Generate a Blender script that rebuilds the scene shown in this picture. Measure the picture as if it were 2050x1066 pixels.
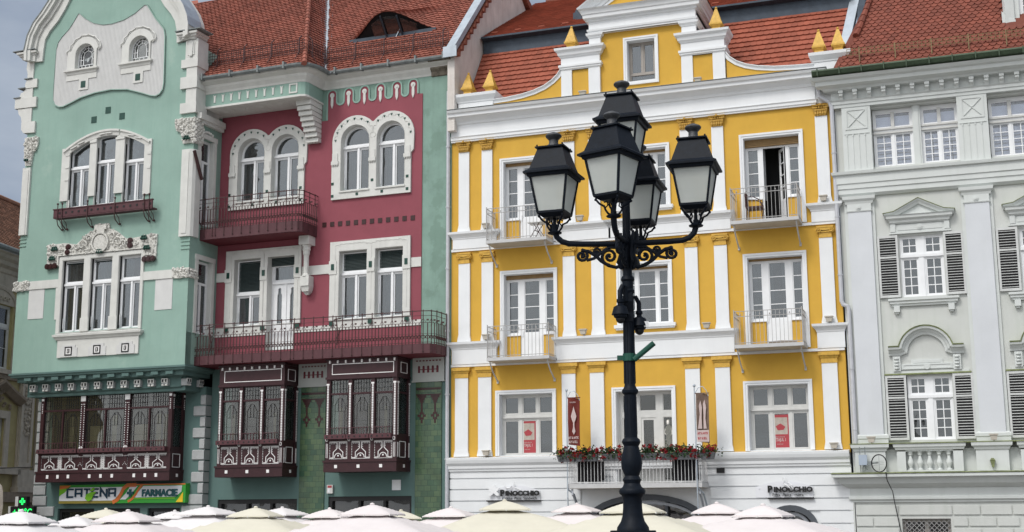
import bpy, bmesh, math, random
from mathutils import Vector, Matrix
random.seed(7)
PI = math.pi
sc = bpy.context.scene
for o in list(bpy.data.objects): bpy.data.objects.remove(o)
COL = sc.collection
R = math.radians
# ---------------------------------------------------------------- camera
cam = bpy.data.cameras.new("camera"); camo = bpy.data.objects.new("camera", cam); COL.objects.link(camo)
yaw, pitch, roll = 0.34124734, 0.18580118, 0.00529045
fw = Vector((-math.sin(yaw)*math.cos(pitch), math.cos(yaw)*math.cos(pitch), math.sin(pitch)))
rt = Vector((math.cos(yaw), math.sin(yaw), 0)); dn = fw.cross(rt)
r2 = math.cos(roll)*rt + math.sin(roll)*dn; d2 = -math.sin(roll)*rt + math.cos(roll)*dn
m = Matrix((r2, -d2, -fw)).transposed().to_4x4(); m.translation = Vector((0, -38, 2.4))
camo.matrix_world = m
cam.sensor_width = 36; cam.lens = 36*2622.5/2050; cam.clip_start = 0.1; cam.clip_end = 3000
sc.camera = camo
# ---------------------------------------------------------------- sky and sun
SUN_EL, SUN_AZ = 50, 200         # azimuth clockwise from +Y (the camera looks towards about 340)
w = bpy.data.worlds.new("World"); sc.world = w; w.use_nodes = True
nt = w.node_tree; nt.nodes.clear()
N = nt.nodes.new; Lk = nt.links.new
sky = N('ShaderNodeTexSky'); sky.sky_type = 'NISHITA'; sky.sun_disc = False
sky.sun_elevation = R(SUN_EL); sky.sun_rotation = R(SUN_AZ); sky.air_density = 1.0; sky.dust_density = 2.0
tc = N('ShaderNodeTexCoord'); mp = N('ShaderNodeMapping'); mp.inputs['Scale'].default_value = (2.2, 2.2, 5.5)
nz = N('ShaderNodeTexNoise'); nz.inputs['Scale'].default_value = 1.6; nz.inputs['Detail'].default_value = 7; nz.inputs['Roughness'].default_value = .55
rp = N('ShaderNodeValToRGB'); rp.color_ramp.elements[0].position = .36; rp.color_ramp.elements[0].color = (2.3, 2.85, 3.85, 1)
rp.color_ramp.elements[1].position = .68; rp.color_ramp.elements[1].color = (4.7, 5.2, 5.9, 1)
# thick overcast is brightest overhead and towards the hidden sun
vm = N('ShaderNodeVectorMath'); vm.operation = 'DOT_PRODUCT'
sd = Vector((math.sin(R(SUN_AZ))*math.cos(R(SUN_EL)), math.cos(R(SUN_AZ))*math.cos(R(SUN_EL)), math.sin(R(SUN_EL))))
vm.inputs[1].default_value = sd
mr = N('ShaderNodeMapRange'); mr.inputs['From Min'].default_value = .45; mr.inputs['From Max'].default_value = 1.0
mr.inputs['To Min'].default_value = 1.0; mr.inputs['To Max'].default_value = 3.3
mulc = N('ShaderNodeVectorMath'); mulc.operation = 'SCALE'
mix = N('ShaderNodeMixRGB'); mix.inputs['Fac'].default_value = .86
bg = N('ShaderNodeBackground'); bg.inputs['Strength'].default_value = .1
wo = N('ShaderNodeOutputWorld')
Lk(tc.outputs['Generated'], mp.inputs['Vector']); Lk(mp.outputs[0], nz.inputs['Vector']); Lk(nz.outputs['Fac'], rp.inputs['Fac'])
Lk(tc.outputs['Generated'], vm.inputs[0]); Lk(vm.outputs['Value'], mr.inputs['Value'])
nm = N('ShaderNodeMapRange'); nm.inputs['From Min'].default_value = .15; nm.inputs['From Max'].default_value = .7; Lk(vm.outputs['Value'], nm.inputs['Value'])
mw = N('ShaderNodeMixRGB'); mw.inputs['Color2'].default_value = (5.65, 5.75, 5.85, 1); Lk(nm.outputs[0], mw.inputs['Fac']); Lk(rp.outputs['Color'], mw.inputs['Color1'])
Lk(mw.outputs['Color'], mulc.inputs[0]); Lk(mr.outputs[0], mulc.inputs['Scale'])
Lk(sky.outputs[0], mix.inputs['Color1']); Lk(mulc.outputs[0], mix.inputs['Color2']); Lk(mix.outputs[0], bg.inputs['Color']); Lk(bg.outputs[0], wo.inputs['Surface'])
sl = bpy.data.lights.new("sun", 'SUN'); sl.energy = 1.5; sl.angle = R(14); sl.color = (1, .965, .92)
so = bpy.data.objects.new("sun", sl); COL.objects.link(so)
so.rotation_euler = sd.to_track_quat('Z', 'Y').to_euler(); so.location = (0, -60, 60)
sc.view_settings.view_transform = 'Standard'; sc.view_settings.look = 'None'; sc.view_settings.exposure = 0.12; sc.view_settings.gamma = 1
sc.render.engine = 'CYCLES'
sc.cycles.max_bounces = 6; sc.cycles.transparent_max_bounces = 12
# ---------------------------------------------------------------- materials
def s2l(c):
    return tuple(((x/255)/12.92 if x/255 <= .04045 else ((x/255+.055)/1.055)**2.4) for x in c)
MATS = {}
def pmat(name, rgb, rough=.75, var=.10, scale=2.5, bump=.15, bscale=60, streak=0.0, scol=None, spec=.35, metal=0, coat=0, island=0.0, emit=None, patch=None):
    """painted or natural surface: base colour with large soft variation, optional vertical weather streaks, fine bump"""
    if name in MATS: return MATS[name]
    mt = bpy.data.materials.new(name); mt.use_nodes = True; t = mt.node_tree; n = t.nodes; l = t.links
    b = n['Principled BSDF']; b.inputs['Roughness'].default_value = rough; b.inputs['Metallic'].default_value = metal
    b.inputs['Specular IOR Level'].default_value = spec; b.inputs['Coat Weight'].default_value = coat
    co = n.new('ShaderNodeTexCoord')
    nz = n.new('ShaderNodeTexNoise'); nz.inputs['Scale'].default_value = scale; nz.inputs['Detail'].default_value = 6; nz.inputs['Roughness'].default_value = .6
    l.new(co.outputs['Object'], nz.inputs['Vector'])
    r = n.new('ShaderNodeValToRGB'); e = r.color_ramp.elements
    e[0].position = .3; e[1].position = .7
    e[0].color = (*[max(0, c*(1-var)) for c in rgb], 1); e[1].color = (*[min(1, c*(1+var*.8)) for c in rgb], 1)
    l.new(nz.outputs['Fac'], r.inputs['Fac']); out = r.outputs['Color']
    if streak > 0:
        mp = n.new('ShaderNodeMapping'); mp.inputs['Scale'].default_value = (4.0, 4.0, .35)
        n2 = n.new('ShaderNodeTexNoise'); n2.inputs['Scale'].default_value = 1.3; n2.inputs['Detail'].default_value = 8; n2.inputs['Roughness'].default_value = .7
        l.new(co.outputs['Object'], mp.inputs['Vector']); l.new(mp.outputs[0], n2.inputs['Vector'])
        r2 = n.new('ShaderNodeValToRGB'); r2.color_ramp.elements[0].position = .5; r2.color_ramp.elements[0].color = (0, 0, 0, 1)
        r2.color_ramp.elements[1].position = .78; r2.color_ramp.elements[1].color = (streak,)*3 + (1,)
        l.new(n2.outputs['Fac'], r2.inputs['Fac'])
        mx = n.new('ShaderNodeMixRGB'); mx.inputs['Color2'].default_value = (*(scol or [c*.55 for c in rgb]), 1)
        l.new(r2.outputs['Color'], mx.inputs['Fac']); l.new(out, mx.inputs['Color1']); out = mx.outputs['Color']
    if patch:
        n3 = n.new('ShaderNodeTexNoise'); n3.inputs['Scale'].default_value = patch[1]; n3.inputs['Detail'].default_value = 9; n3.inputs['Roughness'].default_value = .62
        l.new(co.outputs['Object'], n3.inputs['Vector'])
        r3 = n.new('ShaderNodeValToRGB'); r3.color_ramp.elements[0].position = patch[2]; r3.color_ramp.elements[1].position = patch[2]+.05
        r3.color_ramp.elements[0].color = (0, 0, 0, 1); r3.color_ramp.elements[1].color = (patch[3] if len(patch) > 3 else .9,)*3 + (1,)
        l.new(n3.outputs['Fac'], r3.inputs['Fac'])
        mx = n.new('ShaderNodeMixRGB'); mx.inputs['Color2'].default_value = (*patch[0], 1)
        l.new(r3.outputs['Color'], mx.inputs['Fac']); l.new(out, mx.inputs['Color1']); out = mx.outputs['Color']
    if island > 0:
        g = n.new('ShaderNodeNewGeometry'); hs = n.new('ShaderNodeHueSaturation')
        mrr = n.new('ShaderNodeMapRange'); mrr.inputs['To Min'].default_value = 1-island; mrr.inputs['To Max'].default_value = 1+island
        l.new(g.outputs['Random Per Island'], mrr.inputs['Value']); l.new(mrr.outputs[0], hs.inputs['Value']); l.new(out, hs.inputs['Color']); out = hs.outputs['Color']
    l.new(out, b.inputs['Base Color'])
    if bump > 0:
        nb = n.new('ShaderNodeTexNoise'); nb.inputs['Scale'].default_value = bscale; nb.inputs['Detail'].default_value = 5
        l.new(co.outputs['Object'], nb.inputs['Vector'])
        bp = n.new('ShaderNodeBump'); bp.inputs['Strength'].default_value = bump; bp.inputs['Distance'].default_value = .02
        l.new(nb.outputs['Fac'], bp.inputs['Height']); l.new(bp.outputs[0], b.inputs['Normal'])
    if emit:
        b.inputs['Emission Color'].default_value = (*rgb, 1); b.inputs['Emission Strength'].default_value = emit
    MATS[name] = mt; return mt
def glassmat(name, tint=(.55, .6, .62), refl=.075, rough=.02, dirt=.04, wob=.6):
    if name in MATS: return MATS[name]
    mt = bpy.data.materials.new(name); mt.use_nodes = True; t = mt.node_tree; n = t.nodes; l = t.links; n.clear()
    o = n.new('ShaderNodeOutputMaterial'); tr = n.new('ShaderNodeBsdfTransparent'); tr.inputs['Color'].default_value = (*tint, 1)
    gl = n.new('ShaderNodeBsdfGlossy'); gl.inputs['Roughness'].default_value = rough; gl.inputs['Color'].default_value = (.95, .97, 1, 1)
    lw = n.new('ShaderNodeFresnel'); lw.inputs['IOR'].default_value = 1.45
    ad = n.new('ShaderNodeMath'); ad.operation = 'ADD'; ad.inputs[1].default_value = refl
    mx = n.new('ShaderNodeMixShader'); df = n.new('ShaderNodeBsdfDiffuse'); df.inputs['Color'].default_value = (.45, .45, .43, 1)
    mx2 = n.new('ShaderNodeMixShader'); mx2.inputs['Fac'].default_value = dirt
    co = n.new('ShaderNodeTexCoord'); nz = n.new('ShaderNodeTexNoise'); nz.inputs['Scale'].default_value = 1.7; nz.inputs['Detail'].default_value = 1
    bp = n.new('ShaderNodeBump'); bp.inputs['Strength'].default_value = wob; bp.inputs['Distance'].default_value = .02
    l.new(co.outputs['Object'], nz.inputs['Vector']); l.new(nz.outputs['Fac'], bp.inputs['Height']); l.new(bp.outputs[0], gl.inputs['Normal'])
    l.new(lw.outputs[0], ad.inputs[0]); l.new(ad.outputs[0], mx.inputs['Fac']); l.new(tr.outputs[0], mx.inputs[1]); l.new(gl.outputs[0], mx.inputs[2])
    l.new(mx.outputs[0], mx2.inputs[1]); l.new(df.outputs[0], mx2.inputs[2]); l.new(mx2.outputs[0], o.inputs['Surface'])
    MATS[name] = mt; return mt
def tilemat(name, c1, c2, cm, bw, bh, rough=.25, vert=False):
    """glazed wall tile in running bond, in the facade plane"""
    mt = bpy.data.materials.new(name); mt.use_nodes = True; t = mt.node_tree; n = t.nodes; l = t.links
    b = n['Principled BSDF']; b.inputs['Roughness'].default_value = rough
    co = n.new('ShaderNodeTexCoord'); sp = n.new('ShaderNodeSeparateXYZ'); cb = n.new('ShaderNodeCombineXYZ')
    l.new(co.outputs['Object'], sp.inputs[0]); l.new(sp.outputs['X'], cb.inputs['X']); l.new(sp.outputs['Z'], cb.inputs['Y'])
    br = n.new('ShaderNodeTexBrick'); br.inputs['Scale'].default_value = 1; br.inputs['Brick Width'].default_value = bw; br.inputs['Row Height'].default_value = bh
    br.inputs['Mortar Size'].default_value = .006; br.inputs['Color1'].default_value = (*c1, 1); br.inputs['Color2'].default_value = (*c2, 1); br.inputs['Mortar'].default_value = (*cm, 1)
    br.inputs['Bias'].default_value = 0
    l.new(cb.outputs[0], br.inputs['Vector'])
    nz = n.new('ShaderNodeTexNoise'); nz.inputs['Scale'].default_value = 2.2; nz.inputs['Detail'].default_value = 5; l.new(co.outputs['Object'], nz.inputs['Vector'])
    hs = n.new('ShaderNodeHueSaturation'); mr = n.new('ShaderNodeMapRange'); mr.inputs['To Min'].default_value = .5; mr.inputs['To Max'].default_value = 1.5
    l.new(nz.outputs['Fac'], mr.inputs['Value']); l.new(mr.outputs[0], hs.inputs['Value']); l.new(br.outputs['Color'], hs.inputs['Color']); l.new(hs.outputs[0], b.inputs['Base Color'])
    bp = n.new('ShaderNodeBump'); bp.inputs['Strength'].default_value = .4; bp.inputs['Distance'].default_value = .01; bp.invert = True
    l.new(br.outputs['Fac'], bp.inputs['Height']); l.new(bp.outputs[0], b.inputs['Normal'])
    MATS[name] = mt; return mt

M_YEL = pmat('yellow_stucco', (.61, .36, .052), .8, .07, 1.2, .2, 90, .18, (.55, .27, .03))
M_WHT = pmat('white_stucco', (.745, .76, .77), .75, .035, 1.5, .12, 80, .16, (.55, .57, .58))
M_CAP = pmat('gold_paint', (.60, .36, .06), .5, .2, 12, .3, 60)
M_CAPD = pmat('weathered_gold_paint', (.52, .31, .06), .5, .35, 30, .5, 80)
M_MINT = pmat('mint_stucco', (.265, .395, .340), .85, .09, .9, .25, 70, .30, (.17, .30, .25), patch=((.36, .46, .40), .45, .60, .35))
M_MINT2 = pmat('weathered_mint_stucco', (.215, .325, .275), .85, .14, 1.6, .35, 60, .45, (.14, .22, .18), patch=((.15, .235, .19), 1.1, .52, .55))
M_RASP = pmat('raspberry_stucco', (.26, .070, .090), .85, .09, 1.1, .25, 70, .2, (.21, .05, .07))
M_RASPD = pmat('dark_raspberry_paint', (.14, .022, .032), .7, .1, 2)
M_STN = pmat('offwhite_render', (.62, .62, .59), .85, .07, 3, .35, 40, .2, (.4, .4, .37))
M_COMB = pmat('combed_render', (.60, .60, .59), .9, .05, 3, .3, 30, .2, (.45, .45, .44))
M_CARV = pmat('carved_stone', (.62, .61, .57), .9, .3, 14, 1.0, 24, .3, (.25, .24, .2))
M_QUOIN = pmat('grey_quoin_render', (.40, .41, .41), .9, .08, 6, .5, 60)
M_TEAL = pmat('teal_render', (.105, .175, .163), .85, .07, 1.5, .2, 60, .15, (.11, .19, .18))
M_PALE = pmat('pale_grey_green_render', (.56, .575, .55), .85, .06, 1.2, .2, 60, .5, (.44, .48, .43))
M_PALE2 = pmat('pale_grey_trim', (.60, .625, .61), .8, .05, 1.5, .15, 60, .25, (.45, .49, .43))
M_MOSS = pmat('mossy_ledge_metal', (.22, .25, .12), .9, .4, 6, .4, 30)
M_FRM = pmat('white_window_paint', (.78, .79, .80), .4, .04, 4, .05)
M_FRMG = pmat('grey_white_window_paint', (.58, .58, .56), .5, .08, 5, .1)
M_TAUPE = pmat('taupe_window_frame', (.33, .30, .27), .5, .06, 5, .05)
M_BOXW = pmat('brown_shutter_box', (.27, .17, .07), .6, .15, 8, .2, 40)
M_WINE = pmat('dark_wine_wood', (.040, .013, .016), .45, .2, 6, .15, 50)
M_WINE2 = pmat('mauve_iron_sheet', (.085, .032, .038), .6, .15, 5, .2, 40, .2, (.17, .10, .10))
M_IRON = pmat('brown_wrought_iron', (.060, .026, .026), .55, .2, 10, .1)
M_BLK = pmat('black_paint', (.012, .012, .013), .5, .1, 10, .05)
M_DOTW = pmat('', (.78, .77, .76), .5, .03, 5, 0)
M_DGRN = pmat('dark_green_glaze', (.012, .055, .040), .3, .2, 10, 0)
M_BRN = pmat('brown_glaze', (.040, .014, .014), .3, .2, 10, 0)
M_GTILE = tilemat('green_glazed_tile', (.035, .080, .050), (.075, .120, .060), (.03, .06, .04), .22, .17)
M_SHUT = pmat('dark_roller_shutter', (.022, .036, .036), .6, .1, 6, 0)
M_TILE = pmat('old_red_roof_tile', (.27, .092, .064), .85, .18, 1.5, .4, 60, .12, (.20, .08, .06), island=.22)
M_TILEY = pmat('orange_red_roof_tile', (.295, .084, .050), .8, .12, 1.5, .3, 60, island=.14)
M_TILEW = pmat('deep_red_roof_tile', (.19, .053, .033), .75, .12, 1.5, .3, 60, island=.16)
M_TILEO = pmat('old_brown_roof_tile', (.25, .13, .085), .9, .25, 3, .4, 60, island=.35)
M_ZINC = pmat('zinc_flashing', (.42, .47, .52), .4, .15, 3, .1, 20, metal=.35, spec=.5)
M_LEAD = pmat('dark_blue_sheet_metal', (.05, .065, .085), .5, .2, 4, .1, metal=.3)
M_GUT = pmat('grey_gutter', (.19, .21, .21), .6, .25, 6, .2, 30)
M_GUTG = pmat('green_gutter', (.055, .085, .05), .6, .2, 6, .1)
M_PIPE = pmat('white_downpipe', (.50, .51, .54), .4, .1, 5, 0)
M_RAILW = pmat('white_iron_railing', (.36, .355, .35), .5, .12, 15, 0)
M_RAILL = pmat('light_iron_railing', (.60, .60, .60), .5, .12, 15, 0)
M_SLABW = pmat('balcony_concrete', (.50, .50, .50), .8, .08, 5, .15)
M_SLABB = pmat('balcony_underside', (.52, .48, .41), .85, .08, 3, .15)
M_BRICK = pmat('old_brick', (.25, .085, .055), .9, .4, 12, .6, 25)
M_FIREW = pmat('peeling_plaster', (.66, .62, .58), .95, .12, 1.8, .6, 25, .5, (.42, .34, .29), patch=((.33, .27, .19), .55, .64))
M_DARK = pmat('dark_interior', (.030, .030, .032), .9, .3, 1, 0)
M_CURT = pmat('pale_curtain', (.31, .32, .33), .9, .12, 3, 0)
M_SHUTW = pmat('worn_white_shutter', (.56, .57, .56), .6, .1, 6, .1)
M_CURTD = pmat('grey_curtain', (.17, .17, .175), .9, .2, 3, 0)
M_BLIND = pmat('beige_blind', (.33, .29, .18), .8, .1, 3, 0)
M_LAV = pmat('lavender_white_render', (.60, .62, .645), .85, .05, 1.0, .2, 60, .15, (.47, .50, .47))
M_PALEB = pmat('pale_window_blind', (.80, .82, .90), .8, .05, 3, 0)
M_GLASS = glassmat('window_glass')
M_GLASS2 = glassmat('old_window_glass', (.78, .78, .74), .03, .03, .02, .5)
M_GLASSC = glassmat('clear_window_glass', (.9, .92, .95), .05)
M_GLASSD = glassmat('shop_glass', (.35, .36, .36), .05, .02, .03)
M_LAMP = pmat('black_lamp_paint', (.0055, .0085, .0145), .5, .3, 18, .12, 60, spec=.13)
M_LAMPT = pmat('weathered_lamp_top', (.04, .043, .048), .5, .6, 22, .3, 60, spec=.6)
M_UMW = pmat('white_canvas', (.69, .665, .665), .85, .04, 2.5, .12, 6)
M_UMC = pmat('cream_canvas', (.62, .59, .49), .85, .05, 2.5, .12, 6)
M_UMP = pmat('pinkish_canvas', (.68, .63, .625), .85, .05, 2.5, .12, 6)
M_SIGNW = pmat('sign_white', (.72, .73, .76), .4, .02, 3, 0)
M_SGRN = pmat('sign_green', (.035, .30, .035), .4, .03, 3, 0)
M_SLIM = pmat('sign_lime', (.17, .45, .02), .4, .03, 3, 0)
M_SORG = pmat('sign_orange', (.62, .16, .035), .4, .03, 3, 0)
M_SYEL = pmat('sign_yellow', (.85, .55, .02), .4, .03, 3, 0)
M_SOLV = pmat('sign_olive', (.25, .20, .04), .4, .03, 3, 0)
M_STEAL = pmat('sign_teal_letters', (.01, .085, .095), .4, .03, 3, 0)
M_RED = pmat('poster_red', (.36, .05, .06), .6, .05, 3, 0)
M_MAROON = pmat('banner_maroon', (.135, .022, .016), .8, .12, 4, .1, 30)
M_BEIGE = pmat('poster_beige', (.42, .37, .32), .7, .2, 8, 0)
M_BROWN = pmat('banner_brown', (.16, .11, .085), .8, .3, 5, .1, 30)
M_PINKW = pmat('banner_pink_white', (.50, .40, .38), .8, .1, 6, 0)
M_LEAF = pmat('geranium_leaf', (.022, .052, .016), .6, .3, 20, 0, island=.5)
M_FLOW = pmat('geranium_red', (.24, .006, .012), .6, .2, 20, 0, island=.45)
M_POTG = pmat('grey_planter', (.12, .125, .135), .6, .1, 8, .1)
M_STAT = pmat('white_statue_plaster', (.85, .82, .77), .7, .15, 18, .3, 40)
M_CLOTH = pmat('black_cloth', (.010, .010, .012), .95, .2, 6, .1)
M_GRNP = pmat('dark_green_metal', (.008, .065, .045), .5, .1, 5, 0)
M_LED = pmat('green_led', (.02, .95, .15), .5, 0, 1, 0, emit=1.1)
M_OCH = pmat('ochre_render', (.40, .34, .17), .9, .15, 2, .2, 40, .3, (.17, .14, .07))
M_TAN = pmat('weathered_tan_stone', (.46, .41, .34), .9, .15, 3, .4, 40, .4, (.18, .15, .12))
M_TAND = pmat('dirty_brown_stone', (.26, .21, .16), .9, .2, 3, .4, 40, .4, (.09, .07, .05))
M_AWN = pmat('dark_grey_awning', (.10, .11, .125), .6, .1, 4, .05)
M_AWN2 = pmat('light_grey_metal', (.40, .42, .46), .5, .1, 4, .05)
M_SOFF = pmat('white_soffit', (.55, .54, .52), .85, .06, 3, .1)

# ---------------------------------------------------------------- mesh building
class MB:
    """collects shapes in facade coordinates: u along the wall, v up, w out of the wall"""
    def __init__(s): s.v = []; s.f = []; s.m = []; s.k = 0
    def add(s, vs, fs):
        n = len(s.v); s.v += vs; s.f += [tuple(i+n for i in f) for f in fs]; s.m += [s.k]*len(fs); return s
    def mat(s, k): s.k = k; return s
    def box(s, u0, u1, v0, v1, w0, w1):
        if u0 > u1: u0, u1 = u1, u0
        vs = [(u, v, w) for w in (w0, w1) for v in (v0, v1) for u in (u0, u1)]
        return s.add(vs, [(0, 1, 3, 2), (4, 6, 7, 5), (0, 4, 5, 1), (2, 3, 7, 6), (0, 2, 6, 4), (1, 5, 7, 3)])
    def frus(s, u, w, v0, v1, a0, b0, a1, b1):
        """rectangular frustum: half sizes a (u) b (w)"""
        vs = [(u+x*a, v, w+y*b) for v, a, b in ((v0, a0, b0), (v1, a1, b1)) for x, y in ((-1, -1), (1, -1), (1, 1), (-1, 1))]
        return s.add(vs, [(0, 1, 2, 3), (4, 5, 6, 7), (0, 1, 5, 4), (1, 2, 6, 5), (2, 3, 7, 6), (3, 0, 4, 7)])
    def prism(s, pts, w0, w1):
        n = len(pts); vs = [(u, v, w0) for u, v in pts] + [(u, v, w1) for u, v in pts]
        return s.add(vs, [tuple(range(n)), tuple(range(n, 2*n))] + [(i, (i+1) % n, n+(i+1) % n, n+i) for i in range(n)])
    def prism_u(s, pts, u0, u1):
        """polygon in (w, v), extruded along u"""
        n = len(pts); vs = [(u0, v, w) for w, v in pts] + [(u1, v, w) for w, v in pts]
        return s.add(vs, [tuple(range(n)), tuple(range(n, 2*n))] + [(i, (i+1) % n, n+(i+1) % n, n+i) for i in range(n)])
    def plate(s, outer, holes, w0, w1):
        cu = bpy.data.curves.new('t', 'CURVE'); cu.dimensions = '2D'; cu.fill_mode = 'BOTH'; cu.extrude = (w1-w0)/2
        for loop in [outer]+holes:
            sp = cu.splines.new('POLY'); sp.points.add(len(loop)-1); sp.use_cyclic_u = True
            for p, q in zip(sp.points, loop): p.co = (q[0], q[1], 0, 1)
        o = bpy.data.objects.new('t', cu); me = o.to_mesh(); mid = (w0+w1)/2
        s.add([(q.co.x, q.co.y, q.co.z+mid) for q in me.vertices], [tuple(p.vertices) for p in me.polygons])
        o.to_mesh_clear(); bpy.data.objects.remove(o); bpy.data.curves.remove(cu); return s
    def _sweep(s, path, prof, fn, closed=False):
        n = len(path); k = len(prof); rings = []
        for i in range(n):
            p = path[i]
            a = path[i-1] if (i > 0 or closed) else None; b = path[(i+1) % n] if (i < n-1 or closed) else None
            def nr(x, y):
                d = (y[0]-x[0], y[1]-x[1]); L = math.hypot(*d) or 1e-9; return (-d[1]/L, d[0]/L)
            if a is None: nn = nr(p, b); sc_ = 1
            elif b is None: nn = nr(a, p); sc_ = 1
            else:
                n1 = nr(a, p); n2 = nr(p, b); q = (n1[0]+n2[0], n1[1]+n2[1]); L = math.hypot(*q) or 1e-9; nn = (q[0]/L, q[1]/L)
                sc_ = 1/max(.25, nn[0]*n1[0]+nn[1]*n1[1])
            rings.append([fn((p[0]+nn[0]*o*sc_, p[1]+nn[1]*o*sc_), h) for o, h in prof])
        vs = [q for r in rings for q in r]; fs = []
        for i in range(n if closed else n-1):
            j = (i+1) % n
            for c in range(k): d = (c+1) % k; fs.append((i*k+c, i*k+d, j*k+d, j*k+c))
        if not closed: fs += [tuple(range(k)), tuple((n-1)*k+c for c in range(k))]
        return s.add(vs, fs)
    def sweep(s, path, prof, closed=False):     # path (u, w) left to right, profile (out, v)
        return s._sweep(path, prof, lambda p, h: (p[0], h, p[1]), closed)
    def sweepuv(s, path, prof, closed=False):   # path (u, v), profile (offset to the left of travel, w)
        return s._sweep(path, prof, lambda p, h: (p[0], p[1], h), closed)
    def bar(s, p, q, a=.02, b=None):
        b = b or a; p = Vector(p); q = Vector(q); d = (q-p).normalized()
        up = Vector((0, 1, 0)) if abs(d.y) < .9 else Vector((1, 0, 0))
        x = d.cross(up).normalized()*a/2; y = d.cross(x).normalized()*b/2
        vs = [tuple(e+x*i+y*j) for e in (p, q) for i, j in ((-1, -1), (1, -1), (1, 1), (-1, 1))]
        return s.add(vs, [(0, 1, 2, 3), (4, 5, 6, 7), (0, 1, 5, 4), (1, 2, 6, 5), (2, 3, 7, 6), (3, 0, 4, 7)])
    def tube(s, pts, r, n=6, closed=False):
        P = [Vector(p) for p in pts]; m_ = len(P); rings = []
        up0 = Vector((.13, .21, .97)).normalized()
        for i, p in enumerate(P):
            if closed: d = P[(i+1) % m_]-P[i-1]
            else: d = P[min(i+1, m_-1)]-P[max(i-1, 0)]
            d.normalize(); x = d.cross(up0)
            if x.length < .05: x = d.cross(Vector((1, 0, 0)))
            x.normalize(); y = d.cross(x)
            rr = r[i] if isinstance(r, (list, tuple)) else r
            rings += [tuple(p+x*rr*math.cos(2*PI*k/n)+y*rr*math.sin(2*PI*k/n)) for k in range(n)]
        fs = []
        for i in range(m_ if closed else m_-1):
            j = (i+1) % m_
            for k in range(n): fs.append((i*n+k, i*n+(k+1) % n, j*n+(k+1) % n, j*n+k))
        if not closed: fs += [tuple(range(n)), tuple((m_-1)*n+k for k in range(n))]
        return s.add(rings, fs)
    def lathe(s, u, w, prof, n=12, ph=0, sq=1.0):
        vs = []
        for r, v in prof: vs += [(u+r*math.cos(2*PI*k/n+ph), v, w+r*math.sin(2*PI*k/n+ph)*sq) for k in range(n)]
        fs = []
        for i in range(len(prof)-1):
            for k in range(n): fs.append((i*n+k, i*n+(k+1) % n, (i+1)*n+(k+1) % n, (i+1)*n+k))
        fs += [tuple(range(n)), tuple((len(prof)-1)*n+k for k in range(n))]
        return s.add(vs, fs)
    def disc(s, u, v, w, r, h=.02, n=14):
        return s.prism([(u+r*math.cos(2*PI*k/n), v+r*math.sin(2*PI*k/n)) for k in range(n)], w, w+h)
    def ball(s, u, v, w, r, n=6, sq=1.0):
        return s.lathe(u, w, [(max(.001, r*math.sin(PI*i/n)), v-r*sq*math.cos(PI*i/n)) for i in range(n+1)], n+2)
    def text(s, txt, u, v, size, w0, w1, bold=0.0, sx=1.0, align='LEFT', shear=0, sp=1.0):
        cu = bpy.data.curves.new('t', 'FONT'); cu.body = txt; cu.size = size; cu.extrude = (w1-w0)/2; cu.offset = bold; cu.align_x = align; cu.shear = shear
        cu.space_character = sp; cu.resolution_u = 3
        o = bpy.data.objects.new('t', cu); me = o.to_mesh(); mid = (w0+w1)/2
        s.add([(u+q.co.x*sx, v+q.co.y, q.co.z+mid) for q in me.vertices], [tuple(p.vertices) for p in me.polygons])
        o.to_mesh_clear(); bpy.data.objects.remove(o); bpy.data.curves.remove(cu); return s

class Frame:
    def __init__(s, x, y, ang): s.x, s.y, s.a = x, y, ang
    def world(s, u, v, w): return (s.x+u*math.cos(s.a)+w*math.sin(s.a), s.y+u*math.sin(s.a)-w*math.cos(s.a), v)
FY = Frame(0, 0, 0); FG = Frame(-15.57, 0, R(-2)); FL = Frame(-36, 0, R(100))
KEEP = set('''rusticated_bands rusticated_blocks comb_ribs white_inlay white_inlay  lead_lines rail_diamonds banner_print banner_letters  small_letters
 lit_figures leaves red_blossoms snow_guard railing interior_wall tower_interior brown_tile_row brown_tile_ornament ornament_fence verge_tiles poster_letters poster_picture red_shape roof wing_roof
 mansard_slope lattice_grille hip_tiles hip_ridge_tiles window door_panel bay_pane bay_blind blind shop_arch sill_box sill_rosette transom_and_inner_bars dormer_pane wooden_bay
  lime_shape white_panel rib canopy vent_cap bay_back main_cornice shop_front leaf_collar cradle mount camera_arm wall fire_wall arched_surround window_surround'''.split())
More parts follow.
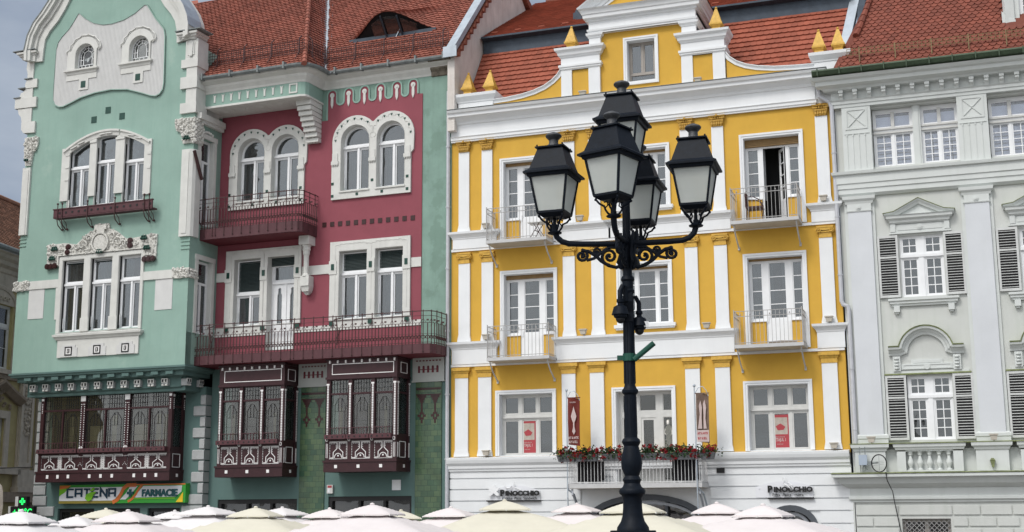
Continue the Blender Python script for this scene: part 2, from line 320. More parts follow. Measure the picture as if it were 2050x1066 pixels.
def pieces(mb):
    """shapes that stand well apart become separate meshes"""
    n = len(mb.v); par = list(range(n))
    def find(a):
        while par[a] != a: par[a] = par[par[a]]; a = par[a]
        return a
    for f in mb.f:
        r = find(f[0])
        for i in f[1:]:
            q = find(i)
            if q != r: par[q] = r
    isl = {}
    for i in range(n): isl.setdefault(find(i), []).append(i)
    ks = list(isl)
    if len(ks) < 2 or len(ks) > 400: return [mb]
    bx = []
    for k in ks:
        P = [mb.v[i] for i in isl[k]]; lo = [min(p[j] for p in P) for j in range(3)]; hi = [max(p[j] for p in P) for j in range(3)]; bx.append((lo, hi, max(hi[j]-lo[j] for j in range(3))))
    g = list(range(len(ks)))
    def fg(a):
        while g[a] != a: a = g[a]
        return a
    for a in range(len(ks)):
        for b in range(a+1, len(ks)):
            d = math.sqrt(sum(max(0, bx[a][0][j]-bx[b][1][j], bx[b][0][j]-bx[a][1][j])**2 for j in range(3)))
            if d <= max(.02, .5*max(bx[a][2], bx[b][2])):
                x, y = fg(a), fg(b)
                if x != y: g[y] = x
    roots = sorted({fg(a) for a in range(len(ks))})
    if len(roots) == 1: return [mb]
    out = []; own = {}
    for a, k in enumerate(ks):
        for i in isl[k]: own[i] = fg(a)
    for r in roots:
        b = MB(); mp = {}
        for f, m_ in zip(mb.f, mb.m):
            if own[f[0]] != r: continue
            q = []
            for i in f:
                if i not in mp: mp[i] = len(b.v); b.v.append(mb.v[i])
                q.append(mp[i])
            b.f.append(tuple(q)); b.m.append(m_)
        out.append(b)
    return out
class Thing:
    """an Empty at the thing's base with its parts below it"""
    def __init__(s, name, label, cat, fr, u, v, w, group=None, kind=None):
        s.fr = fr; s.o = (u, v, w); s.root = bpy.data.objects.new(name, None); COL.objects.link(s.root); s.root.empty_display_size = .2
        s.root.location = fr.world(u, v, w); s.root.rotation_euler = (0, 0, fr.a)
        s.root['label'] = label; s.root['category'] = cat
        if group: s.root['group'] = group
    def part(s, name, mb, mats, parent=None, label=None, smooth=False, kind=None):
        first = None
        for b in ([mb] if name in KEEP else pieces(mb)):
            o = mesh(name, b, mats, s.o, smooth); o.parent = parent or s.root
            if label: o['label'] = label
            if kind: o['kind'] = kind
            first = first or o
        return first
def mesh(name, mb, mats, org, smooth=False):
    me = bpy.data.meshes.new(name)
    a, b, c = org
    me.from_pydata([(x-a, -(z-c), y-b) for x, y, z in mb.v], [], mb.f)
    mats = mats if isinstance(mats, (list, tuple)) else [mats]
    for mt in mats: me.materials.append(mt)
    for p, k in zip(me.polygons, mb.m): p.material_index = min(k, len(mats)-1)
    bm = bmesh.new(); bm.from_mesh(me); bmesh.ops.recalc_face_normals(bm, faces=bm.faces); bm.to_mesh(me); bm.free()
    if smooth:
        for p in me.polygons: p.use_smooth = True
    o = bpy.data.objects.new(name, me); COL.objects.link(o)
    if smooth == 'auto':
        try: me.set_sharp_from_angle(angle=R(35))
        except Exception: pass
    return o
def solo(name, label, cat, mb, mats, fr, org, group=None, smooth=False):
    o = mesh(name, mb, mats, org, smooth); o.location = fr.world(*org); o.rotation_euler = (0, 0, fr.a)
    o['label'] = label; o['category'] = cat
    if group: o['group'] = group
    return o
def copy_tree(o, parent=None, **kw):
    c = o.copy(); COL.objects.link(c)
    if parent: c.parent = parent
    for ch in [x for x in list(bpy.data.objects) if x.parent == o]: copy_tree(ch, c)
    return c
def rect(a, b, c, d): return [(a, c), (b, c), (b, d), (a, d)]
def arc(cu, cv, r, a0, a1, n, rv=None):
    rv = rv or r
    return [(cu+r*math.cos(R(a0+(a1-a0)*i/n)), cv+rv*math.sin(R(a0+(a1-a0)*i/n))) for i in range(n+1)]
def archpoly(u0, u1, v0, vs, n=12, rise=None):
    c = (u0+u1)/2; r = (u1-u0)/2; return [(u0, v0), (u1, v0)] + arc(c, vs, r, 0, 180, n, rise or r)

# ---------------------------------------------------------------- windows
def pleat(mb, u0, u1, v0, v1, w, d=.03, p=.09):
    n = max(2, int((u1-u0)/p*2)); vs = []
    for i in range(n+1):
        u = u0+(u1-u0)*i/n; ww = w+(d if i % 2 else -d)*(.6+.4*math.sin(i*1.7))
        vs += [(u, v0, ww), (u, v1, ww)]
    return mb.add(vs, [(2*i, 2*i+2, 2*i+3, 2*i+1) for i in range(n)])
def window(T, outer, cells, wd, fm=None, name='window', glass=None, curtain=1, cw=None, label=None, poly=None, thick=.07, cpoly=None, opening=False):
    """outer (u0,u1,v0,v1) of the frame, cells = list of (u0,u1,v0,v1,cols,rows[,sash width]); wd = depth of the frame's face"""
    fm = fm or M_FRM; glass = glass or M_GLASS
    mb = MB(); u0, u1, v0, v1 = outer
    mb.plate(poly or rect(u0, u1, v0, v1), [rect(*c[:4]) for c in cells] + (cpoly or []), wd-thick, wd)
    g = MB(); [g.box(c[0], c[1], c[2], c[3], wd-thick*.65-.004, wd-thick*.65) for c in cells]
    if not opening: [g.prism(c, wd-thick*.65-.004, wd-thick*.65) for c in (cpoly or [])]
    for c in cells:
        a, b, cc, d, nc, nr = c[:6]; sw = c[6] if len(c) > 6 else .045
        if sw > 0: mb.plate(rect(a, b, cc, d), [rect(a+sw, b-sw, cc+sw, d-sw)], wd-thick*.9, wd-.018)
        ia, ib, ic, id_ = a+sw, b-sw, cc+sw, d-sw
        for i in range(1, nc): x = ia+(ib-ia)*i/nc; mb.box(x-.0125, x+.0125, ic, id_, wd-thick*.6, wd-.03)
        for j in range(1, nr): y = ic+(id_-ic)*j/nr; mb.box(ia, ib, y-.0125, y+.0125, wd-thick*.6, wd-.028)
    o = T.part(name, mb, fm, label=label)
    T.part('pane', g, glass, o)
    if curtain:
        c = MB(); W = u1-u0; cw = cw or M_CURT
        if curtain == 1: pleat(c, u0, u0+W*.42, v0, v1, wd-.25); pleat(c, u1-W*.42, u1, v0, v1, wd-.25)
        elif curtain == 2: pleat(c, u0, u1, v0, v1, wd-.25)
        elif curtain == 3: pleat(c, u0+W*.1, u0+W*.34, v0, v1, wd-.25); pleat(c, u1-W*.2, u1, v0, v1, wd-.25)
        T.part('curtain', c, cw, o)
    return o
def architrave(T, u0, u1, v0, v1, b=.12, proj=.06, rev=.32, mat=None, sill=False, bottom=False, name='window_surround'):
    """outer rectangle of a stepped moulding round an opening, with reveal linings"""
    mb = MB(); path = [(u0+b, v0), (u0+b, v1-b), (u1-b, v1-b), (u1-b, v0)]
    if bottom:
        path = [(u0+b, v0+b), (u0+b, v1-b), (u1-b, v1-b), (u1-b, v0+b)]
        mb.sweepuv(path, [(0, 0), (0, proj*.7), (b*.45, proj*.7), (b*.5, proj), (b, proj), (b, 0)], closed=True)
    else: mb.sweepuv(path, [(0, 0), (0, proj*.7), (b*.45, proj*.7), (b*.5, proj), (b, proj), (b, 0)])
    i0, i1, j0, j1 = u0+b, u1-b, v0+(b if bottom else 0), v1-b
    mb.box(i0-.01, i0+.012, j0, j1, -rev, .004); mb.box(i1-.012, i1+.01, j0, j1, -rev, .004)
    mb.box(i0+.012, i1-.012, j1-.012, j1+.01, -rev, .004); mb.box(i0+.012, i1-.012, j0-.01, j0+.012, -rev, .003)
    if sill: mb.box(u0-.08, u1+.08, v0-.10, v0-.003, 0, .14); mb.box(u0-.04, u1+.04, v0-.15, v0-.10, 0, .09)
    return T.part(name, mb, mat or M_WHT)
# ---------------------------------------------------------------- roof tiles
def tiles(O, A, B, Nn, a_lim, s0, s1, course, tw, rnd=.35, thick=.02, lift=.03, disp=None, skip=None, seg=4, mb=None, over=1.25):
    """scalloped flat tiles as separate pieces; A along the course, B up the slope, Nn normal"""
    mb = mb or MB(); O = Vector(O); A = Vector(A); B = Vector(B); Nn = Vector(Nn)
    ns = int((s1-s0)/course)+1
    for i in range(ns):
        s = s0+i*course; lo, hi = a_lim(s+course*.5)
        if hi <= lo: continue
        k0 = int(math.floor(lo/tw))-1; k1 = int(math.ceil(hi/tw))+1
        for k in range(k0, k1):
            a0 = (k+.5*(i % 2))*tw; a1 = a0+tw*.985
            c0 = max(a0, lo); c1 = min(a1, hi)
            if c1-c0 < .02: continue
            if skip and skip((c0+c1)/2, s+course*.4): continue
            if disp and disp((c0+c1)/2, s) < .03 and disp((c0+c1)/2, s+course*over) > .06: continue
            jit = random.uniform(-.004, .004); top = s+course*over; vs = []
            pts = []
            for j in range(seg+1):
                t = j/seg; a = a0+(a1-a0)*t; a_ = min(max(a, c0), c1)
                dz = rnd*course*(1-math.sqrt(max(0, 1-(2*t-1)**2))) if rnd else 0
                pts.append((a_, s+dz*1.0))
            for (a, q) in pts:
                l = lift+jit+(disp(a, q) if disp else 0); vs.append(O+A*a+B*q+Nn*l)
            for (a, q) in pts:
                l = lift+jit-thick+(disp(a, q) if disp else 0); vs.append(O+A*a+B*(q+.001)+Nn*l)
            for (a, q) in pts:
                l = (disp(a, top) if disp else 0)+.002; vs.append(O+A*a+B*top+Nn*l)
            n = seg+1
            fs = [(j, j+1, 2*n+j+1, 2*n+j) for j in range(seg)]+[(j, n+j, n+j+1, j+1) for j in range(seg)]
            mb.add([tuple(q) for q in vs], fs)
    return mb
def slope_frame(w0, v0, ang):
    """plane rising backwards from (w0, v0): returns origin, along, up-slope, normal in (u, v, w)"""
    c, s_ = math.cos(R(ang)), math.sin(R(ang)); return (0, v0, w0), (1, 0, 0), (0, s_, -c), (0, c, s_)
def balusters(mb, path, v0, v1, gap, size, n=None):
    for i in range(len(path)-1):
        (a, b), (c, d) = path[i], path[i+1]; L = math.hypot(c-a, d-b); k = max(1, round(L/gap))
        for j in range(k):
            t = (j+.5)/k; x = a+(c-a)*t; y = b+(d-b)*t; mb.box(x-size/2, x+size/2, v0, v1, y-size/2, y+size/2)
# ================================================================ ground
g = MB(); g.box(-400, 400, -.3, 0, -300, 500)
gm = pmat('square_paving', (.17, .16, .15), .9, .15, .5, .3, 8)
o = mesh('ground', g, gm, (0, 0, 0)); o['kind'] = 'structure'

# ================================================================ yellow building
Y = Thing('yellow_townhouse', 'yellow and white townhouse with stepped gable, white pilasters and little balconies', 'building', FY, -9.5, 0, 0)
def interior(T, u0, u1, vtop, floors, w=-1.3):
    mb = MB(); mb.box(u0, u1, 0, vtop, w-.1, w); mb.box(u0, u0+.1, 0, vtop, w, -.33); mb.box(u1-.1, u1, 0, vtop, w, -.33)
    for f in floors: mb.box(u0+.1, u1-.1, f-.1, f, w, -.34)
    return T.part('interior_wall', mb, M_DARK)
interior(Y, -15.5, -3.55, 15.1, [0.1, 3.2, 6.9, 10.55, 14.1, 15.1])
YO = dict(  # openings: u0,u1,v0,v1
    L3=(-13.76, -12.13, 10.66, 13.35), R3=(-6.13, -4.49, 10.66, 13.35), C3=(-9.95, -8.50, 11.52, 13.35),
    L2=(-13.76, -12.13, 7.0, 9.71), R2=(-6.15, -4.55, 7.0, 9.71), C2=(-10.0, -8.52, 7.92, 9.71),
    L1=(-13.93, -12.21, 4.09, 5.97), R1=(-6.28, -4.56, 4.09, 5.97), C1=(-10.22, -8.52, 3.2, 5.93))
mb = MB()
mb.plate([(-15.55, 4.0), (-3.48, 4.0), (-3.48, 15.0), (-15.55, 15.0)], [rect(*v) for k, v in YO.items() if k != 'C1'] + [rect(-10.22, -8.52, 4.1, 5.93)], -.34, 0)
Y.part('wall', mb, M_YEL)
# ground storey wall with horizontal joints, arched openings
mb = MB(); js = [0, .6, 1.0, 1.37, 1.70, 2.05, 2.40, 2.74, 3.09, 3.42, 3.70]
mb.plate(rect(-15.52, -3.50, 0, 4.0), [rect(-10.22, -8.52, 3.2, 3.99), [(-11.2, 0)]+[(-11.2, 2.3)]+arc(-9.4, 1.7, 1.8, 160, 20, 12, 1.18)[0:]+[(-7.6, 2.3), (-7.6, 0)],
    [(-5.95, 0), (-5.95, 1.9)]+arc(-5.2, 1.75, .75, 168, 12, 10, .78)+[(-4.45, 1.9), (-4.45, 0)],
    [(-14.0, 0), (-14.0, 1.7)]+arc(-13.2, 1.3, .8, 160, 20, 10, .7)+[(-12.4, 1.7), (-12.4, 0)]], -.3, .0)
Y.part('ground_floor_wall', mb, M_WHT)
mb = MB()
for i in range(len(js)-1):
    a, b = js[i]+.018, js[i+1]-.018
    segs = [(-15.56, -3.48)]
    if b > 3.1: segs = [(-15.56, -10.35), (-8.40, -3.48)]
    elif b > 2.3: segs = [(-15.56, -11.35), (-7.45, -6.05), (-6.05, -3.48)] if b > 2.7 else [(-15.56, -11.35), (-7.45, -6.1), (-4.38, -3.48)]
    else: segs = [(-15.56, -14.1), (-12.3, -11.35), (-7.45, -6.1), (-4.38, -3.48)]
    for p, q in segs: mb.sweep([(p, 0), (p, .0001), (q, .0001), (q, 0)], [(0, a), (.05, a+.015), (.05, b-.015), (0, b)]) if False else mb.box(p, q, a, b, 0.0005, .055)
Y.part('rusticated_bands', mb, M_WHT)
# pilasters ------------------------------------------------------
def pilaster(u, hw, v0, v1, kind, flare=True):
    mb = MB(); mb.box(u-hw, u+hw, v0+(.1 if flare else 0), v1, .001, .07)
    if flare: mb.prism([(u-hw-.032, v0), (u+hw+.032, v0), (u+hw+.032, v0+.04), (u+hw, v0+.2), (u-hw, v0+.2), (u-hw-.032, v0+.04)], .001, .085)
    p = Y.part('pilaster', mb, M_WHT)
    c = MB()
    if kind == 3:      # composite capital: leaves, volutes, abacus
        c.frus(u, .05, v1, v1+.2, hw-.02, .05, hw+.03, .08)
        for i in range(5):
            x = u-hw+.04+i*(2*hw-.08)/4
            c.lathe(x, .115, [(.015, v1+.02), (.035, v1+.06), (.028, v1+.12), (.045, v1+.155), (.012, v1+.17)], 6)
        for sx in (-1, 1):
            c.tube([(u+sx*(hw+.0+.055*math.cos(a)*(1-a/9)), v1+.235+.055*math.sin(a)*(1-a/9), .12) for a in [k*.7 for k in range(12)]], .02, 5)
            c.ball(u+sx*hw, v1+.235, .13, .03, 5)
        for i in range(4): c.ball(u-hw*.6+i*hw*.4, v1+.245, .115, .035, 5)
        c.frus(u, .05, v1+.29, v1+.33, hw+.06, .10, hw+.08, .12); c.ball(u, v1+.32, .16, .045, 6)
    elif kind == 2:    # ionic capital
        c.box(u-hw+.01, u+hw-.01, v1, v1+.16, .001, .085); c.box(u-hw-.03, u+hw+.03, v1+.16, v1+.19, .001, .12)
        for sx in (-1, 1):
            x = u+sx*(hw-.01)
            c.tube([(x+sx*.075*math.cos(a)*(1-a/11), v1+.21+.075*math.sin(a)*(1-a/11), .125) for a in [k*.6 for k in range(15)]], .018, 5)
            c.disc(x, v1+.21, .01, .075, .1)
        c.prism([(u-hw, v1+.24)]+[(u-hw+2*hw*t/6, v1+.24-.03*math.sin(PI*t/6)) for t in range(7)]+[(u+hw, v1+.285), (u-hw, v1+.285)], .01, .13)
        c.box(u-hw-.05, u+hw+.05, v1+.29, v1+.34, .001, .14)
    else:
        c.box(u-hw-.015, u+hw+.015, v1, v1+.15, .001, .085)
        c.sweep([(u-hw-.02, 0), (u-hw-.02, .09), (u+hw+.02, .09), (u+hw+.02, 0)], [(-.05, v1+.15), (.015, v1+.15), (.03, v1+.2), (.065, v1+.22), (.065, v1+.32), (-.05, v1+.32)])
    Y.part('capital', c, M_CAPD if kind == 3 else M_CAP, p)
for u in (-15.095, -14.305, -11.57, -10.76, -7.86, -6.89, -3.82): pilaster(u, .178, 11.18, 13.8, 3)
for u in (-15.08, -14.30, -11.62, -10.71, -7.80, -6.92, -3.86): pilaster(u, .19, 7.66, 10.15, 2)
for u in (-15.165, -14.395, -11.675, -10.785, -7.87, -6.985, -3.93): pilaster(u, .215, 4.09, 6.52, 1)
# string courses ---------------------------------------------------
def string(v0, v1, segs):
    mb = MB(); h = v1-v0
    for a, b in segs:
        mb.sweep([(a, 0), (a, .05), (b, .05), (b, 0)], [(-.04, v0+.08), (.03, v0+.08), (.03, v1-.24), (.045, v1-.22), (.05, v1-.19), (.09, v1-.13), (.15, v1-.07), (.16, v1), (-.04, v1+.012)])
    mb.box(-15.53, -3.485, v0, v0+.078, .001, .06)
    Y.part('string_course', mb, M_WHT)
string(10.55, 11.17, [(-15.44, -14.02), (-12.0, -10.3), (-10.3, -6.62), (-4.2, -3.49)])
string(6.87, 7.64, [(-15.46, -14.02), (-12.0, -6.64), (-4.2, -3.49)])
mb = MB()
mb.sweep([(-15.60, .05), (-3.50, .05)], [(-.04, 3.64), (.05, 3.64), (.06, 3.70), (.09, 3.72), (.10, 3.80), (.16, 3.88), (.19, 3.97), (.20, 4.04), (-.04, 4.075)])
Y.part('base_cornice', mb, M_WHT)
# main entablature
mb = MB()
mb.sweep([(-15.54, .06), (-3.97, .06), (-3.97, 0)], [(-.05, 14.15), (.02, 14.15), (.02, 14.2), (.05, 14.21), (.05, 14.28), (.08, 14.32), (.02, 14.33), (.02, 14.70), (.06, 14.73), (.08, 14.80), (.22, 14.90), (.30, 14.93), (.31, 15.02), (.36, 15.05), (.40, 15.13), (-.05, 15.16)])
mb.box(-3.96, -3.46, 14.2, 15.14, -.3, .04)
Y.part('main_cornice', mb, M_WHT)
mb = MB(); mb.sweep([(-15.54, .06), (-3.97, .06), (-3.97, 0)], [(.2, 15.155), (.415, 15.145), (.415, 15.158), (.2, 15.168)]); Y.part('cornice_flashing', mb, M_GUT)
# attic ----------------------------------------------------------------
mb = MB()
for a, b in ((-15.28, -14.08), (-3.94, -3.0)):
    mb.box(a, b, 15.16, 15.5, -.62, .1); path = [(a, -.6), (a, .1), (b, .1), (b, -.6)]
    mb.sweep(path, [(-.05, 15.44), (.02, 15.44), (.03, 15.48), (.06, 15.52), (.13, 15.62), (.14, 15.71), (-.05, 15.72)]); mb.box(a, b, 15.5, 15.715, -.6, .1)
Y.part('corner_pedestal', mb, M_WHT)
def swoop(pts, edge_u, edge_v0, sgn):
    mb = MB(); mb.k = 1
    low = [(p[0], 15.16) for p in reversed(pts)]
    mb.prism(pts+low, -.22, .035); mb.k = 0
    pr = [(-.11, 0.0), (-.11, .07), (-.03, .075), (0, .13), (.02, .13), (.02, -.24), (-.02, -.24)]
    pr = [(o*sgn, w_) for o, w_ in pr] if sgn < 0 else pr
    mb.sweepuv(pts, pr)
    mb.box(min(pts[0][0], pts[-1][0]), max(pts[0][0], pts[-1][0]), 15.158, 15.25, .0, .08)
    Y.part('gable_swoop', mb, [M_WHT, M_YEL])
swoop([(-14.08, 15.44), (-13.6, 15.46), (-13.1, 15.51), (-12.7, 15.59), (-12.35, 15.71), (-12.08, 15.87), (-11.9, 16.03), (-11.78, 16.2)], 0, 0, 1)
swoop([(-6.54, 16.1), (-6.42, 15.93), (-6.22, 15.77), (-5.95, 15.64), (-5.6, 15.54), (-5.1, 15.46), (-4.5, 15.42), (-3.94, 15.40)], 0, 0, 1)
# gable piers
for a, b, side in ((-11.77, -10.50, -1), (-7.91, -6.57, 1)):
    mb = MB(); mb.k = 1; mb.box(a+.02, b-.02, 15.16, 16.14, -.5, .06); mb.k = 0
    mb.box(a, a+.35, 15.16, 16.14, -.52, .12); mb.box(b-.37, b, 15.16, 16.14, -.52, .12)
    path = [(a, -.5), (a, .12), (b, .12), (b, -.5)]
    mb.box(a+.001, b-.001, 16.12, 16.84, -.52, .119)
    mb.sweep(path, [(-.05, 16.12), (.0, 16.12), (.02, 16.15), (.04, 16.16), (.04, 16.21), (.07, 16.22), (.07, 16.29), (0, 16.31), (-.05, 16.31)])
    mb.sweep(path, [(-.05, 16.54), (.02, 16.54), (.04, 16.58), (.08, 16.61), (.10, 16.70), (.17, 16.76), (.18, 16.83), (-.05, 16.85)])
    Y.part('gable_pier', mb, [M_WHT, M_YEL])
# central gable body
mb = MB()
gwn = (-9.63, -8.76, 15.55, 16.86)
mb.plate(rect(-10.55, -7.83, 15.16, 17.25), [rect(*gwn)], -.3, 0)
Y.part('gable_wall', mb, M_YEL)
mb = MB(); mb.box(-7.46, -7.42, 15.2, 17.9, -3.0, -.02); mb.box(-10.84, -10.80, 15.2, 17.9, -3.0, -.02); mb.box(-10.8, -7.46, 15.2, 17.9, -3.0, -2.9)
mb.box(-10.83, -10.46, 16.84, 17.23, -.4, .13); mb.box(-7.87, -7.42, 16.84, 17.23, -.4, .13)
for a, b in ((-10.83, -10.46), (-7.87, -7.42)):
    mb.sweep([(a, -.4), (a, .13), (b, .13), (b, -.4)], [(-.03, 17.08), (.02, 17.08), (.03, 17.12), (.08, 17.16), (.09, 17.225), (-.03, 17.225)])
path = [(-10.83, -2.9), (-10.83, .14), (-7.42, .14), (-7.42, -2.9)]
mb.box(-10.82, -7.43, 17.226, 18.0, -.45, .139)
mb.sweep(path, [(-.05, 17.226), (.02, 17.226), (.02, 17.28), (.05, 17.29), (.06, 17.35), (0, 17.37), (0, 17.60), (.05, 17.62), (.06, 17.68), (.15, 17.70), (.16, 17.80), (.19, 17.82), (.22, 17.93), (.30, 17.98), (-.05, 18.0)])
Y.part('gable_entablature', mb, M_WHT)
mb = MB(); ap = (-9.13, 19.36); L0 = (-11.13, 17.98); R0 = (-7.13, 17.98)
mb.k = 1; mb.prism([(-10.9, 18.0), (-7.36, 18.0), (ap[0], 19.1)], -.3, .05)
mb.k = 0; mb.sweepuv([L0, ap, R0], [(-.3, -.3), (-.3, .12), (-.18, .12), (-.16, .2), (-.08, .24), (0, .40), (.04, .42), (.04, -.3)])
mb.sweepuv([(-10.25, 18.12), (-9.13, 18.82), (-8.0, 18.12)], [(0, .05), (0, .09), (.07, .09), (.07, .05)], closed=True)
Y.part('pediment', mb, [M_WHT, M_YEL])
mb = MB()
mb.add([(-11.16, 18.0, .3), (-9.13, 19.42, .3), (-9.13, 19.42, -5.2), (-11.16, 18.0, -3), (-7.1, 18.0, .3), (-7.1, 18.0, -3)], [(0, 1, 2, 3), (1, 4, 5, 2)])
Y.part('gable_roof', mb, M_LEAD)
architrave(Y, -9.75, -8.64, 15.43, 16.98, .11, .06, .3, bottom=True)
window(Y, gwn, [(-9.57, -9.21, 15.84, 16.80, 1, 1, .04), (-9.17, -8.82, 15.84, 16.80, 1, 1, .04), (-9.57, -8.82, 15.6, 15.79, 1, 1, .01)], -.2, M_TAUPE, curtain=2, cw=M_CURTD)
# obelisks
ob = None
def obelisk(u, v, w, T=Y):
    c = MB(); c.frus(u, w, v, v+.05, .17, .17, .17, .17); c.frus(u, w, v+.05, v+.13, .14, .14, .12, .12); c.frus(u, w, v+.13, v+.19, .12, .12, .17, .17)
    c.frus(u, w, v+.19, v+.24, .2, .2, .2, .2); c.frus(u, w, v+.24, v+.73, .185, .185, .035, .035); c.ball(u, v+.77, w, .042, 6)
    T.part('obelisk', c, M_CAP)
for u, v, w_ in ((-15.0, 15.72, -.1), (-14.24, 15.72, -.1), (-11.47, 16.85, -.1), (-6.82, 16.85, -.1), (-3.78, 15.72, -.1), (-3.22, 15.72, -.1)): obelisk(u, v, w_)
# roofs --------------------------------------------------------------
O_, A_, B_, N_ = slope_frame(-.4, 15.45, 55.4)
def lim(s): return (-15.2, -2.95)
gsk = lambda a, s: -10.9 < a < -7.4
mb = tiles(O_, A_, B_, N_, lim, -.3, 2.92, .25, .19, rnd=.10, lift=.055, thick=.048, skip=gsk)
mb.add([(-15.25, 15.2, -.23), (-2.9, 15.2, -.23), (-2.9, 17.87, -2.07), (-15.25, 17.87, -2.07)], [(0, 1, 2, 3)])
Y.part('mansard_slope', mb, M_TILEY)
mb = MB(); mb.prism_u([(-2.0, 17.80), (-2.0, 18.25), (-1.75, 18.30), (-1.75, 18.36), (-2.6, 18.36), (-2.6, 17.8)], -15.2, -2.95); Y.part('mansard_break', mb, M_LEAD)
O_, A_, B_, N_ = slope_frame(-1.78, 18.33, 30.5)
mb = tiles(O_, A_, B_, N_, lim, 0, 6.75, .16, .2, rnd=.1, lift=.035, thick=.03)
mb.add([(-15.25, 18.3, -1.8), (-2.9, 18.3, -1.8), (-2.9, 21.75, -7.7), (-15.25, 21.75, -7.7)], [(0, 1, 2, 3)])
for k in range(14):
    x = -15+k*.85; mb.box(x, x+.25, 18.62, 18.66, -2.2, -2.17); mb.box(x, x+.02, 18.55, 18.66, -2.3, -2.17)
Y.part('roof', mb, M_TILEY)
mb = MB()
mb.box(-14.85, -13.8, 21.3, 22.0, -9.1, -8.3); mb.box(-14.95, -13.75, 21.98, 22.12, -9.2, -8.2); mb.box(-14.7, -14.0, 22.12, 22.3, -9.0, -8.4)
Y.part('chimney', mb, M_BRICK)
mb = MB(); mb.lathe(-13.3, -8.6, [(.07, 21.3), (.07, 22.1), (.17, 22.12), (.19, 22.2), (.05, 22.33), (.01, 22.36)], 10); Y.part('roof_vent', mb, M_LEAD)
mb = MB(); mb.box(-12.25, -11.72, 18.75, 19.25, -3.6, -2.9); mb.prism([(-12.2, 19.25), (-11.75, 19.25), (-11.85, 19.42), (-12.1, 19.42)], -3.6, -2.9); mb.box(-12.45, -11.5, 18.66, 18.80, -3.3, -2.6); mb.box(-12.15, -11.82, 18.85, 19.2, -2.9, -2.87)
Y.part('roof_hatch', mb, M_LEAD)
mb = MB()   # capped party walls with metal flashing
for a, b in ((-15.5, -15.22),):
    for i, seg in enumerate([((-.55, 15.75), (-2.5, 17.95)), ((-2.5, 17.95), (-2.5, 18.68)), ((-2.5, 18.68), (-9.4, 22.3))]):
        (w1, v1), (w2, v2) = seg; L = math.hypot(w2-w1, v2-v1); nx, nv = -(v2-v1)/L*.2*-1, 0
        dw, dv = (w2-w1)/L, (v2-v1)/L; nw, nvv = dv, -dw
        if nvv < 0 and i != 1: nw, nvv = -nw, -nvv
        mb.prism_u([(w1, v1), (w2, v2), (w2+nw*-.3, v2+nvv*-.3) if i != 1 else (w2-.3, v2), (w1-nw*.3, v1-nvv*.3) if i != 1 else (w1-.3, v1)], a, b)
Y.part('left_roof_flashing', mb, M_ZINC)
mb = MB(); mb.bar((-3.08, 16.16, -.78), (-2.80, 18.12, -2.13), .30, .14); mb.bar((-2.80, 18.1, -2.1), (-2.82, 18.62, -2.15), .28, .14); mb.bar((-2.82, 18.6, -2.1), (-2.82, 22.0, -7.8), .28, .2)
Y.part('right_roof_flashing', mb, M_ZINC)
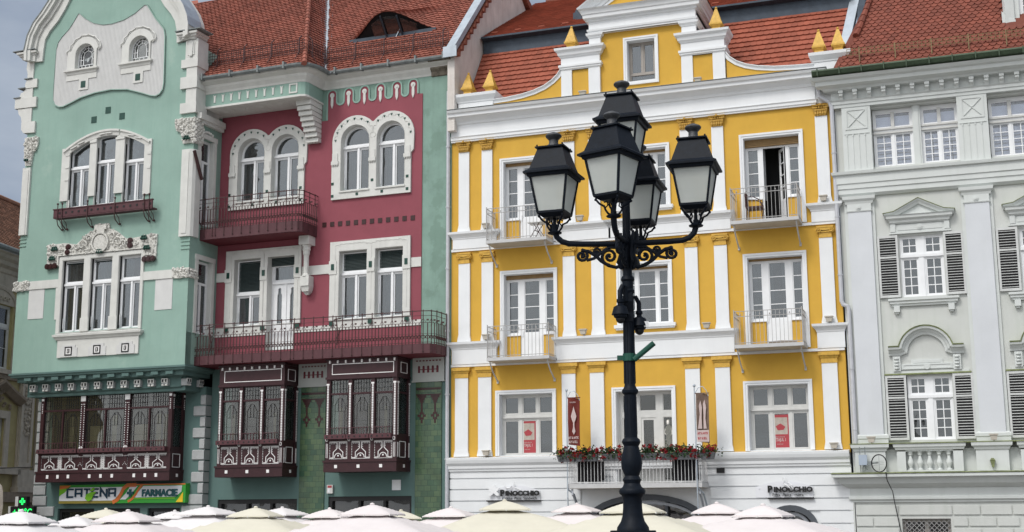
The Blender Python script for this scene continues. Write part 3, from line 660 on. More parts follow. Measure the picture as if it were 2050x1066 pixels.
# windows ------------------------------------------------------------
for k in YO:
    u0, u1, v0, v1 = YO[k]
    if k in ('C3', 'C2'): architrave(Y, u0-.12, u1+.12, v0, v1+.12, .12, .06, .32, sill=True)
    else: architrave(Y, u0-.12, u1+.12, v0, v1+.12, .12, .06, .32)
def french(u0, u1, v0, v1, pv, boxh, open_door=False, lights=4):
    """balcony opening: shutter box, side lights over yellow panels, glazed door in the middle"""
    b = MB(); b.box(u0+.012, u1-.012, v1-boxh, v1-.012, -.30, -.17)
    for i in range(int(boxh/.05)): b.box(u0+.013, u1-.013, v1-boxh+i*.05+.004, v1-boxh+i*.05+.03, -.17, -.158)
    W = u1-u0; a = u0+W*.30; c = u1-W*.27; top = v1-boxh; wd = -.24
    cells = [(u0+.06, a-.09, pv+.05, top-.05, 1, lights, .03), (c+.09, u1-.05, pv+.05, top-.05, 1, lights, .03)]
    if not open_door: cells.append((a+.09, c-.09, pv+.05, top-.05, 1, lights, .03))
    poly = [(u0+.01, pv), (a-.02, pv), (a-.02, v0+.02), (c+.02, v0+.02), (c+.02, pv), (u1-.01, pv), (u1-.01, top), (u0+.01, top)]
    hp = [[(a+.04, v0+.03), (c-.04, v0+.03), (c-.04, top-.05), (a+.04, top-.05)]] if open_door else []
    o = window(Y, (u0+.01, u1-.01, pv, top), cells, wd, name='balcony_door', poly=poly, cpoly=hp, curtain=3 if open_door else 1, opening=open_door)
    Y.part('shutter_box', b, M_BOXW, o)
    y = MB(); y.box(u0+.012, a-.03, v0, pv-.03, -.3, -.2); y.box(c+.03, u1-.012, v0, pv-.03, -.3, -.2); y.k = 1
    y.box(u0+.0, a-.02, pv-.03, pv-.001, -.3, -.16); y.box(c+.02, u1-.0, pv-.03, pv-.001, -.3, -.16)
    Y.part('window_apron', y, [M_YEL, M_FRM], o)
    if open_door:
        d = MB(); h = top-.05; x0 = c-.04; L = .45; ang = R(62)
        du, dw_ = -math.cos(ang)*L, -math.sin(ang)*L
        def P(t, v, e=0): return (x0+du*t+e*math.sin(ang), v, wd+dw_*t)
        def q(t0, t1, v0_, v1_, e0=0, e1=.04):
            vs = [P(t, v, e) for e in (e0, e1) for v in (v0_, v1_) for t in (t0, t1)]
            d.add(vs, [(0, 1, 3, 2), (4, 6, 7, 5), (0, 4, 5, 1), (2, 3, 7, 6), (0, 2, 6, 4), (1, 5, 7, 3)])
        q(0, .16, v0+.03, h); q(.84, 1, v0+.03, h); q(.16, .84, h-.09, h); q(.16, .84, v0+.03, pv-.02)
        for i in range(1, lights): vv = pv+(h-.09-pv)*i/lights; q(.16, .84, vv-.015, vv+.015, .005, .03)
        Y.part('open_door_leaf', d, M_FRM, o)
    else:
        d = MB(); d.box(a+.02, c-.02, v0+.05, pv-.02, wd+.001, wd+.01); d.box(a+.1, c-.1, v0+.15, pv-.12, wd+.01, wd+.018); d.box(a+.03, a+.05, pv-.05, pv+.13, wd, wd+.04)
        Y.part('door_panel', d, M_FRM, o)
french(*YO['L3'], 11.50, .10); french(*YO['R3'], 11.52, .24, True); french(*YO['L2'], 7.82, .13); french(*YO['R2'], 7.86, .07)
for k in ('C3', 'C2'):
    u0, u1, v0, v1 = YO[k]; W = u1-u0; t = v1-.08
    o = window(Y, (u0+.01, u1-.01, v0+.01, t), [(u0+.06, u0+W*.27, v0+.06, t-.04, 1, 4, .03), (u0+W*.33, u0+W*.70, v0+.06, t-.04, 1, 4, .03), (u0+W*.76, u1-.06, v0+.06, t-.04, 1, 4, .03)], -.24)
    b = MB(); b.box(u0+.012, u1-.012, t, v1-.012, -.30, -.19); Y.part('shutter_box', b, M_BOXW, o)
for k in ('L1', 'R1'):
    u0, u1, v0, v1 = YO[k]; W = u1-u0; cs = []
    for a, b in ((.05, .33), (.385, .66), (.70, .965)):
        cs += [(u0+W*a, u0+W*b, v0+.05, v0+1.10, 1, 1, .04), (u0+W*a, u0+W*b, v0+1.27, v1-.07, 1, 1, .04)]
    o = window(Y, (u0+.01, u1-.01, v0+.01, v1-.01), cs, -.22, M_FRMG, glass=M_GLASS, curtain=0)
    b = MB(); b.box(u0+.02, u1-.02, v0+1.15, v0+1.19, -.22, -.17); Y.part('transom_moulding', b, M_FRMG, o)
u0, u1, v0, v1 = YO['C1']
window(Y, (u0+.01, u1-.01, v0+.01, v1-.01), [(-10.1, -9.73, 5.30, 5.85, 1, 1, .03), (-10.1, -9.73, 3.3, 5.16, 1, 1, .03), (-9.58, -9.05, 5.34, 5.85, 1, 1, .03), (-9.53, -9.08, 3.9, 5.15, 1, 1, .07), (-8.86, -8.58, 5.34, 5.85, 1, 1, .02), (-8.86, -8.58, 3.3, 5.16, 1, 1, .02)], -.26, M_FRMG, name='balcony_door', glass=M_GLASS2, curtain=0)
# arched shop openings below
def arch_shop(cu, hw, v0, rise, name='shop_arch', inner=3):
    mb = MB(); base = [(cu-hw, 0), (cu-hw, v0)]+arc(cu, v0, hw, 180, 0, 16, rise)[1:-1]+[(cu+hw, v0), (cu+hw, 0)]
    mb.sweepuv(base, [(-.16, -.25), (-.16, .05), (0, .09), (0, -.25)]); mb.k = 1
    b2 = [(cu-hw+.24, 0), (cu-hw+.24, v0)]+arc(cu, v0, hw-.24, 180, 0, 16, rise-.2)[1:-1]+[(cu+hw-.24, v0), (cu+hw-.24, 0)]
    mb.sweepuv(b2, [(-.08, -.3), (-.08, -.1), (0, -.1), (0, -.3)]); mb.k = 0
    mb.box(cu-hw+.2, cu+hw-.2, v0-.35, v0-.25, -.3, -.12)
    for i in range(1, inner): x = cu-hw+2*hw*i/inner; mb.box(x-.04, x+.04, 0, v0+rise*.75, -.3, -.14)
    o = Y.part(name, mb, [M_AWN, M_AWN2]); g = MB(); g.prism(base, -.33, -.32); Y.part('shop_pane', g, M_GLASSD, o)
arch_shop(-9.4, 1.79, 2.1, .80); arch_shop(-5.2, .76, 1.92, .64, inner=2); arch_shop(-13.2, .8, 1.6, .4, inner=2)
# small parts on the wall: floodlights under the pilasters, downpipe
def flood(u, v, w_=.14, T=Y):
    c = MB(); c.frus(u, w_, v+.02, v+.15, .07, .05, .10, .07); c.box(u-.12, u+.12, v+.15, v+.18, w_-.07, w_+.09); c.box(u-.01, u+.01, v, v+.05, .02, w_)
    T.part('floodlight', c, M_SLABB)
for u, v in ((-14.3, 11.19), (-11.2, 11.19), (-7.4, 15.17), (-11.05, 15.17), (-3.85, 11.19), (-14.3, 7.66), (-11.15, 7.66), (-7.38, 7.66), (-3.86, 7.66), (-14.3, 4.09), (-3.9, 4.09)): flood(u, v, .2)
mb = MB(); mb.tube([(-3.80, 15.0, .22), (-3.84, 14.6, .2), (-3.82, 14.36, .16), (-3.55, 14.16, .14), (-3.49, 14.0, .14), (-3.49, 8.25, .14), (-3.45, 8.15, .14), (-3.33, 8.1, .14), (-3.31, 8.0, .14), (-3.31, 3.6, .14)], .062, 8)
for v in (12.6, 10.7, 9, 6.3, 4.6): mb.tube([(-3.49 if v > 8.2 else -3.31, v, .14), (-3.49 if v > 8.2 else -3.31, v+.04, .14)], .075, 8)
mb.tube([(-15.62, 15.9, .12), (-15.62, 0, .12)], .06, 7)
for v in (14, 12, 10, 8, 6, 4): mb.tube([(-15.62, v, .12), (-15.62, v+.05, .12)], .075, 7)
Y.part('downpipe', mb, M_PIPE)
# balconies ------------------------------------------------------------
def balcony(u0, u1, slab, top, w_, name='balcony', gap=.115, posts=True):
    s_ = MB(); s_.box(u0, u1, slab-.1, slab, .001, w_); s_.k = 1; s_.box(u0+.03, u1-.03, slab-.106, slab-.1, .01, w_-.03)
    o = Y.part(name, s_, [M_SLABW, M_SLABB]); r = MB(); path = [(u0+.02, .02), (u0+.02, w_-.02), (u1-.02, w_-.02), (u1-.02, .02)]
    for v in (top-.02, top-.17, slab+.04): r.sweep(path, [(-.009, v), (.009, v), (.009, v+.018), (-.009, v+.018)])
    balusters(r, path, slab, top, gap, .012)
    for x, y in ((u0+.02, w_-.02), (u1-.02, w_-.02)): r.box(x-.013, x+.013, slab, top+.04, y-.013, y+.013)
    n = int((u1-u0)/.28)
    for i in range(n): r.ball(u0+.2+i*.28, top-.11, w_-.02, .022, 4, 1.3)
    Y.part('railing', r, M_RAILW, o)
    for x in (u0+.08, u1-.08):
        b = MB(); b.tube([(x, slab-.12, w_-.08), (x, slab-.22, w_-.14), (x, slab-.42, w_*.55), (x, slab-.62, .10), (x, slab-.68, .02)], .022, 6); b.box(x-.03, x+.03, slab-.72, slab-.62, 0, .05)
        Y.part('bracket', b, M_SLABW, o)
    return o
balcony(-14.07, -12.1, 10.68, 11.70, .8); balcony(-6.45, -4.5, 10.68, 11.64, .85); balcony(-14.05, -12.05, 7.03, 8.0, .8); balcony(-6.48, -4.52, 7.06, 8.03, .85)
s_ = MB(); s_.box(-11.44, -7.5, 3.07, 3.2, .02, .98); s_.k = 1; s_.box(-11.4, -7.54, 3.06, 3.07, .03, .95)
o = Y.part('long_balcony', s_, [M_SLABW, M_SLABB]); r = MB(); path = [(-11.42, .02), (-11.42, .96), (-7.52, .96), (-7.52, .02)]
for v in (3.84, 3.22): r.sweep(path, [(-.012, v), (.012, v), (.012, v+.025), (-.012, v+.025)])
balusters(r, path, 3.2, 3.86, .103, .013)
Y.part('railing', r, M_RAILL, o)
for x in (-11.35, -7.6):
    b = MB(); b.tube([(x, 3.05, .9), (x+.02, 2.9, .92), (x+.02, 2.75, .7), (x, 2.45, .3), (x, 2.3, .06)], .03, 6); Y.part('bracket', b, M_AWN2, o)

# ================================================================ pale grey building on the right
G = Thing('pale_grey_mansion', 'pale grey mansion with louvred shutters, pediments over windows and a red tiled roof', 'building', FY, 0, 0, 0)
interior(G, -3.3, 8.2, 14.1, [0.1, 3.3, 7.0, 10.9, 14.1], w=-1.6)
P_ = 3.18
mb = MB(); holes = []
for k in (0, 1, 2):
    d = k*P_; holes += [rect(-1.83+d, -.66+d, 8.29, 10.04), rect(-1.87+d, -.66+d, 4.3, 6.06), rect(-2.4+d, -.01+d, 12.12, 13.88), rect(-2.2+d, -.93+d, .9, 2.17)]
mb.plate(rect(-3.42, 8.2, 0, 14.0), holes, -.3, 0)
G.part('wall', mb, M_PALE)
# rusticated ground floor blocks
mb = MB(); rows = [(2.53, 2.26), (2.22, 1.96), (1.92, 1.6), (1.56, 1.2), (1.16, .8)]
for r_, (t, b) in enumerate(rows):
    cuts = [-3.43, -2.27, -.87, -.15, .65, 1.9, 3.0, 4.2, 5.2, 6.4, 7.3, 8.2] if r_ % 2 == 0 else [-3.43, -2.95, -2.27, -.88, -.48, .24, .82, 2.2, 3.4, 5.0, 6.0, 7.4, 8.2]
    for a, b2 in zip(cuts[:-1], cuts[1:]):
        if r_ == 0 and a == -2.27: pass
        if b < 2.2 and (a > -2.35 and b2 < -.8) or b < 2.2 and (a > .75 and b2 < 2.4) or b < 2.2 and (a > 4.0 and b2 < 5.6): continue
        mb.box(a+.02, b2-.02, b+.018, t-.018, .001, .04)
mb.box(-3.56, -3.44, 0, 2.62, -.2, .05); mb.box(8.19, 8.2, 0, 14, -12, -.31)
G.part('rusticated_blocks', mb, M_PALE)
for k in (0, 1, 2):
    d = k*P_; u0, u1 = -2.2+d, -.93+d
    o = window(G, (u0, u1, .9, 2.17), [(u0+.06, (u0+u1)/2-.03, .96, 2.11, 1, 1, .03), ((u0+u1)/2+.03, u1-.06, .96, 2.11, 1, 1, .03)], -.22, M_TAUPE, curtain=0, glass=M_GLASSD, name='cellar_window')
    gr = MB(); n = 12
    for i in range(-n, n):
        a = u0+(i)*.13
        for s2 in (1, -1):
            p0 = [a if s2 > 0 else a, .9]; p1 = [a+1.27, 2.17]
            x0, x1 = a, a+1.27; y0, y1 = (.9, 2.17) if s2 > 0 else (2.17, .9)
            if x1 <= u0 or x0 >= u1: continue
            if x0 < u0: y0 += (u0-x0)*s2; x0 = u0
            if x1 > u1: y1 -= (x1-u1)*s2; x1 = u1
            if x1-x0 > .05: gr.bar((x0, y0, -.05), (x1, y1, -.05), .014)
    G.part('lattice_grille', gr, M_RAILW, o)
# lower cornice and parapet with balusters
mb = MB()
mb.sweep([(-3.46, -.2), (-3.46, .0), (8.2, .0)], [(-.02, 2.62), (.06, 2.62), (.06, 2.66), (.12, 2.70), (.12, 2.76), (.08, 2.80), (.08, 3.0), (.16, 3.03), (.30, 3.12), (.36, 3.24), (.38, 3.28), (.52, 3.30), (.52, 3.38), (-.02, 3.39)])
G.part('lower_cornice', mb, M_PALE2)
mb = MB(); mb.sweep([(-3.46, -.2), (-3.46, .0), (8.2, .0)], [(-.02, 3.392), (.54, 3.385), (.55, 3.40), (.5, 3.418), (-.02, 3.43)]); G.part('mossy_ledge', mb, M_MOSS)
mb = MB(); mb.box(-3.35, 8.2, 3.43, 4.05, .0, .10)
for a, b in [(-3.33, -2.52), (-.17, .66), (-.17+P_, .66+P_), (-.17+2*P_, .66+2*P_)]:
    mb.box(a, b, 3.43, 4.06, .1, .3); mb.sweep([(a, .1), (a, .3), (b, .3), (b, .1)], [(-.02, 3.98), (.03, 4.0), (.05, 4.06), (.1, 4.1), (.11, 4.19), (-.02, 4.19)]); mb.box(a, b, 4.05, 4.188, .1, .3)
for d in (0, P_, 2*P_):
    a, b = -2.22+d, -.5+d
    mb.box(a, -1.99+d, 3.43, 4.06, .1, .3); mb.box(-.75+d, b, 3.43, 4.06, .1, .3); mb.box(a, b, 3.43, 3.47, .1, .29); mb.box(a, b, 3.98, 4.19, .1, .3)
    mb.sweep([(a, .1), (a, .3), (b, .3), (b, .1)], [(-.02, 4.0), (.03, 4.02), (.05, 4.07), (.08, 4.1), (.09, 4.19), (-.02, 4.19)])
G.part('parapet', mb, M_PALE2)
for d in (0, P_, 2*P_):
    for i in range(5):
        b = MB(); x = -1.87+d+i*.25
        b.lathe(x, .2, [(.075, 3.47), (.075, 3.50), (.04, 3.52), (.045, 3.56), (.085, 3.64), (.085, 3.69), (.045, 3.80), (.035, 3.86), (.06, 3.89), (.06, 3.92), (.075, 3.94), (.075, 3.98)], 12)
        G.part('baluster', b, M_PALE2, smooth='auto')
mb = MB(); mb.box(-3.47, 8.2, 4.19, 4.215, -.02, .42); G.part('parapet_ledge', mb, M_MOSS)
# giant pilasters
for d in (0, P_, 2*P_, 3*P_):
    c = -2.87+d; mb = MB()
    mb.box(c-.42, c+.42, 4.215, 11.28, .001, .06)
    sh = MB(); sh.box(c-.325, c+.325, 4.3, 10.83, .061, .13); G.part('pilaster_shaft', sh, M_LAV)
    mb.sweep([(c-.40, 0), (c-.40, .1), (c+.40, .1), (c+.40, 0)], [(-.02, 4.216), (.04, 4.216), (.04, 4.33), (.06, 4.36), (.06, 4.44), (.02, 4.47), (-.02, 4.49)]); mb.box(c-.40, c+.40, 4.216, 4.48, .01, .1)
    mb.box(c-.335, c+.335, 10.83, 11.06, .06, .14); mb.sweep([(c-.33, 0), (c-.33, .13), (c+.33, .13), (c+.33, 0)], [(-.02, 10.82), (.02, 10.82), (.03, 10.85), (-.02, 10.85)])
    mb.sweep([(c-.36, 0), (c-.36, .12), (c+.36, .12), (c+.36, 0)], [(-.02, 11.04), (.02, 11.05), (.04, 11.12), (.09, 11.18), (.10, 11.27), (-.02, 11.28)]); mb.box(c-.36, c+.36, 11.04, 11.275, .01, .12)
    mb.disc(c-.02, 10.94, .14, .07, .025); mb.disc(c-.02, 10.94, .165, .035, .02)
    G.part('giant_pilaster', mb, M_PALE2)
# string course
mb = MB(); mb.sweep([(-3.36, -.1), (-3.36, .04), (8.2, .04)], [(-.05, 11.285), (.02, 11.285), (.06, 11.33), (.09, 11.36), (.09, 11.50), (.12, 11.51), (.12, 11.64), (.15, 11.66), (.15, 11.90), (.22, 11.92), (.24, 12.0), (-.05, 12.03)]); G.part('string_course', mb, M_PALE2)
# top storey pilasters
for d in (0, P_, 2*P_, 3*P_):
    a, b = -3.22+d, -2.41+d; mb = MB(); mb.box(a, b, 12.03, 13.95, .001, .13)
    mb.plate(rect(a+.09, b-.09, 13.27, 13.90), [rect(a+.15, b-.15, 13.33, 13.84)], .13, .15); c_ = ((a+b)/2, 13.585)
    for s2 in (1, -1): mb.bar((a+.16, c_[1]-.245*s2, .145), (b-.16, c_[1]+.245*s2, .145), .02, .02)
    for i in range(4):
        x = a+.12+i*.17; mb.prism([(x-.025, 13.12), (x+.025, 13.12), (x+.012, 13.06), (x-.012, 13.06)], .13, .155); mb.box(x-.006, x+.006, 12.1, 13.06, .13, .145)
    mb.box(a+.05, b-.05, 13.13, 13.15, .13, .15)
    G.part('attic_pilaster', mb, M_PALE2)
for d in (0, P_, 2*P_):
    for a, b in ((-2.38+d, -1.27+d), (-1.05+d, -.03+d)):
        mid = (a+b)/2
        o = window(G, (a, b, 12.13, 13.87), [(a+.05, mid-.03, 12.18, 13.13, 2, 4, .04), (mid+.03, b-.05, 12.18, 13.13, 2, 4, .04), (a+.05, b-.05, 13.32, 13.78, 1, 1, .04)], -.22, M_FRM, curtain=0, glass=M_GLASSC)
        c = MB(); c.box(a+.05, b-.02, 12.13, 13.05, -.36, -.35); c.box(a+.05, b-.02, 13.3, 13.68, -.36, -.35); G.part('blind', c, M_PALEB, o)
        c = MB(); c.box(mid-.05, mid+.05, 13.32, 13.78, -.22, -.2); c.box(a, b, 13.14, 13.19, -.22, -.17); c.box(a, b, 13.26, 13.31, -.22, -.17)
        G.part('transom', c, M_FRMG, o); c = MB()
        for e in (.30, .82): c.box(a+e-.012, a+e+.012, 12.14, 13.0, -.345, -.33); [c.box(a+e-.19, a+e+.17, v, v+.022, -.345, -.33) for v in (12.35, 12.56, 12.77)]
        G.part('inner_window_bars', c, M_TAUPE, o)
    c = MB(); c.box(-1.27+d, -1.05+d, 12.12, 13.88, -.3, -.10); c.box(-1.22+d, -1.10+d, 12.12, 13.88, -.1, -.07); G.part('stone_mullion', c, M_PALE2)
# shuttered windows
def shutter(T, u0, u1, v0, v1, split, parent):
    mb = MB(); mb.plate(rect(u0, u1, v0, v1), [rect(u0+.06, u1-.06, v0+.07, split-.025), rect(u0+.06, u1-.06, split+.025, v1-.07)], .03, .075)
    mb.k = 1; mb.box(u0+.05, u1-.05, v0+.05, v1-.05, .003, .02); mb.k = 0  # black backing panel stands in for the shade in the gaps between slats
    for a, b in ((v0+.07, split-.025), (split+.025, v1-.07)):
        n = int((b-a)/.072)
        for i in range(n):
            v = a+(b-a)*(i+.5)/n
            vs = [(x, v+dv, ww) for x in (u0+.055, u1-.055) for dv, ww in ((.004, .047), (.010, .048), (-.004, .072), (-.010, .071))]
            mb.add(vs, [(0, 1, 2, 3), (4, 5, 6, 7), (0, 1, 5, 4), (1, 2, 6, 5), (2, 3, 7, 6), (3, 0, 4, 7)])
    return T.part('shutter', mb, [M_SHUTW, M_BLK], parent)
mbd = MB()
for d in (0, P_, 2*P_):
    for (v0, v1, tr) in ((8.29, 10.04, 9.47), (4.3, 6.06, 5.50)):
        u0, u1 = -1.85+d, -.66+d; mid = (u0+u1)/2
        cs = [(u0+.07, mid-.10, v0+.04, tr-.08, 2, 4, .04), (mid+.10, u1-.05, v0+.04, tr-.08, 2, 4, .04), (u0+.07, mid-.10, tr+.06, v1-.04, 2, 2, .04), (mid+.10, u1-.05, tr+.06, v1-.04, 2, 2, .04)]
        o = window(G, (u0, u1, v0, v1), cs, -.06, M_FRM, curtain=2, cw=M_CURTD)
        c = MB(); c.box(u0, u1, tr-.05, tr+.03, -.06, -.02); c.box(mid-.06, mid+.06, v0, tr-.05, -.06, -.035); G.part('transom', c, M_FRM, o)
        shutter(G, -2.43+d, -1.87+d, v0, v1+.03, tr-.03, o); shutter(G, -.64+d, -.11+d, v0, v1+.03, tr-.03, o)
    b = MB(); b.sweep([(-2.12+d, 0), (-2.12+d, .06), (-.42+d, .06), (-.42+d, 0)], [(-.03, 8.03), (.01, 8.03), (.02, 8.08), (.06, 8.1), (.06, 8.16), (.1, 8.18), (.1, 8.24), (-.03, 8.25)])
    for x in (-2.0+d, -.54+d): b.box(x-.08, x+.08, 7.86, 8.03, .001, .13); b.box(x-.05, x+.05, 7.81, 7.86, .001, .09)
    G.part('window_sill', b, M_PALE2)
    # triangular pediment
    b = MB(); c = -1.25+d; path = [(c-.78, 0), (c-.78, .1), (c+.78, .1), (c+.78, 0)]
    b.box(c-.78, c+.78, 10.39, 10.62, .001, .10); b.sweep(path, [(-.02, 10.40), (.03, 10.42), (.04, 10.48), (.11, 10.53), (.12, 10.60), (.15, 10.62), (-.02, 10.63)])
    b.sweepuv([(c-.95, 10.62), (c-.66, 10.66), (c, 11.0), (c+.66, 10.66), (c+.95, 10.62)], [(-.06, 0), (-.06, .12), (0, .15), (.03, .2), (.06, .22), (.06, 0)])
    b.prism([(c-.7, 10.62), (c+.7, 10.62), (c, 10.98)], .001, .05)
    b.box(c-.80, c+.80, 10.14, 10.39, .001, .05); b.box(c-.60, c+.60, 10.2, 10.36, .05, .065); b.box(c-.80, c-.66, 10.16, 10.39, .05, .09); b.box(c+.66, c+.80, 10.16, 10.39, .05, .09); b.disc(c, 10.28, .05, .085, .03); b.disc(c, 10.28, .08, .05, .015)
    b.box(c-.84, c+.84, 10.10, 10.15, .001, .08)
    G.part('triangular_pediment', b, M_PALE2)
    b = MB(); b.sweepuv([(c-.97, 10.62), (c-.66, 10.66), (c, 11.0), (c+.66, 10.66), (c+.97, 10.62)], [(.061, 0), (.061, .225), (.08, .235), (.08, 0)]); G.part('mossy_cap', b, M_MOSS)
    # arched pediment
    b = MB(); c = -1.29+d
    pa = [(c-1.0, 6.74), (c-.70, 6.74)]+arc(c, 6.70, .60, 172, 8, 16, .60)+[(c+.70, 6.74), (c+1.0, 6.74)]
    b.sweepuv(pa, [(-.10, 0), (-.10, .08), (-.04, .1), (0, .14), (.04, .16), (.06, .24), (.12, .26), (.12, 0)])
    b.box(c-.70, c+.70, 6.24, 6.40, .001, .04); b.plate(rect(c-.66, c+.66, 6.25, 6.39), [rect(c-.62, c+.62, 6.28, 6.36)], .04, .055); b.disc(c, 6.31, .04, .08, .04)
    b.box(c-.42, c+.42, 6.40, 6.52, .001, .03); b.box(c-.36, c+.36, 6.42, 6.49, .03, .04)
    b.box(c-1.0, c+1.1, 6.14, 6.2, .001, .06)
    for x in (c-.80, c+.80):
        b.box(x-.10, x+.10, 6.20, 6.62, .001, .10)
        for i in range(4): b.lathe(x, .10, [(.02, 6.24+i*.09), (.07, 6.27+i*.09), (.07, 6.29+i*.09), (.02, 6.32+i*.09)], 8)
    G.part('arched_pediment', b, M_PALE2)
    b = MB(); b.sweepuv(pa, [(.121, 0), (.121, .27), (.155, .29), (.155, 0)]); b.box(c-1.15, c+1.15, 6.10, 6.14, .001, .09); G.part('mossy_cap', b, M_MOSS)
# upper entablature
mb = MB()
mb.sweep([(-3.38, -.2), (-3.38, .02), (8.2, .02)], [(-.05, 13.95), (.13, 13.95), (.13, 14.04), (.16, 14.05), (.16, 14.13), (.20, 14.17), (.12, 14.18), (.12, 14.42), (.3, 14.44), (.34, 14.50), (.50, 14.56), (.52, 14.66), (.60, 14.70), (.66, 14.78), (-.05, 14.8)])
for i in range(29):
    x = -3.20+i*.40; mb.box(x-.065, x+.065, 14.34, 14.42, .14, .36); mb.prism_u([(.14, 14.16), (.22, 14.16), (.25, 14.22), (.33, 14.27), (.33, 14.34), (.14, 14.34)], x-.055, x+.055)
G.part('main_cornice', mb, M_PALE2)
mb = MB(); 
mb.prism_u([(.50, 14.81), (.60, 14.80), (.76, 14.83), (.82, 14.92), (.80, 14.97), (.60, 14.95), (.5, 14.9)], -3.95, 8.2)
for i in range(20): mb.box(-3.8+i*.62, -3.77+i*.62, 14.79, 14.99, .5, .84)
G.part('gutter', mb, M_GUTG)
O_, A_, B_, N_ = slope_frame(.66, 14.92, 50)
def limg(s): return (-3.32+min(1, s/1.9)*.62+max(0, s-1.9)*.17, 8.2)
mb = tiles(O_, A_, B_, N_, limg, 0, 5.2, .185, .19, rnd=.62, lift=.035, thick=.022, skip=lambda a, s: s > 1.25 and 1.42 < a < 3.42, over=1.6, seg=6)
mb.add([(-3.4, 14.9, .66), (8.2, 14.9, .66), (8.2, 18.9, -2.7), (-2.1, 18.9, -2.7)], [(0, 1, 2, 3)])
G.part('roof', mb, M_TILEW)
mb = MB()
for i in range(10):
    s0 = 1.75+i*.36; a, _ = limg(s0); c, s_2 = math.cos(R(50)), math.sin(R(50))
    p = Vector((a+.02, 14.92+s_2*s0, .66-c*s0))+Vector((0, c, s_2))*.06; q = Vector((limg(s0+.4)[0]+.02, 14.92+s_2*(s0+.4), .66-c*(s0+.4)))+Vector((0, c, s_2))*.05
    mb.tube([p, q], [.10, .085], 8)
G.part('hip_tiles', mb, M_TILEW)
mb = MB()
mb.prism_u([(.2, 14.9), (.2, 15.42), (-.6, 16.38), (-3.2, 19.48), (-3.2, 14.9)], -2.72, -2.5); G.part('party_wall_flashing', mb, M_LEAD)
mb = MB()   # snow guard
for s_0, hh in ((.58, 0),):
    c, s_2 = math.cos(R(50)), math.sin(R(50)); base = Vector((0, 14.92+s_2*s_0, .66-c*s_0))
    for k in (.08, .17, .26): mb.bar(base+Vector((-2.95, k, .1)), base+Vector((8.2, k, .1)), .012)
    for i in range(100): mb.bar(base+Vector((-2.95+i*.11, .04, .1)), base+Vector((-2.95+i*.11, .28, .1)), .014)
    for i in range(11): mb.bar(base+Vector((-2.6+i, .3, .12)), base+Vector((-2.6+i, -.2, .2)), .03)
G.part('snow_guard', mb, pmat('tarnished_snow_guard', (.18, .13, .06), .7, .3, 10, .2))
# dormer
mb = MB(); du = 1.42; mb.plate([(du, 15.9), (3.4, 15.9), (3.4, 18.6), (du, 18.6)], [rect(du+.42, 3.0, 16.05, 18.4)], -.75, -.5)
mb.sweepuv([(du-.02, 15.85), (du-.02, 18.6)], [(-.3, -.5), (-.3, -.42), (-.05, -.36), (0, -.5)]); mb.box(du, du+.06, 15.9, 18.6, -3, -.6)
mb.prism([(du-.06, 15.92), (du+.3, 15.92), (du+.3, 16.2), (du+.12, 16.28), (du-.06, 16.5)], -.52, -.38)
o = G.part('dormer', mb, M_PALE2); window(G, (du+.42, 3.0, 16.05, 18.4), [(du+.50, du+.95, 16.12, 18.3, 2, 4, .04), (du+1.0, 2.9, 16.12, 18.3, 2, 4, .04)], -.62, M_FRM, curtain=0)
mb = MB(); mb.prism_u([(-.1, 15.75), (-.55, 15.92), (-.75, 15.92), (-.5, 15.55)], du-.1, 3.6); G.part('dormer_flashing', mb, M_GUTG)
for x in (-2.87, .31): flood(x, 4.22, .38, G)
# ================================================================ green and raspberry building
T = Thing('green_raspberry_building', 'art nouveau building in mint green and raspberry with a curved tower gable and wooden bays', 'building', FG, -8, 0, 0)
W = 1.65
tm = 'tower '
mb = MB(); mb.box(-15.8, .02, 0, 16.9, -1.9, -1.8); mb.box(-15.8, -15.7, 0, 18, -1.8, -.3); mb.box(-.12, .02, 0, 16.9, -1.8, -.31)
for f in (.1, 3.2, 7.2, 11.4, 16.0): mb.box(-15.7, -.12, f-.1, f, -1.8, -.34)
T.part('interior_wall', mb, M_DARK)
def arched(u0, u1, v0, vs): return archpoly(u0, u1, v0, vs, 14)
A3 = [(-8.05, -6.97, 12.93, 14.62), (-6.70, -5.62, 12.93, 14.62), (-4.01, -2.93, 12.93, 14.64), (-2.67, -1.62, 12.93, 14.64)]
A2 = [(-8.05, -6.99, 8.62, 10.92), (-6.73, -5.67, 7.75, 10.92), (-4.0, -2.95, 8.60, 10.90), (-2.67, -1.64, 8.60, 10.90)]
mb = MB(); mb.plate(rect(-8.8, .03, 0, 16.55), [arched(*a) for a in A3]+[rect(*a) for a in A2]+[rect(-8.42, -5.40, 0, 2.86), rect(-4.25, -1.30, 0, 2.92)], -.32, 0)
T.part('wall', mb, M_MINT2)
# teal ground floor
mb = MB(); mb.plate(rect(-8.8, .03, 0, 7.25), [rect(-8.42, -5.40, 0, 2.86), rect(-4.25, -1.30, 0, 2.92)], .0005, .02)
T.part('ground_floor_wall', mb, M_TEAL)
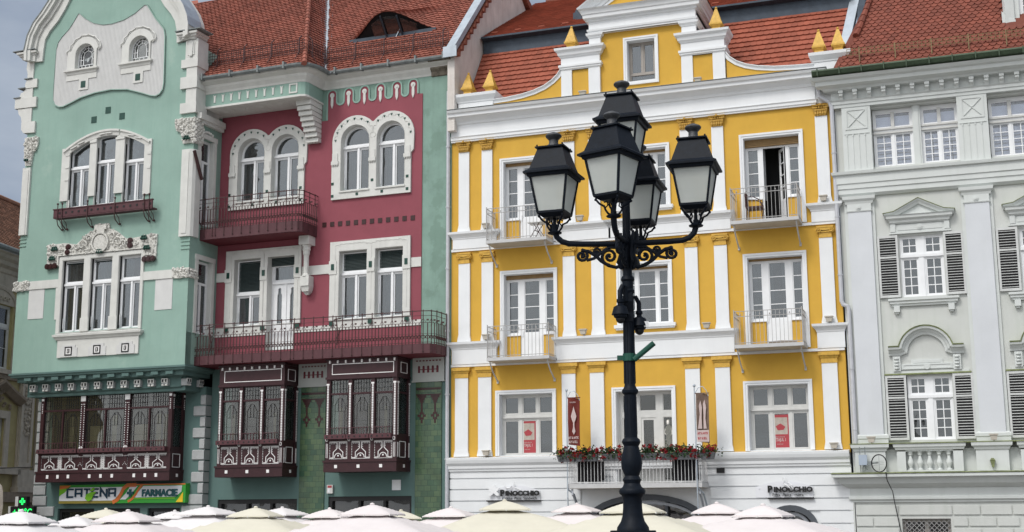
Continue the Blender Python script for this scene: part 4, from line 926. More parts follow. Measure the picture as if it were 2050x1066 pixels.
# raspberry panel with dripping upper edge
top = [(-8.79, 16.2), (-4.80, 16.2), (-4.80, 15.46), (-4.56, 15.46)]
cs = [-4.40, -3.77, -3.17, -2.57, -1.96, -1.36]
for i, c in enumerate(cs):
    l = c-.15 if i else -4.56
    r_ = c+.15
    top += [(l, 16.28)]+arc((l+r_)/2, 16.34, (r_-l)/2, 180, 0, 7, .15)+[(r_, 16.2)]
    nx = cs[i+1]-.15 if i < 5 else -1.02
    if i < 5: top += [(r_, 16.12)]+arc((r_+nx)/2, 16.08, (nx-r_)/2, 180, 360, 7, .14)+[(nx, 16.12)]
top += [(-1.21, 16.0), (-1.02, 15.98)]
mb = MB(); mb.plate([(-8.79, 7.2), (-1.02, 7.2)]+list(reversed(top)), [arched(*a) for a in A3]+[rect(*a) for a in A2], .0005, .028)
T.part('raspberry_panel', mb, M_RASP)
mb = MB(); e = list(top[3:-1]); mb.sweepuv(e, [(0, .0), (0, .05), (.05, .05), (.05, 0)]); T.part('dripping_edge', mb, M_MINT)
for c in cs:
    mb = MB(); mb.prism(arc(c, 16.32, .085, -60, 240, 10)+[(c-.05, 16.1), (c-.045, 15.98), (c, 15.86), (c+.045, 15.98), (c+.05, 16.1)], .029, .06); mb.disc(c, 16.32, .06, .03, .02, 8); T.part('drop_ornament', mb, M_STN)
# white bands and ornament squares
mb = MB()
for a, b in ((-8.79, -8.38), (-5.42, -4.30), (-1.40, -1.02)): mb.box(a, b, 10.18, 10.49, .0285, .06)
T.part('white_band', mb, M_STN)
mb = MB()
for a, b, c_, d in ((-8.79, -6.76, 8.28, 8.60), (-5.66, -1.02, 8.28, 8.46), (-4.34, -1.36, 8.46, 8.6)): mb.box(a, b, c_, d, .0285, .055)
T.part('white_band', mb, M_STN)
mb = MB()
for i in range(12): x = -4.605+i*.297; mb.box(x-.075, x+.075, 11.77-.004*i, 11.93-.004*i, .0285, .045)
T.part('brown_tile_row', mb, M_BRN)
# twin arched surrounds
for (a, b) in ((0, 1), (2, 3)):
    L, Rr = A3[a], A3[b]; cl = (L[0]+L[1])/2; cr = (Rr[0]+Rr[1])/2; vs = L[3]; ro = .90
    xm = (cl+cr)/2; h = math.sqrt(ro*ro-(xm-cl)**2); ang = math.degrees(math.acos((xm-cl)/ro))
    out = [(L[0]-.33, 12.66), (Rr[1]+.22, 12.66), (Rr[1]+.22, 14.0), (cr+ro-.06, 14.1)]+arc(cr, vs, ro-.04, 0, 180-ang, 12)+arc(cl, vs, ro-.04, ang, 180, 12)+[(cl-ro+.06, 14.1), (L[0]-.33, 14.0)]
    mb = MB(); mb.plate(out, [arched(*L), arched(*Rr)], .0285, .10)
    mb.box(L[0]-.005, L[0]+.01, L[2], vs, -.3, .09); mb.box(Rr[0]-.005, Rr[0]+.01, Rr[2], vs, -.3, .09)
    for q in (L, Rr):
        c = (q[0]+q[1])/2; rr = (q[1]-q[0])/2
        mb.sweepuv([(q[0], q[2])]+[(q[0], vs)]+arc(c, vs, rr, 180, 0, 14)[1:-1]+[(q[1], vs), (q[1], q[2])], [(-.012, -.3), (-.012, .1), (.0, .11), (.0, -.3)])
        # scalloped inner line
        n = 9
        for i in range(n):
            t = 180-(180/n)*(i+.5); x, y = c+(rr+.15)*math.cos(R(t)), vs+(rr+.15)*math.sin(R(t))
            mb.tube([(x+.095*math.cos(R(t+90-s_)), y+.095*math.sin(R(t+90-s_)), .102) for s_ in range(0, 181, 30)], .012, 4)
        mb.box(q[0]-.02, q[1]+.02, q[2]-.05, q[2]-.001, .1, .14)
    for x in (L[0]-.2, xm, Rr[1]+.1):     # imposts
        mb.box(x-.13, x+.13, 13.85, 13.97, .1, .15); mb.box(x-.10, x+.10, 13.97, 14.25, .1, .13); [mb.ball(x-.08+.08*k, 13.83, .12, .03, 4) for k in range(3)]
    o = T.part('arched_surround', mb, M_STN)
    mb = MB()
    for c, a0, a1 in ((cl, ang+8, 176), (cr, 4, 172-ang)):
        n = 7
        for i in range(n):
            t = a0+(a1-a0)*i/(n-1); x, y = c+(ro-.16)*math.cos(R(t)), vs+(ro-.16)*math.sin(R(t))
            mb.prism([(x-.04, y+.02), (x-.02, y+.045), (x, y+.025), (x+.02, y+.045), (x+.04, y+.02), (x, y-.05)], .1, .112)
    if True:
        y0 = 12.74
        for i in range(4): x = L[0]-.28+i*(Rr[1]-L[0]+.38)/3; mb.box(x-.045, x+.045, y0, y0+.09, .1, .112)
        for x in (L[0]-.28, xm, Rr[1]+.10): mb.box(x-.045, x+.045, y0+.42, y0+.51, .1, .112)
    T.part('inlaid_squares', mb, M_DGRN, o)
def casement(u0, u1, v0, v1, tr, wd=-.14, poly=None, top=None, nsash=2, cur=3, name='window', label=None):
    mid = u0+(u1-u0)*.53; cells = [(u0+.055, mid-.03, v0+.05, tr-.05, 1, 1, .045), (mid+.03, u1-.05, v0+.05, tr-.05, 1, 1, .045)]
    cp = [top] if top else []
    if not top: cells.append((u0+.06, u1-.05, tr+.09, v1-.05, 1, 1, .04))
    o = window(T, (u0+.01, u1-.01, v0+.01, v1-.01), cells, wd, poly=poly, cpoly=cp, curtain=cur, name=name, label=label)
    b = MB(); b.box(u0+.01, u1-.01, tr-.02, tr+.05, wd, wd+.05); b.box(mid-.035, mid+.035, v0+.05, tr-.03, wd, wd+.035); b.box(u0+.06, u0+.08, v0+.15, v0+.5, wd, wd+.05)
    T.part('transom', b, M_FRM, o)
    return o
for q in A3:
    c = (q[0]+q[1])/2; rr = (q[1]-q[0])/2-.015
    pol = [(q[0]+.015, q[2]+.01), (q[1]-.015, q[2]+.01)]+arc(c, q[3], rr, 0, 180, 14)
    tp = [(q[0]+.08, q[3]-.09), (q[1]-.07, q[3]-.09)]+arc(c, q[3], rr-.07, 0, 180, 12)
    casement(q[0], q[1], q[2], q[3], q[3]-.20, poly=pol, top=tp)
# lower pair of square-headed surrounds
for i, (a, b) in enumerate(((0, 1), (2, 3))):
    L, Rr = A2[a], A2[b]; u0, u1 = L[0]-.33, Rr[1]+.25; bot = 8.6
    o1 = [(u0, bot), (L[0], bot)] ; holes = [rect(*L)]
    outer = rect(u0, u1, bot, 11.22)
    hl = [rect(L[0], L[1], bot+.02, L[3]), rect(Rr[0], Rr[1], bot+.02, Rr[3])]
    mb = MB(); mb.plate(outer, hl, .029, .10)
    for q in (L, Rr):
        mb.box(q[0]-.005, q[0]+.012, q[2], q[3], -.3, .095); mb.box(q[0], q[1], q[3]-.012, q[3]+.005, -.3, .095); mb.box(q[1]-.012, q[1]+.005, q[2], q[3], -.3, .095)
        n = 8; x0, x1 = q[0]-.13, q[1]+.13
        for k in range(n):
            a0 = x0+(x1-x0)*k/n; a1 = x0+(x1-x0)*(k+1)/n; y = q[3]+.15+(.02 if k in (0, n-1) else .06)
            mb.tube([(a0, y, .1), (a0+(a1-a0)*.3, y+.03, .1), (a0+(a1-a0)*.7, y+.03, .1), (a1, y, .1)], .014, 4)
        mb.box(q[0]-.14, q[0]-.115, bot+.3, q[3]+.12, .1, .112); mb.box(q[1]+.115, q[1]+.14, bot+.3, q[3]+.12, .1, .112)
    xs = (u0+.12, (L[1]+Rr[0])/2, u1-.13)
    for x in xs: mb.box(x-.14, x+.14, 10.13, 10.58, .1, .125)
    o = T.part('window_surround', mb, M_STN)
    m2 = MB(); [m2.box(x-.055, x+.055, 10.27, 10.47, .125, .14) for x in xs]
    [m2.box(x-.08, x+.08, 8.42, 8.56, .1, .112) for x in (u0+.1, (L[1]+Rr[0])/2, u1-.1)]
    T.part('inlaid_squares', m2, M_DGRN, o)
def roller(u0, u1, v0, v1, w_, par):
    mb = MB(); n = int((v1-v0)/.045)
    for k in range(n): a = v0+(v1-v0)*k/n; mb.prism_u([(w_-.01, a), (w_, a+.004), (w_+.006, a+.02), (w_, a+.038), (w_-.01, a+.04)], u0, u1)
    T.part('roller_shutter', mb, M_SHUT, par)
for j, q in enumerate(A2):
    if j == 1: continue
    o = casement(q[0], q[1], q[2], q[3]-.02, 10.13 if j else 9.7, cur=3)
    roller(q[0]+.02, q[1]-.02, 9.82 if j == 0 else 10.27, q[3]-.02, -.15, o)
q = A2[1]
o = window(T, (q[0]+.01, q[1]-.01, q[2]+.01, q[3]-.01), [(q[0]+.1, q[1]-.06, 10.12, 10.62, 1, 1, .03)], -.2, name='balcony_door',
    cpoly=[[(x-.09, 8.62), (x+.09, 8.62), (x+.09, 9.62), (x+.06, 9.70), (x+.06, 9.84), (x, 9.88), (x-.06, 9.84), (x-.06, 9.70), (x-.09, 9.62)] for x in (-6.40, -5.90)], curtain=2)
mb = MB(); mb.box(q[0]+.06, q[1]-.06, 10.0, 10.07, -.2, -.15); mb.box(-6.17, -6.12, 7.8, 10.0, -.2, -.17); T.part('transom', mb, M_FRM, o); roller(q[0]+.02, q[1]-.02, 10.62, q[3]-.02, -.15, o)
# canopy box above the upper balcony
mb = MB(); path = [(-8.8, 1.14), (-4.98, 1.14), (-4.84, 1.08), (-4.78, .94), (-4.78, .0)]
cu_, cw_ = -8.8, 0
mb.prism([(0, 0), (1, 0), (1, 1)], 0, 0) if False else None
pl = [(-8.8, 0)]+path
n = len(pl); mb.add([(u, 16.08, w_) for u, w_ in pl]+[(u, 16.75, w_) for u, w_ in pl], [tuple(range(n)), tuple(range(n, 2*n))]+[(i, (i+1) % n, n+(i+1) % n, n+i) for i in range(n)])
T.part('canopy_fascia', mb, M_MINT)
mb = MB(); mb.sweep(path, [(0, 16.04), (.03, 16.04), (.03, 16.10), (.0, 16.12)]); mb.sweep(path, [(0, 16.66), (.05, 16.68), (.04, 16.76), (0, 16.78)])
n = len(pl); mb.add([(u, 16.04, w_) for u, w_ in pl]+[(u, 16.079, w_) for u, w_ in pl], [tuple(range(n)), tuple(range(n, 2*n))]+[(i, (i+1) % n, n+(i+1) % n, n+i) for i in range(n)])
for i in range(5): mb.plate(rect(-8.5+i*.7, -7.95+i*.7, .2, .9), [rect(-8.42+i*.7, -8.03+i*.7, .28, .82)], 0, .03) if False else [mb.box(-8.5+i*.72+e_, -7.95+i*.72-e_, 16.03-e_*.12, 16.04, .2+e_, .85-e_) for e_ in (0, .1, .2)]
T.part('canopy_soffit', mb, M_STN)
for i in range(9):
    x = -8.35+i*.33; mb = MB(); mb.prism([(x-.06, 16.50), (x-.02, 16.46), (x+.02, 16.46), (x+.06, 16.50), (x+.035, 16.40), (x+.03, 16.22), (x-.03, 16.22), (x-.035, 16.40)], 1.14, 1.165); T.part('fascia_tooth', mb, M_STN)
mb = MB(); mb.plate(rect(-5.42, -5.10, 16.18, 16.52), [rect(-5.37, -5.15, 16.23, 16.47)], 1.14, 1.165); T.part('fascia_square', mb, M_STN)
# eaves cornice: in front of the canopy, round its corner and on along the wall
ep = [(-8.8, 1.14), (-4.98, 1.14), (-4.84, 1.08), (-4.78, .94), (-4.74, .12), (-4.66, .03), (-4.5, 0), (.05, 0)]
mb = MB(); mb.sweep(ep, [(-.05, 16.55), (.01, 16.55) , (.03, 16.62), (.12, 16.74), (.14, 16.82), (.30, 16.90), (.32, 16.98), (-.05, 17.0)]); mb.box(-8.8, .03, 16.5, 16.95, -.3, -.001)
T.part('eaves_cornice', mb, M_STN)
mb = MB(); mb.sweep([(-.7, 0), (.1, 0)], [(0, 16.5), (.04, 16.52), (.06, 16.66), (.15, 16.74), (.12, 16.85), (.34, 16.93), (.34, 17.0), (0, 17.0)]); T.part('damaged_cornice_end', mb, pmat('decayed_masonry', (.16, .14, .11), .95, .5, 9, 1, 20))
mb = MB(); mb.sweep([(-9.15, 1.14)]+ep[1:], [(.31, 17.0), (.33, 16.96), (.40, 16.95), (.45, 17.0), (.46, 17.06), (.42, 17.05), (.36, 17.0)])
for x in [-8.6, -7.5, -6.4, -5.4]: mb.box(x-.03, x+.03, 16.93, 17.16, 1.3, 1.62)
for x in [-4.1, -3.1, -2.1, -1.1, -.1]: mb.box(x-.03, x+.03, 16.93, 17.16, .2, .48)
T.part('gutter', mb, M_GUT)
mb = MB(); mb.tube([(-.04, 16.6, .1), (-.04, 0, .1)], .035, 6); T.part('wall_cable', mb, M_BLK)
# stepped bracket under the canopy corner, column bracket under the balcony
mb = MB(); z = 16.06; d = .78
mb.box(-5.34, -4.79, 15.86, 16.035, .03, .82)
for i in range(7):
    mb.box(-5.32+i*.012, -4.80, 15.86-(i+1)*.165, 15.86-i*.165-.03, .029, d-i*.09); mb.box(-5.29, -4.83, 15.86-i*.165-.03, 15.86-i*.165, .029, d-.06-i*.09)
    for k in range(4): mb.box(-5.27+k*.12, -5.20+k*.12, 15.86-(i+1)*.165-.02, 15.86-(i+1)*.165, .1, d-.05-i*.09)
T.part('stepped_bracket', mb, M_STN)
mb = MB(); c = -5.13; ww = .26
mb.box(c-.19, c+.19, 11.16, 11.62, .03, .46); mb.lathe(c, ww, [(.16, 11.16), (.13, 11.08), (.14, 11.0), (.115, 10.95), (.115, 10.85), (.09, 10.8), (.085, 10.2), (.12, 10.15), (.13, 10.1)], 10)
mb.box(c-.16, c+.16, 9.78, 10.12, .03, .36); mb.frus(c, .17, 9.6, 9.78, .12, .12, .16, .16); mb.frus(c, .13, 9.5, 9.6, .05, .05, .12, .1)
T.part('column_bracket', mb, M_STN)
# iron balconies --------------------------------------------------------
def iron_balcony(path, v0, v1, top, gap):
    mb = MB(); pl = [(path[0][0], 0.03)]+path if path[0][1] > .1 else path; n = len(pl)
    mb.add([(u, v0, w_) for u, w_ in pl]+[(u, v1, w_) for u, w_ in pl], [tuple(range(n)), tuple(range(n, 2*n))]+[(i, (i+1) % n, n+(i+1) % n, n+i) for i in range(n)])
    o = T.part('iron_balcony', mb, M_WINE2)
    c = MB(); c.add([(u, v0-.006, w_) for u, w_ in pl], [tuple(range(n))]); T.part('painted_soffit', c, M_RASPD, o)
    r = MB()
    for v, s_ in ((top, .03), (top-.14, .015), (top-.36, .015), (v1+.30, .012), (v1+.03, .02)): r.sweep(path, [(-s_/2, v), (s_/2, v), (s_/2, v+s_*.8), (-s_/2, v+s_*.8)])
    # posts, scallops and drops
    for i in range(len(path)-1):
        (a, b), (c_, d) = path[i], path[i+1]; L = math.hypot(c_-a, d-b); k = max(1, round(L/gap)); ux, uy = (c_-a)/L, (d-b)/L
        for j in range(k):
            t = L*(j+.5)/k; x = a+ux*t; y = b+uy*t; g_ = L/k
            hi = top-.36 if j % 3 else top+.05
            r.box(x-.011, x+.011, v1, hi, y-.011, y+.011)
            r.tube([(x+ux*g_*.5*math.cos(R(q)), v1+.16+.1*math.sin(R(q)), y+uy*g_*.5*math.cos(R(q))) for q in range(180, -1, -36)], .014, 4)
            r.tube([(x+ux*g_*.5*math.cos(R(q)), v1+.24-.09*math.sin(R(q)), y+uy*g_*.5*math.cos(R(q))) for q in range(180, -1, -36)], .008, 4)
            if j % 3 == 0:
                for s_ in (-1, 1): r.bar((x, top-.22, y), (x+ux*g_*.7*s_, top-.36, y+uy*g_*.7*s_), .009); 
                r.bar((x, v1+.05, y+.02), (x, v1-.24, y+.03), .012); r.ball(x, v1-.25, y+.02, .025, 4)
            if j % 3 == 1: r.box(x-.035, x+.035, top-.29, top-.24, y-.006, y+.006)
    T.part('railing', r, M_IRON, o)
    return o
iron_balcony([(-8.98, 1.10), (-8.2, 1.13), (-5.25, 1.13), (-5.02, 1.08), (-4.90, .95), (-4.88, .03)], 11.46, 11.82, 12.84, .115)
iron_balcony([(-8.98, 1.12), (-8.0, 1.22), (-5, 1.22), (-.45, 1.22), (-.18, 1.14), (-.06, .95), (-.05, .03)], 7.22, 7.52, 8.52, .118)
for x in (-8.1, -3.35):   # flag pole holders leaning on the railing
    mb = MB(); mb.tube([(x, 7.6, 1.27), (x+.02, 8.0, 1.27), (x-.05, 8.5, 1.27)], .02, 5); mb.bar((x-.12, 8.42, 1.27), (x+.12, 8.46, 1.27), .03); mb.bar((x-.05, 7.8, 1.27), (x+.15, 8.1, 1.27), .02)
    T.part('flag_holder', mb, M_IRON)
M_BAYBK = pmat('warm_dark_interior', (.07, .04, .035), .9, .4, 1.5, 0)
# wooden bays --------------------------------------------------------------
def ornament(mb, u0, u1, v0, v1, w_):
    """pair of outlined ornament panels with a little arch between"""
    m_ = (u0+u1)/2; g_ = .02; t = .022
    mb.sweepuv(rect(u0-.028, u1+.028, v0-.028, v1+.028), [(-.006, w_), (-.006, w_+.008), (.006, w_+.008), (.006, w_)], closed=True)
    for s_ in (-1, 1):
        o_ = m_+s_*(u1-m_); i_ = m_+s_*.035; k = m_+s_*(u1-m_)*.52
        pts = [(o_, v0), (o_, v1), (i_, v1), (i_, v0+(v1-v0)*.62), (k, v0+(v1-v0)*.36), (k, v0)]
        mb.sweepuv(pts, [(-t/2, w_), (-t/2, w_+.012), (t/2, w_+.012), (t/2, w_)], closed=True)
        q = [(o_-s_*.035, v0+.04), (o_-s_*.035, v1-.035), (i_+s_*.035, v1-.035), (i_+s_*.035, v0+(v1-v0)*.6)]
        for (a, b), (c, d) in zip(q[:-1], q[1:]):
            L = math.hypot(c-a, d-b); n = max(2, int(L/.05))
            for i in range(n): x = a+(c-a)*i/n; y = b+(d-b)*i/n; mb.box(x-.011, x+.011, y-.011, y+.011, w_, w_+.012)
    mb.sweepuv(arc(m_, v0+.0, (u1-m_)*.40, 180, 0, 6, (v1-v0)*.30), [(-t/2, w_), (-t/2, w_+.012), (t/2, w_+.012), (t/2, w_)])
    mb.disc(m_, v0+.07, w_, .028, .012, 8)
def leaded(mb, u0, u1, v0, v1, vt, w_):
    """lead lines: small panes in the top light, arched figure below"""
    n = max(3, round((u1-u0)/.10))
    for i in range(1, n): x = u0+(u1-u0)*i/n; mb.box(x-.007, x+.007, vt, v1, w_, w_+.008)
    for j in (1, 2): y = vt+(v1-vt)*j/3; mb.box(u0, u1, y-.007, y+.007, w_, w_+.008)
    W_ = u1-u0; m_ = (u0+u1)/2; a, b = u0+W_*.22, u1-W_*.22; h = vt-.55
    for x in (u0+W_*.1, a, b, u1-W_*.1): mb.box(x-.006, x+.006, v0, vt if x not in (a, b) else h+.2, w_, w_+.008)
    mb.bar((a, h+.2, w_+.004), (m_-.06, h+.42, w_+.004), .010); mb.bar((b, h+.2, w_+.004), (m_+.06, h+.42, w_+.004), .010); mb.box(m_-.06, m_+.06, h+.415, h+.425, w_, w_+.008)
    for x in (m_-.06, m_+.06): mb.box(x-.006, x+.006, h, h+.42, w_, w_+.008)
    mb.box(a, b, h-.005, h+.005, w_, w_+.008); mb.box(u0, a, h+.18, h+.188, w_, w_+.008); mb.box(b, u1, h+.18, h+.188, w_, w_+.008); mb.box(u0, u1, v0+.45, v0+.456, w_, w_+.006) 
def bay(u0, u1, w0, wf, v0, vs, vt, vh, v1, lights, sidecol, style, blind=False, fascia=None):
    """u0..u1 body, wf front; v0 underside, vs sill, vt transom, vh head, v1 top"""
    mb = MB()
    mb.box(u0-.03, u1+.03, v0, v0+.30, w0, wf+.05); mb.box(u0-.05, u1+.05, v0+.30, v0+.36, w0, wf+.08)
    mb.box(u0+.03, u1-.03, v0+.36, vs, w0, wf-.02)            # panel zone
    mb.box(u0, u1, vs-.16, vs-.04, wf-.02, wf+.03)
    mb.box(u0, u1, vh, v1, w0, wf); 
    n = len(lights)-1; post = .09
    for i, x in enumerate(lights):
        hw_ = post if (style == 1 or i in (0,)) else .07
        if i == 0: a, b = u0, u0+.14
        elif i == n: a, b = u1-.14, u1
        else: a, b = x-hw_, x+hw_
        mb.box(a, b, v0+.36, vh, wf-.12, wf)
    mb.box(u1-.1, u1, v0+.36, vh, w0, w0+.12); mb.box(u0, u0+.1, v0+.36, vh, w0, w0+.12)
    mb.box(u1-.08, u1-.02, vt-.03, vt+.03, w0, wf-.02); mb.box(u1-.08, u1-.02, vs-.04, vs+.02, w0, wf-.02)
    cells = []
    for i in range(n):
        a = u0+.14 if i == 0 else lights[i]+(post if style == 1 else .07); b = u1-.14 if i == n-1 else lights[i+1]-(post if style == 1 else .07)
        cells.append((a, b)); mb.box(a, b, vt-.03, vt+.03, wf-.09, wf-.02); mb.box(a, b, vs-.04, vs+.02, wf-.1, wf-.02); mb.box(a, b, vh-.05, vh, wf-.1, wf-.02)
        if style == 1: mb.box((a+b)/2-.03, (a+b)/2+.03, vs, vt, wf-.09, wf-.03)
    if fascia: mb.box(u0-.03, u1+.03, v1-.07, v1, w0, wf+.06); mb.box(u0-.02, u1+.02, vh-.02, vh+.05, w0, wf+.05)
    o = T.part('wooden_bay', mb, M_WINE)
    g_ = MB(); ld = MB(); bl = MB()
    for a, b in cells:
        g_.box(a, b, vs, vh, wf-.075, wf-.07)
        if style == 1:
            m_ = (a+b)/2; leaded(ld, a, m_-.03, vs, vh, vt, wf-.068); leaded(ld, m_+.03, b, vs, vh, vt, wf-.068)
        else: leaded(ld, a, b, vs, vh, vt, wf-.068)
    g_.box(u1-.06, u1-.055, vs, vh, w0+.1, wf-.1)
    for k in range(1, 4): y = w0+.1+(wf-.2-w0)*k/4; ld.box(u1-.054, u1-.046, vs, vh, y-.004, y+.004)
    for y in (vt-.3, vt-.6): ld.box(u1-.054, u1-.046, y, y+.008, w0+.1, wf-.1)
    T.part('bay_pane', g_, M_GLASS2, o); T.part('lead_lines', ld, M_BLK, o)
    back = MB(); back.box(u0+.05, u1-.08, vs, vh, w0-.02, w0+.005); T.part('bay_back', back, M_BAYBK, o)
    for i, (a, b) in enumerate(cells):
        if style == 1:
            m_ = (a+b)/2
            if i: bl.box(a+.10, m_-.12, vs, vt-.55, wf-.2, wf-.19)
            bl.box(m_+.12, m_+.3, vs+.1, vt-.2, wf-.3, wf-.29)
            if i != 1: pleat(bl, m_+.3, b-.05, vs, vt-.2, wf-.4, .03)
            if i == 0: pleat(bl, a+.45, a+.62, vs, vt-.1, wf-.4, .03)
        else:
            if i == 1: pleat(bl, a+(b-a)*.55, a+(b-a)*.8, vs, vt-.3, wf-.4, .03); bl.box(b-.12, b-.02, vs, vt-.5, wf-.35, wf-.34)
            else: pleat(bl, a+.12, a+(b-a)*.35, vs, vt-.4, wf-.42, .02)
    if style == 1: pleat(bl, u1-.5, u1-.2, vs, vt, w0+.25, .02)
    T.part('bay_blind', bl, M_BLIND, o)
    wi = MB()
    for i, (a, b) in enumerate(cells):
        pv0, pv1 = v0+.44, vs-.22
        if style == 1:
            m_ = (a+b)/2; ornament(wi, a-.04, m_-.05, pv0, pv1, wf-.02); ornament(wi, m_+.05, b+.04, pv0, pv1, wf-.02)
            for k in range(8): wi.box(m_-.02, m_+.02, pv0+.02+k*.065, pv0+.055+k*.065, wf-.02, wf-.008)
            for k in (.22, .5, .78): x = a+(b-a)*k-.0; wi.box(x-.05, x+.05, v0+.12, v0+.24, wf+.05, wf+.06)
        else:
            ornament(wi, a-.02, b-.0, pv0, pv1, wf-.02); x = (a+b)/2-.05; wi.box(x-.05, x+.05, v0+.12, v0+.22, wf+.05, wf+.06)
    y = (w0+wf)/2; z0, z1 = v0+.44, vs-.22
    for a_, b_ in (((y-.2, z0), (y-.2, z1)), ((y-.2, z1), (y+.2, z1)), ((y+.2, z1), (y+.2, z0)), ((y+.2, z0), (y-.2, z0))):
        wi.bar((u1-.025, a_[1], a_[0]), (u1-.025, b_[1], b_[0]), .02)
    wi.box(u1+.03, u1+.04, v0+.12, v0+.22, y-.05, y+.05)
    for i, x in enumerate(lights):
        if style == 1:
            xx = u0+.07 if i == 0 else (u1-.07 if i == n else x)
            wide = 0 < i < n; full = wide
            if wide:
                wi.box(xx-.10, xx+.10, vh-.24, vh-.06, wf, wf+.015); [wi.box(xx-.09+k*.07, xx-.05+k*.07, vh-.05, vh, wf, wf+.015) for k in range(3)]
                for k in range(20):
                    yy = vh-.36-k*.077; [wi.box(xx+s_*.065-.014, xx+s_*.065+.014, yy, yy+.03, wf, wf+.012) for s_ in (-1, 1)]
                    if k == 0: wi.box(xx-.014, xx+.014, yy, yy+.03, wf, wf+.012)
                wi.disc(xx, vs+.02, wf, .085, .03, 10); wi.box(xx-.09, xx+.09, vs-.06, vs+.02, wf, wf+.03)
                for k in range(4): wi.box(xx-.1+k*.06, xx-.075+k*.06, vs-.26, vs-.235, wf, wf+.012)
                for k in (-2, -1, 0, 1, 2): wi.box(xx+k*.035-.01, xx+k*.035+.01, v0+.62-abs(k)*.045, v0+.64-abs(k)*.045, wf, wf+.012)
            else:
                wi.box(xx-.05, xx+.05, vh-.18, vh-.10, wf, wf+.012); [wi.box(xx-.015, xx+.015, vh-.3-k*.06, vh-.27-k*.06, wf, wf+.012) for k in range(6)]; [wi.box(xx-.05+k*.05, xx-.02+k*.05, vh-.06, vh-.03, wf, wf+.012) for k in range(3)]
                if i == n:
                    [wi.box(u1, u1+.012, vh-.3-k*.06, vh-.27-k*.06, yy-.015, yy+.015) for k in range(6) for yy in (wf-.09, w0+.06)]; [wi.box(u1, u1+.012, vh-.2, vh-.12, yy-.04, yy+.04) for yy in (wf-.09, w0+.06)]
        else:
            for xx, ux in ([(u0+.06, 0)] if i == 0 else [(u1-.07, 0), (u1, 1), (u1, 2)] if i == n else [(x, 0)]):
                k = 0; yy = vs-.02
                while yy < vh-.22:
                    if ux: wc = wf-.08 if ux == 1 else w0+.06; wi.box(u1, u1+.012, yy, yy+.038, wc-.025, wc+.025)
                    else: wi.box(xx-.027, xx+.027, yy, yy+.038, wf, wf+.012)
                    yy += .052
                if ux: wi.box(u1, u1+.02, vh-.2, vh-.15, wc-.05, wc+.05); wi.box(u1, u1+.012, v0+.44, vs-.25, wc-.03, wc-.015); wi.box(u1, u1+.012, v0+.44, vs-.25, wc+.015, wc+.03)
                else:
                    wi.box(xx-.05, xx+.05, vh-.2, vh-.15, wf, wf+.02)
                    wi.sweepuv([(xx+.035*math.cos(q), vs-.13+.055*math.sin(q)) for q in [k*PI/5 for k in range(10)]], [(-.008, wf), (-.008, wf+.042), (.008, wf+.042), (.008, wf)], closed=True)
                    if i in (0, n): wi.box(xx-.03, xx-.015, v0+.44, vs-.25, wf, wf+.012); wi.box(xx+.015, xx+.03, v0+.44, vs-.25, wf, wf+.012)
    if fascia:
        a, b = u0+.12, u1-.32
        for (p, q) in (((u0+.2, vh+.14), (u1-.12, v1-.2)),):
            wi.sweepuv(rect(p[0], q[0]-.0, p[1], q[1]), [(-.011, wf), (-.011, wf+.012), (.011, wf+.012), (.011, wf)], closed=True)
        yy = (w0+wf)/2
        for a_, b_ in (((yy-.22, vh+.14), (yy-.22, v1-.2)), ((yy-.22, v1-.2), (yy+.22, v1-.2)), ((yy+.22, v1-.2), (yy+.22, vh+.14)), ((yy+.22, vh+.14), (yy-.22, vh+.14))):
            wi.bar((u1+.006, a_[1], a_[0]), (u1+.006, b_[1], b_[0]), .02)
        for k in range(9): x = u0+.12+k*(u1-u0-.2)/8; wi.box(x-.025, x+.025, v1-.17, v1-.08, wf, wf+.05)
    T.part('white_inlay', wi, M_DOTW, o)
    bx = MB()
    for i, (a, b) in enumerate(cells):
        a2, b2 = (a-.1, b+.02); bx.box(a2, b2, vs-.12, vs+.02, wf+.03, wf+.17)
        k = int((b2-a2)/.19) if style == 1 else 4
        bx.k = 1
        for j in range(k): x = a2+(b2-a2)*(j+.5)/k; bx.box(x-.025, x+.025, vs-.08, vs-.03, wf+.17, wf+.175)
        bx.k = 0
        for j in range(int((b2-a2)/.11)): x = a2+.06+j*.11; bx.box(x-.006, x+.006, vs+.02, vs+.24, wf+.08, wf+.092)
        bx.box(a2+.03, b2-.03, vs+.22, vs+.235, wf+.08, wf+.09)
    T.part('sill_box', bx, [M_WINE2, M_BLK], o)
    return o
bay(-15.1, -9.65, .3, 1.03, 3.49, 4.58, 5.92, 6.45, 6.5, [-15.1, -13.30, -11.46, -9.65], .1, 1)
bay(-7.93, -5.46, .02, .88, 3.56, 4.72, 6.02, 6.50, 7.20, [-7.93, -7.08, -6.29, -5.46], .1, 2, fascia=True)
bay(-3.87, -1.38, .02, .95, 3.66, 4.80, 6.10, 6.58, 7.24, [-3.87, -3.02, -2.22, -1.38], .1, 2, fascia=True)
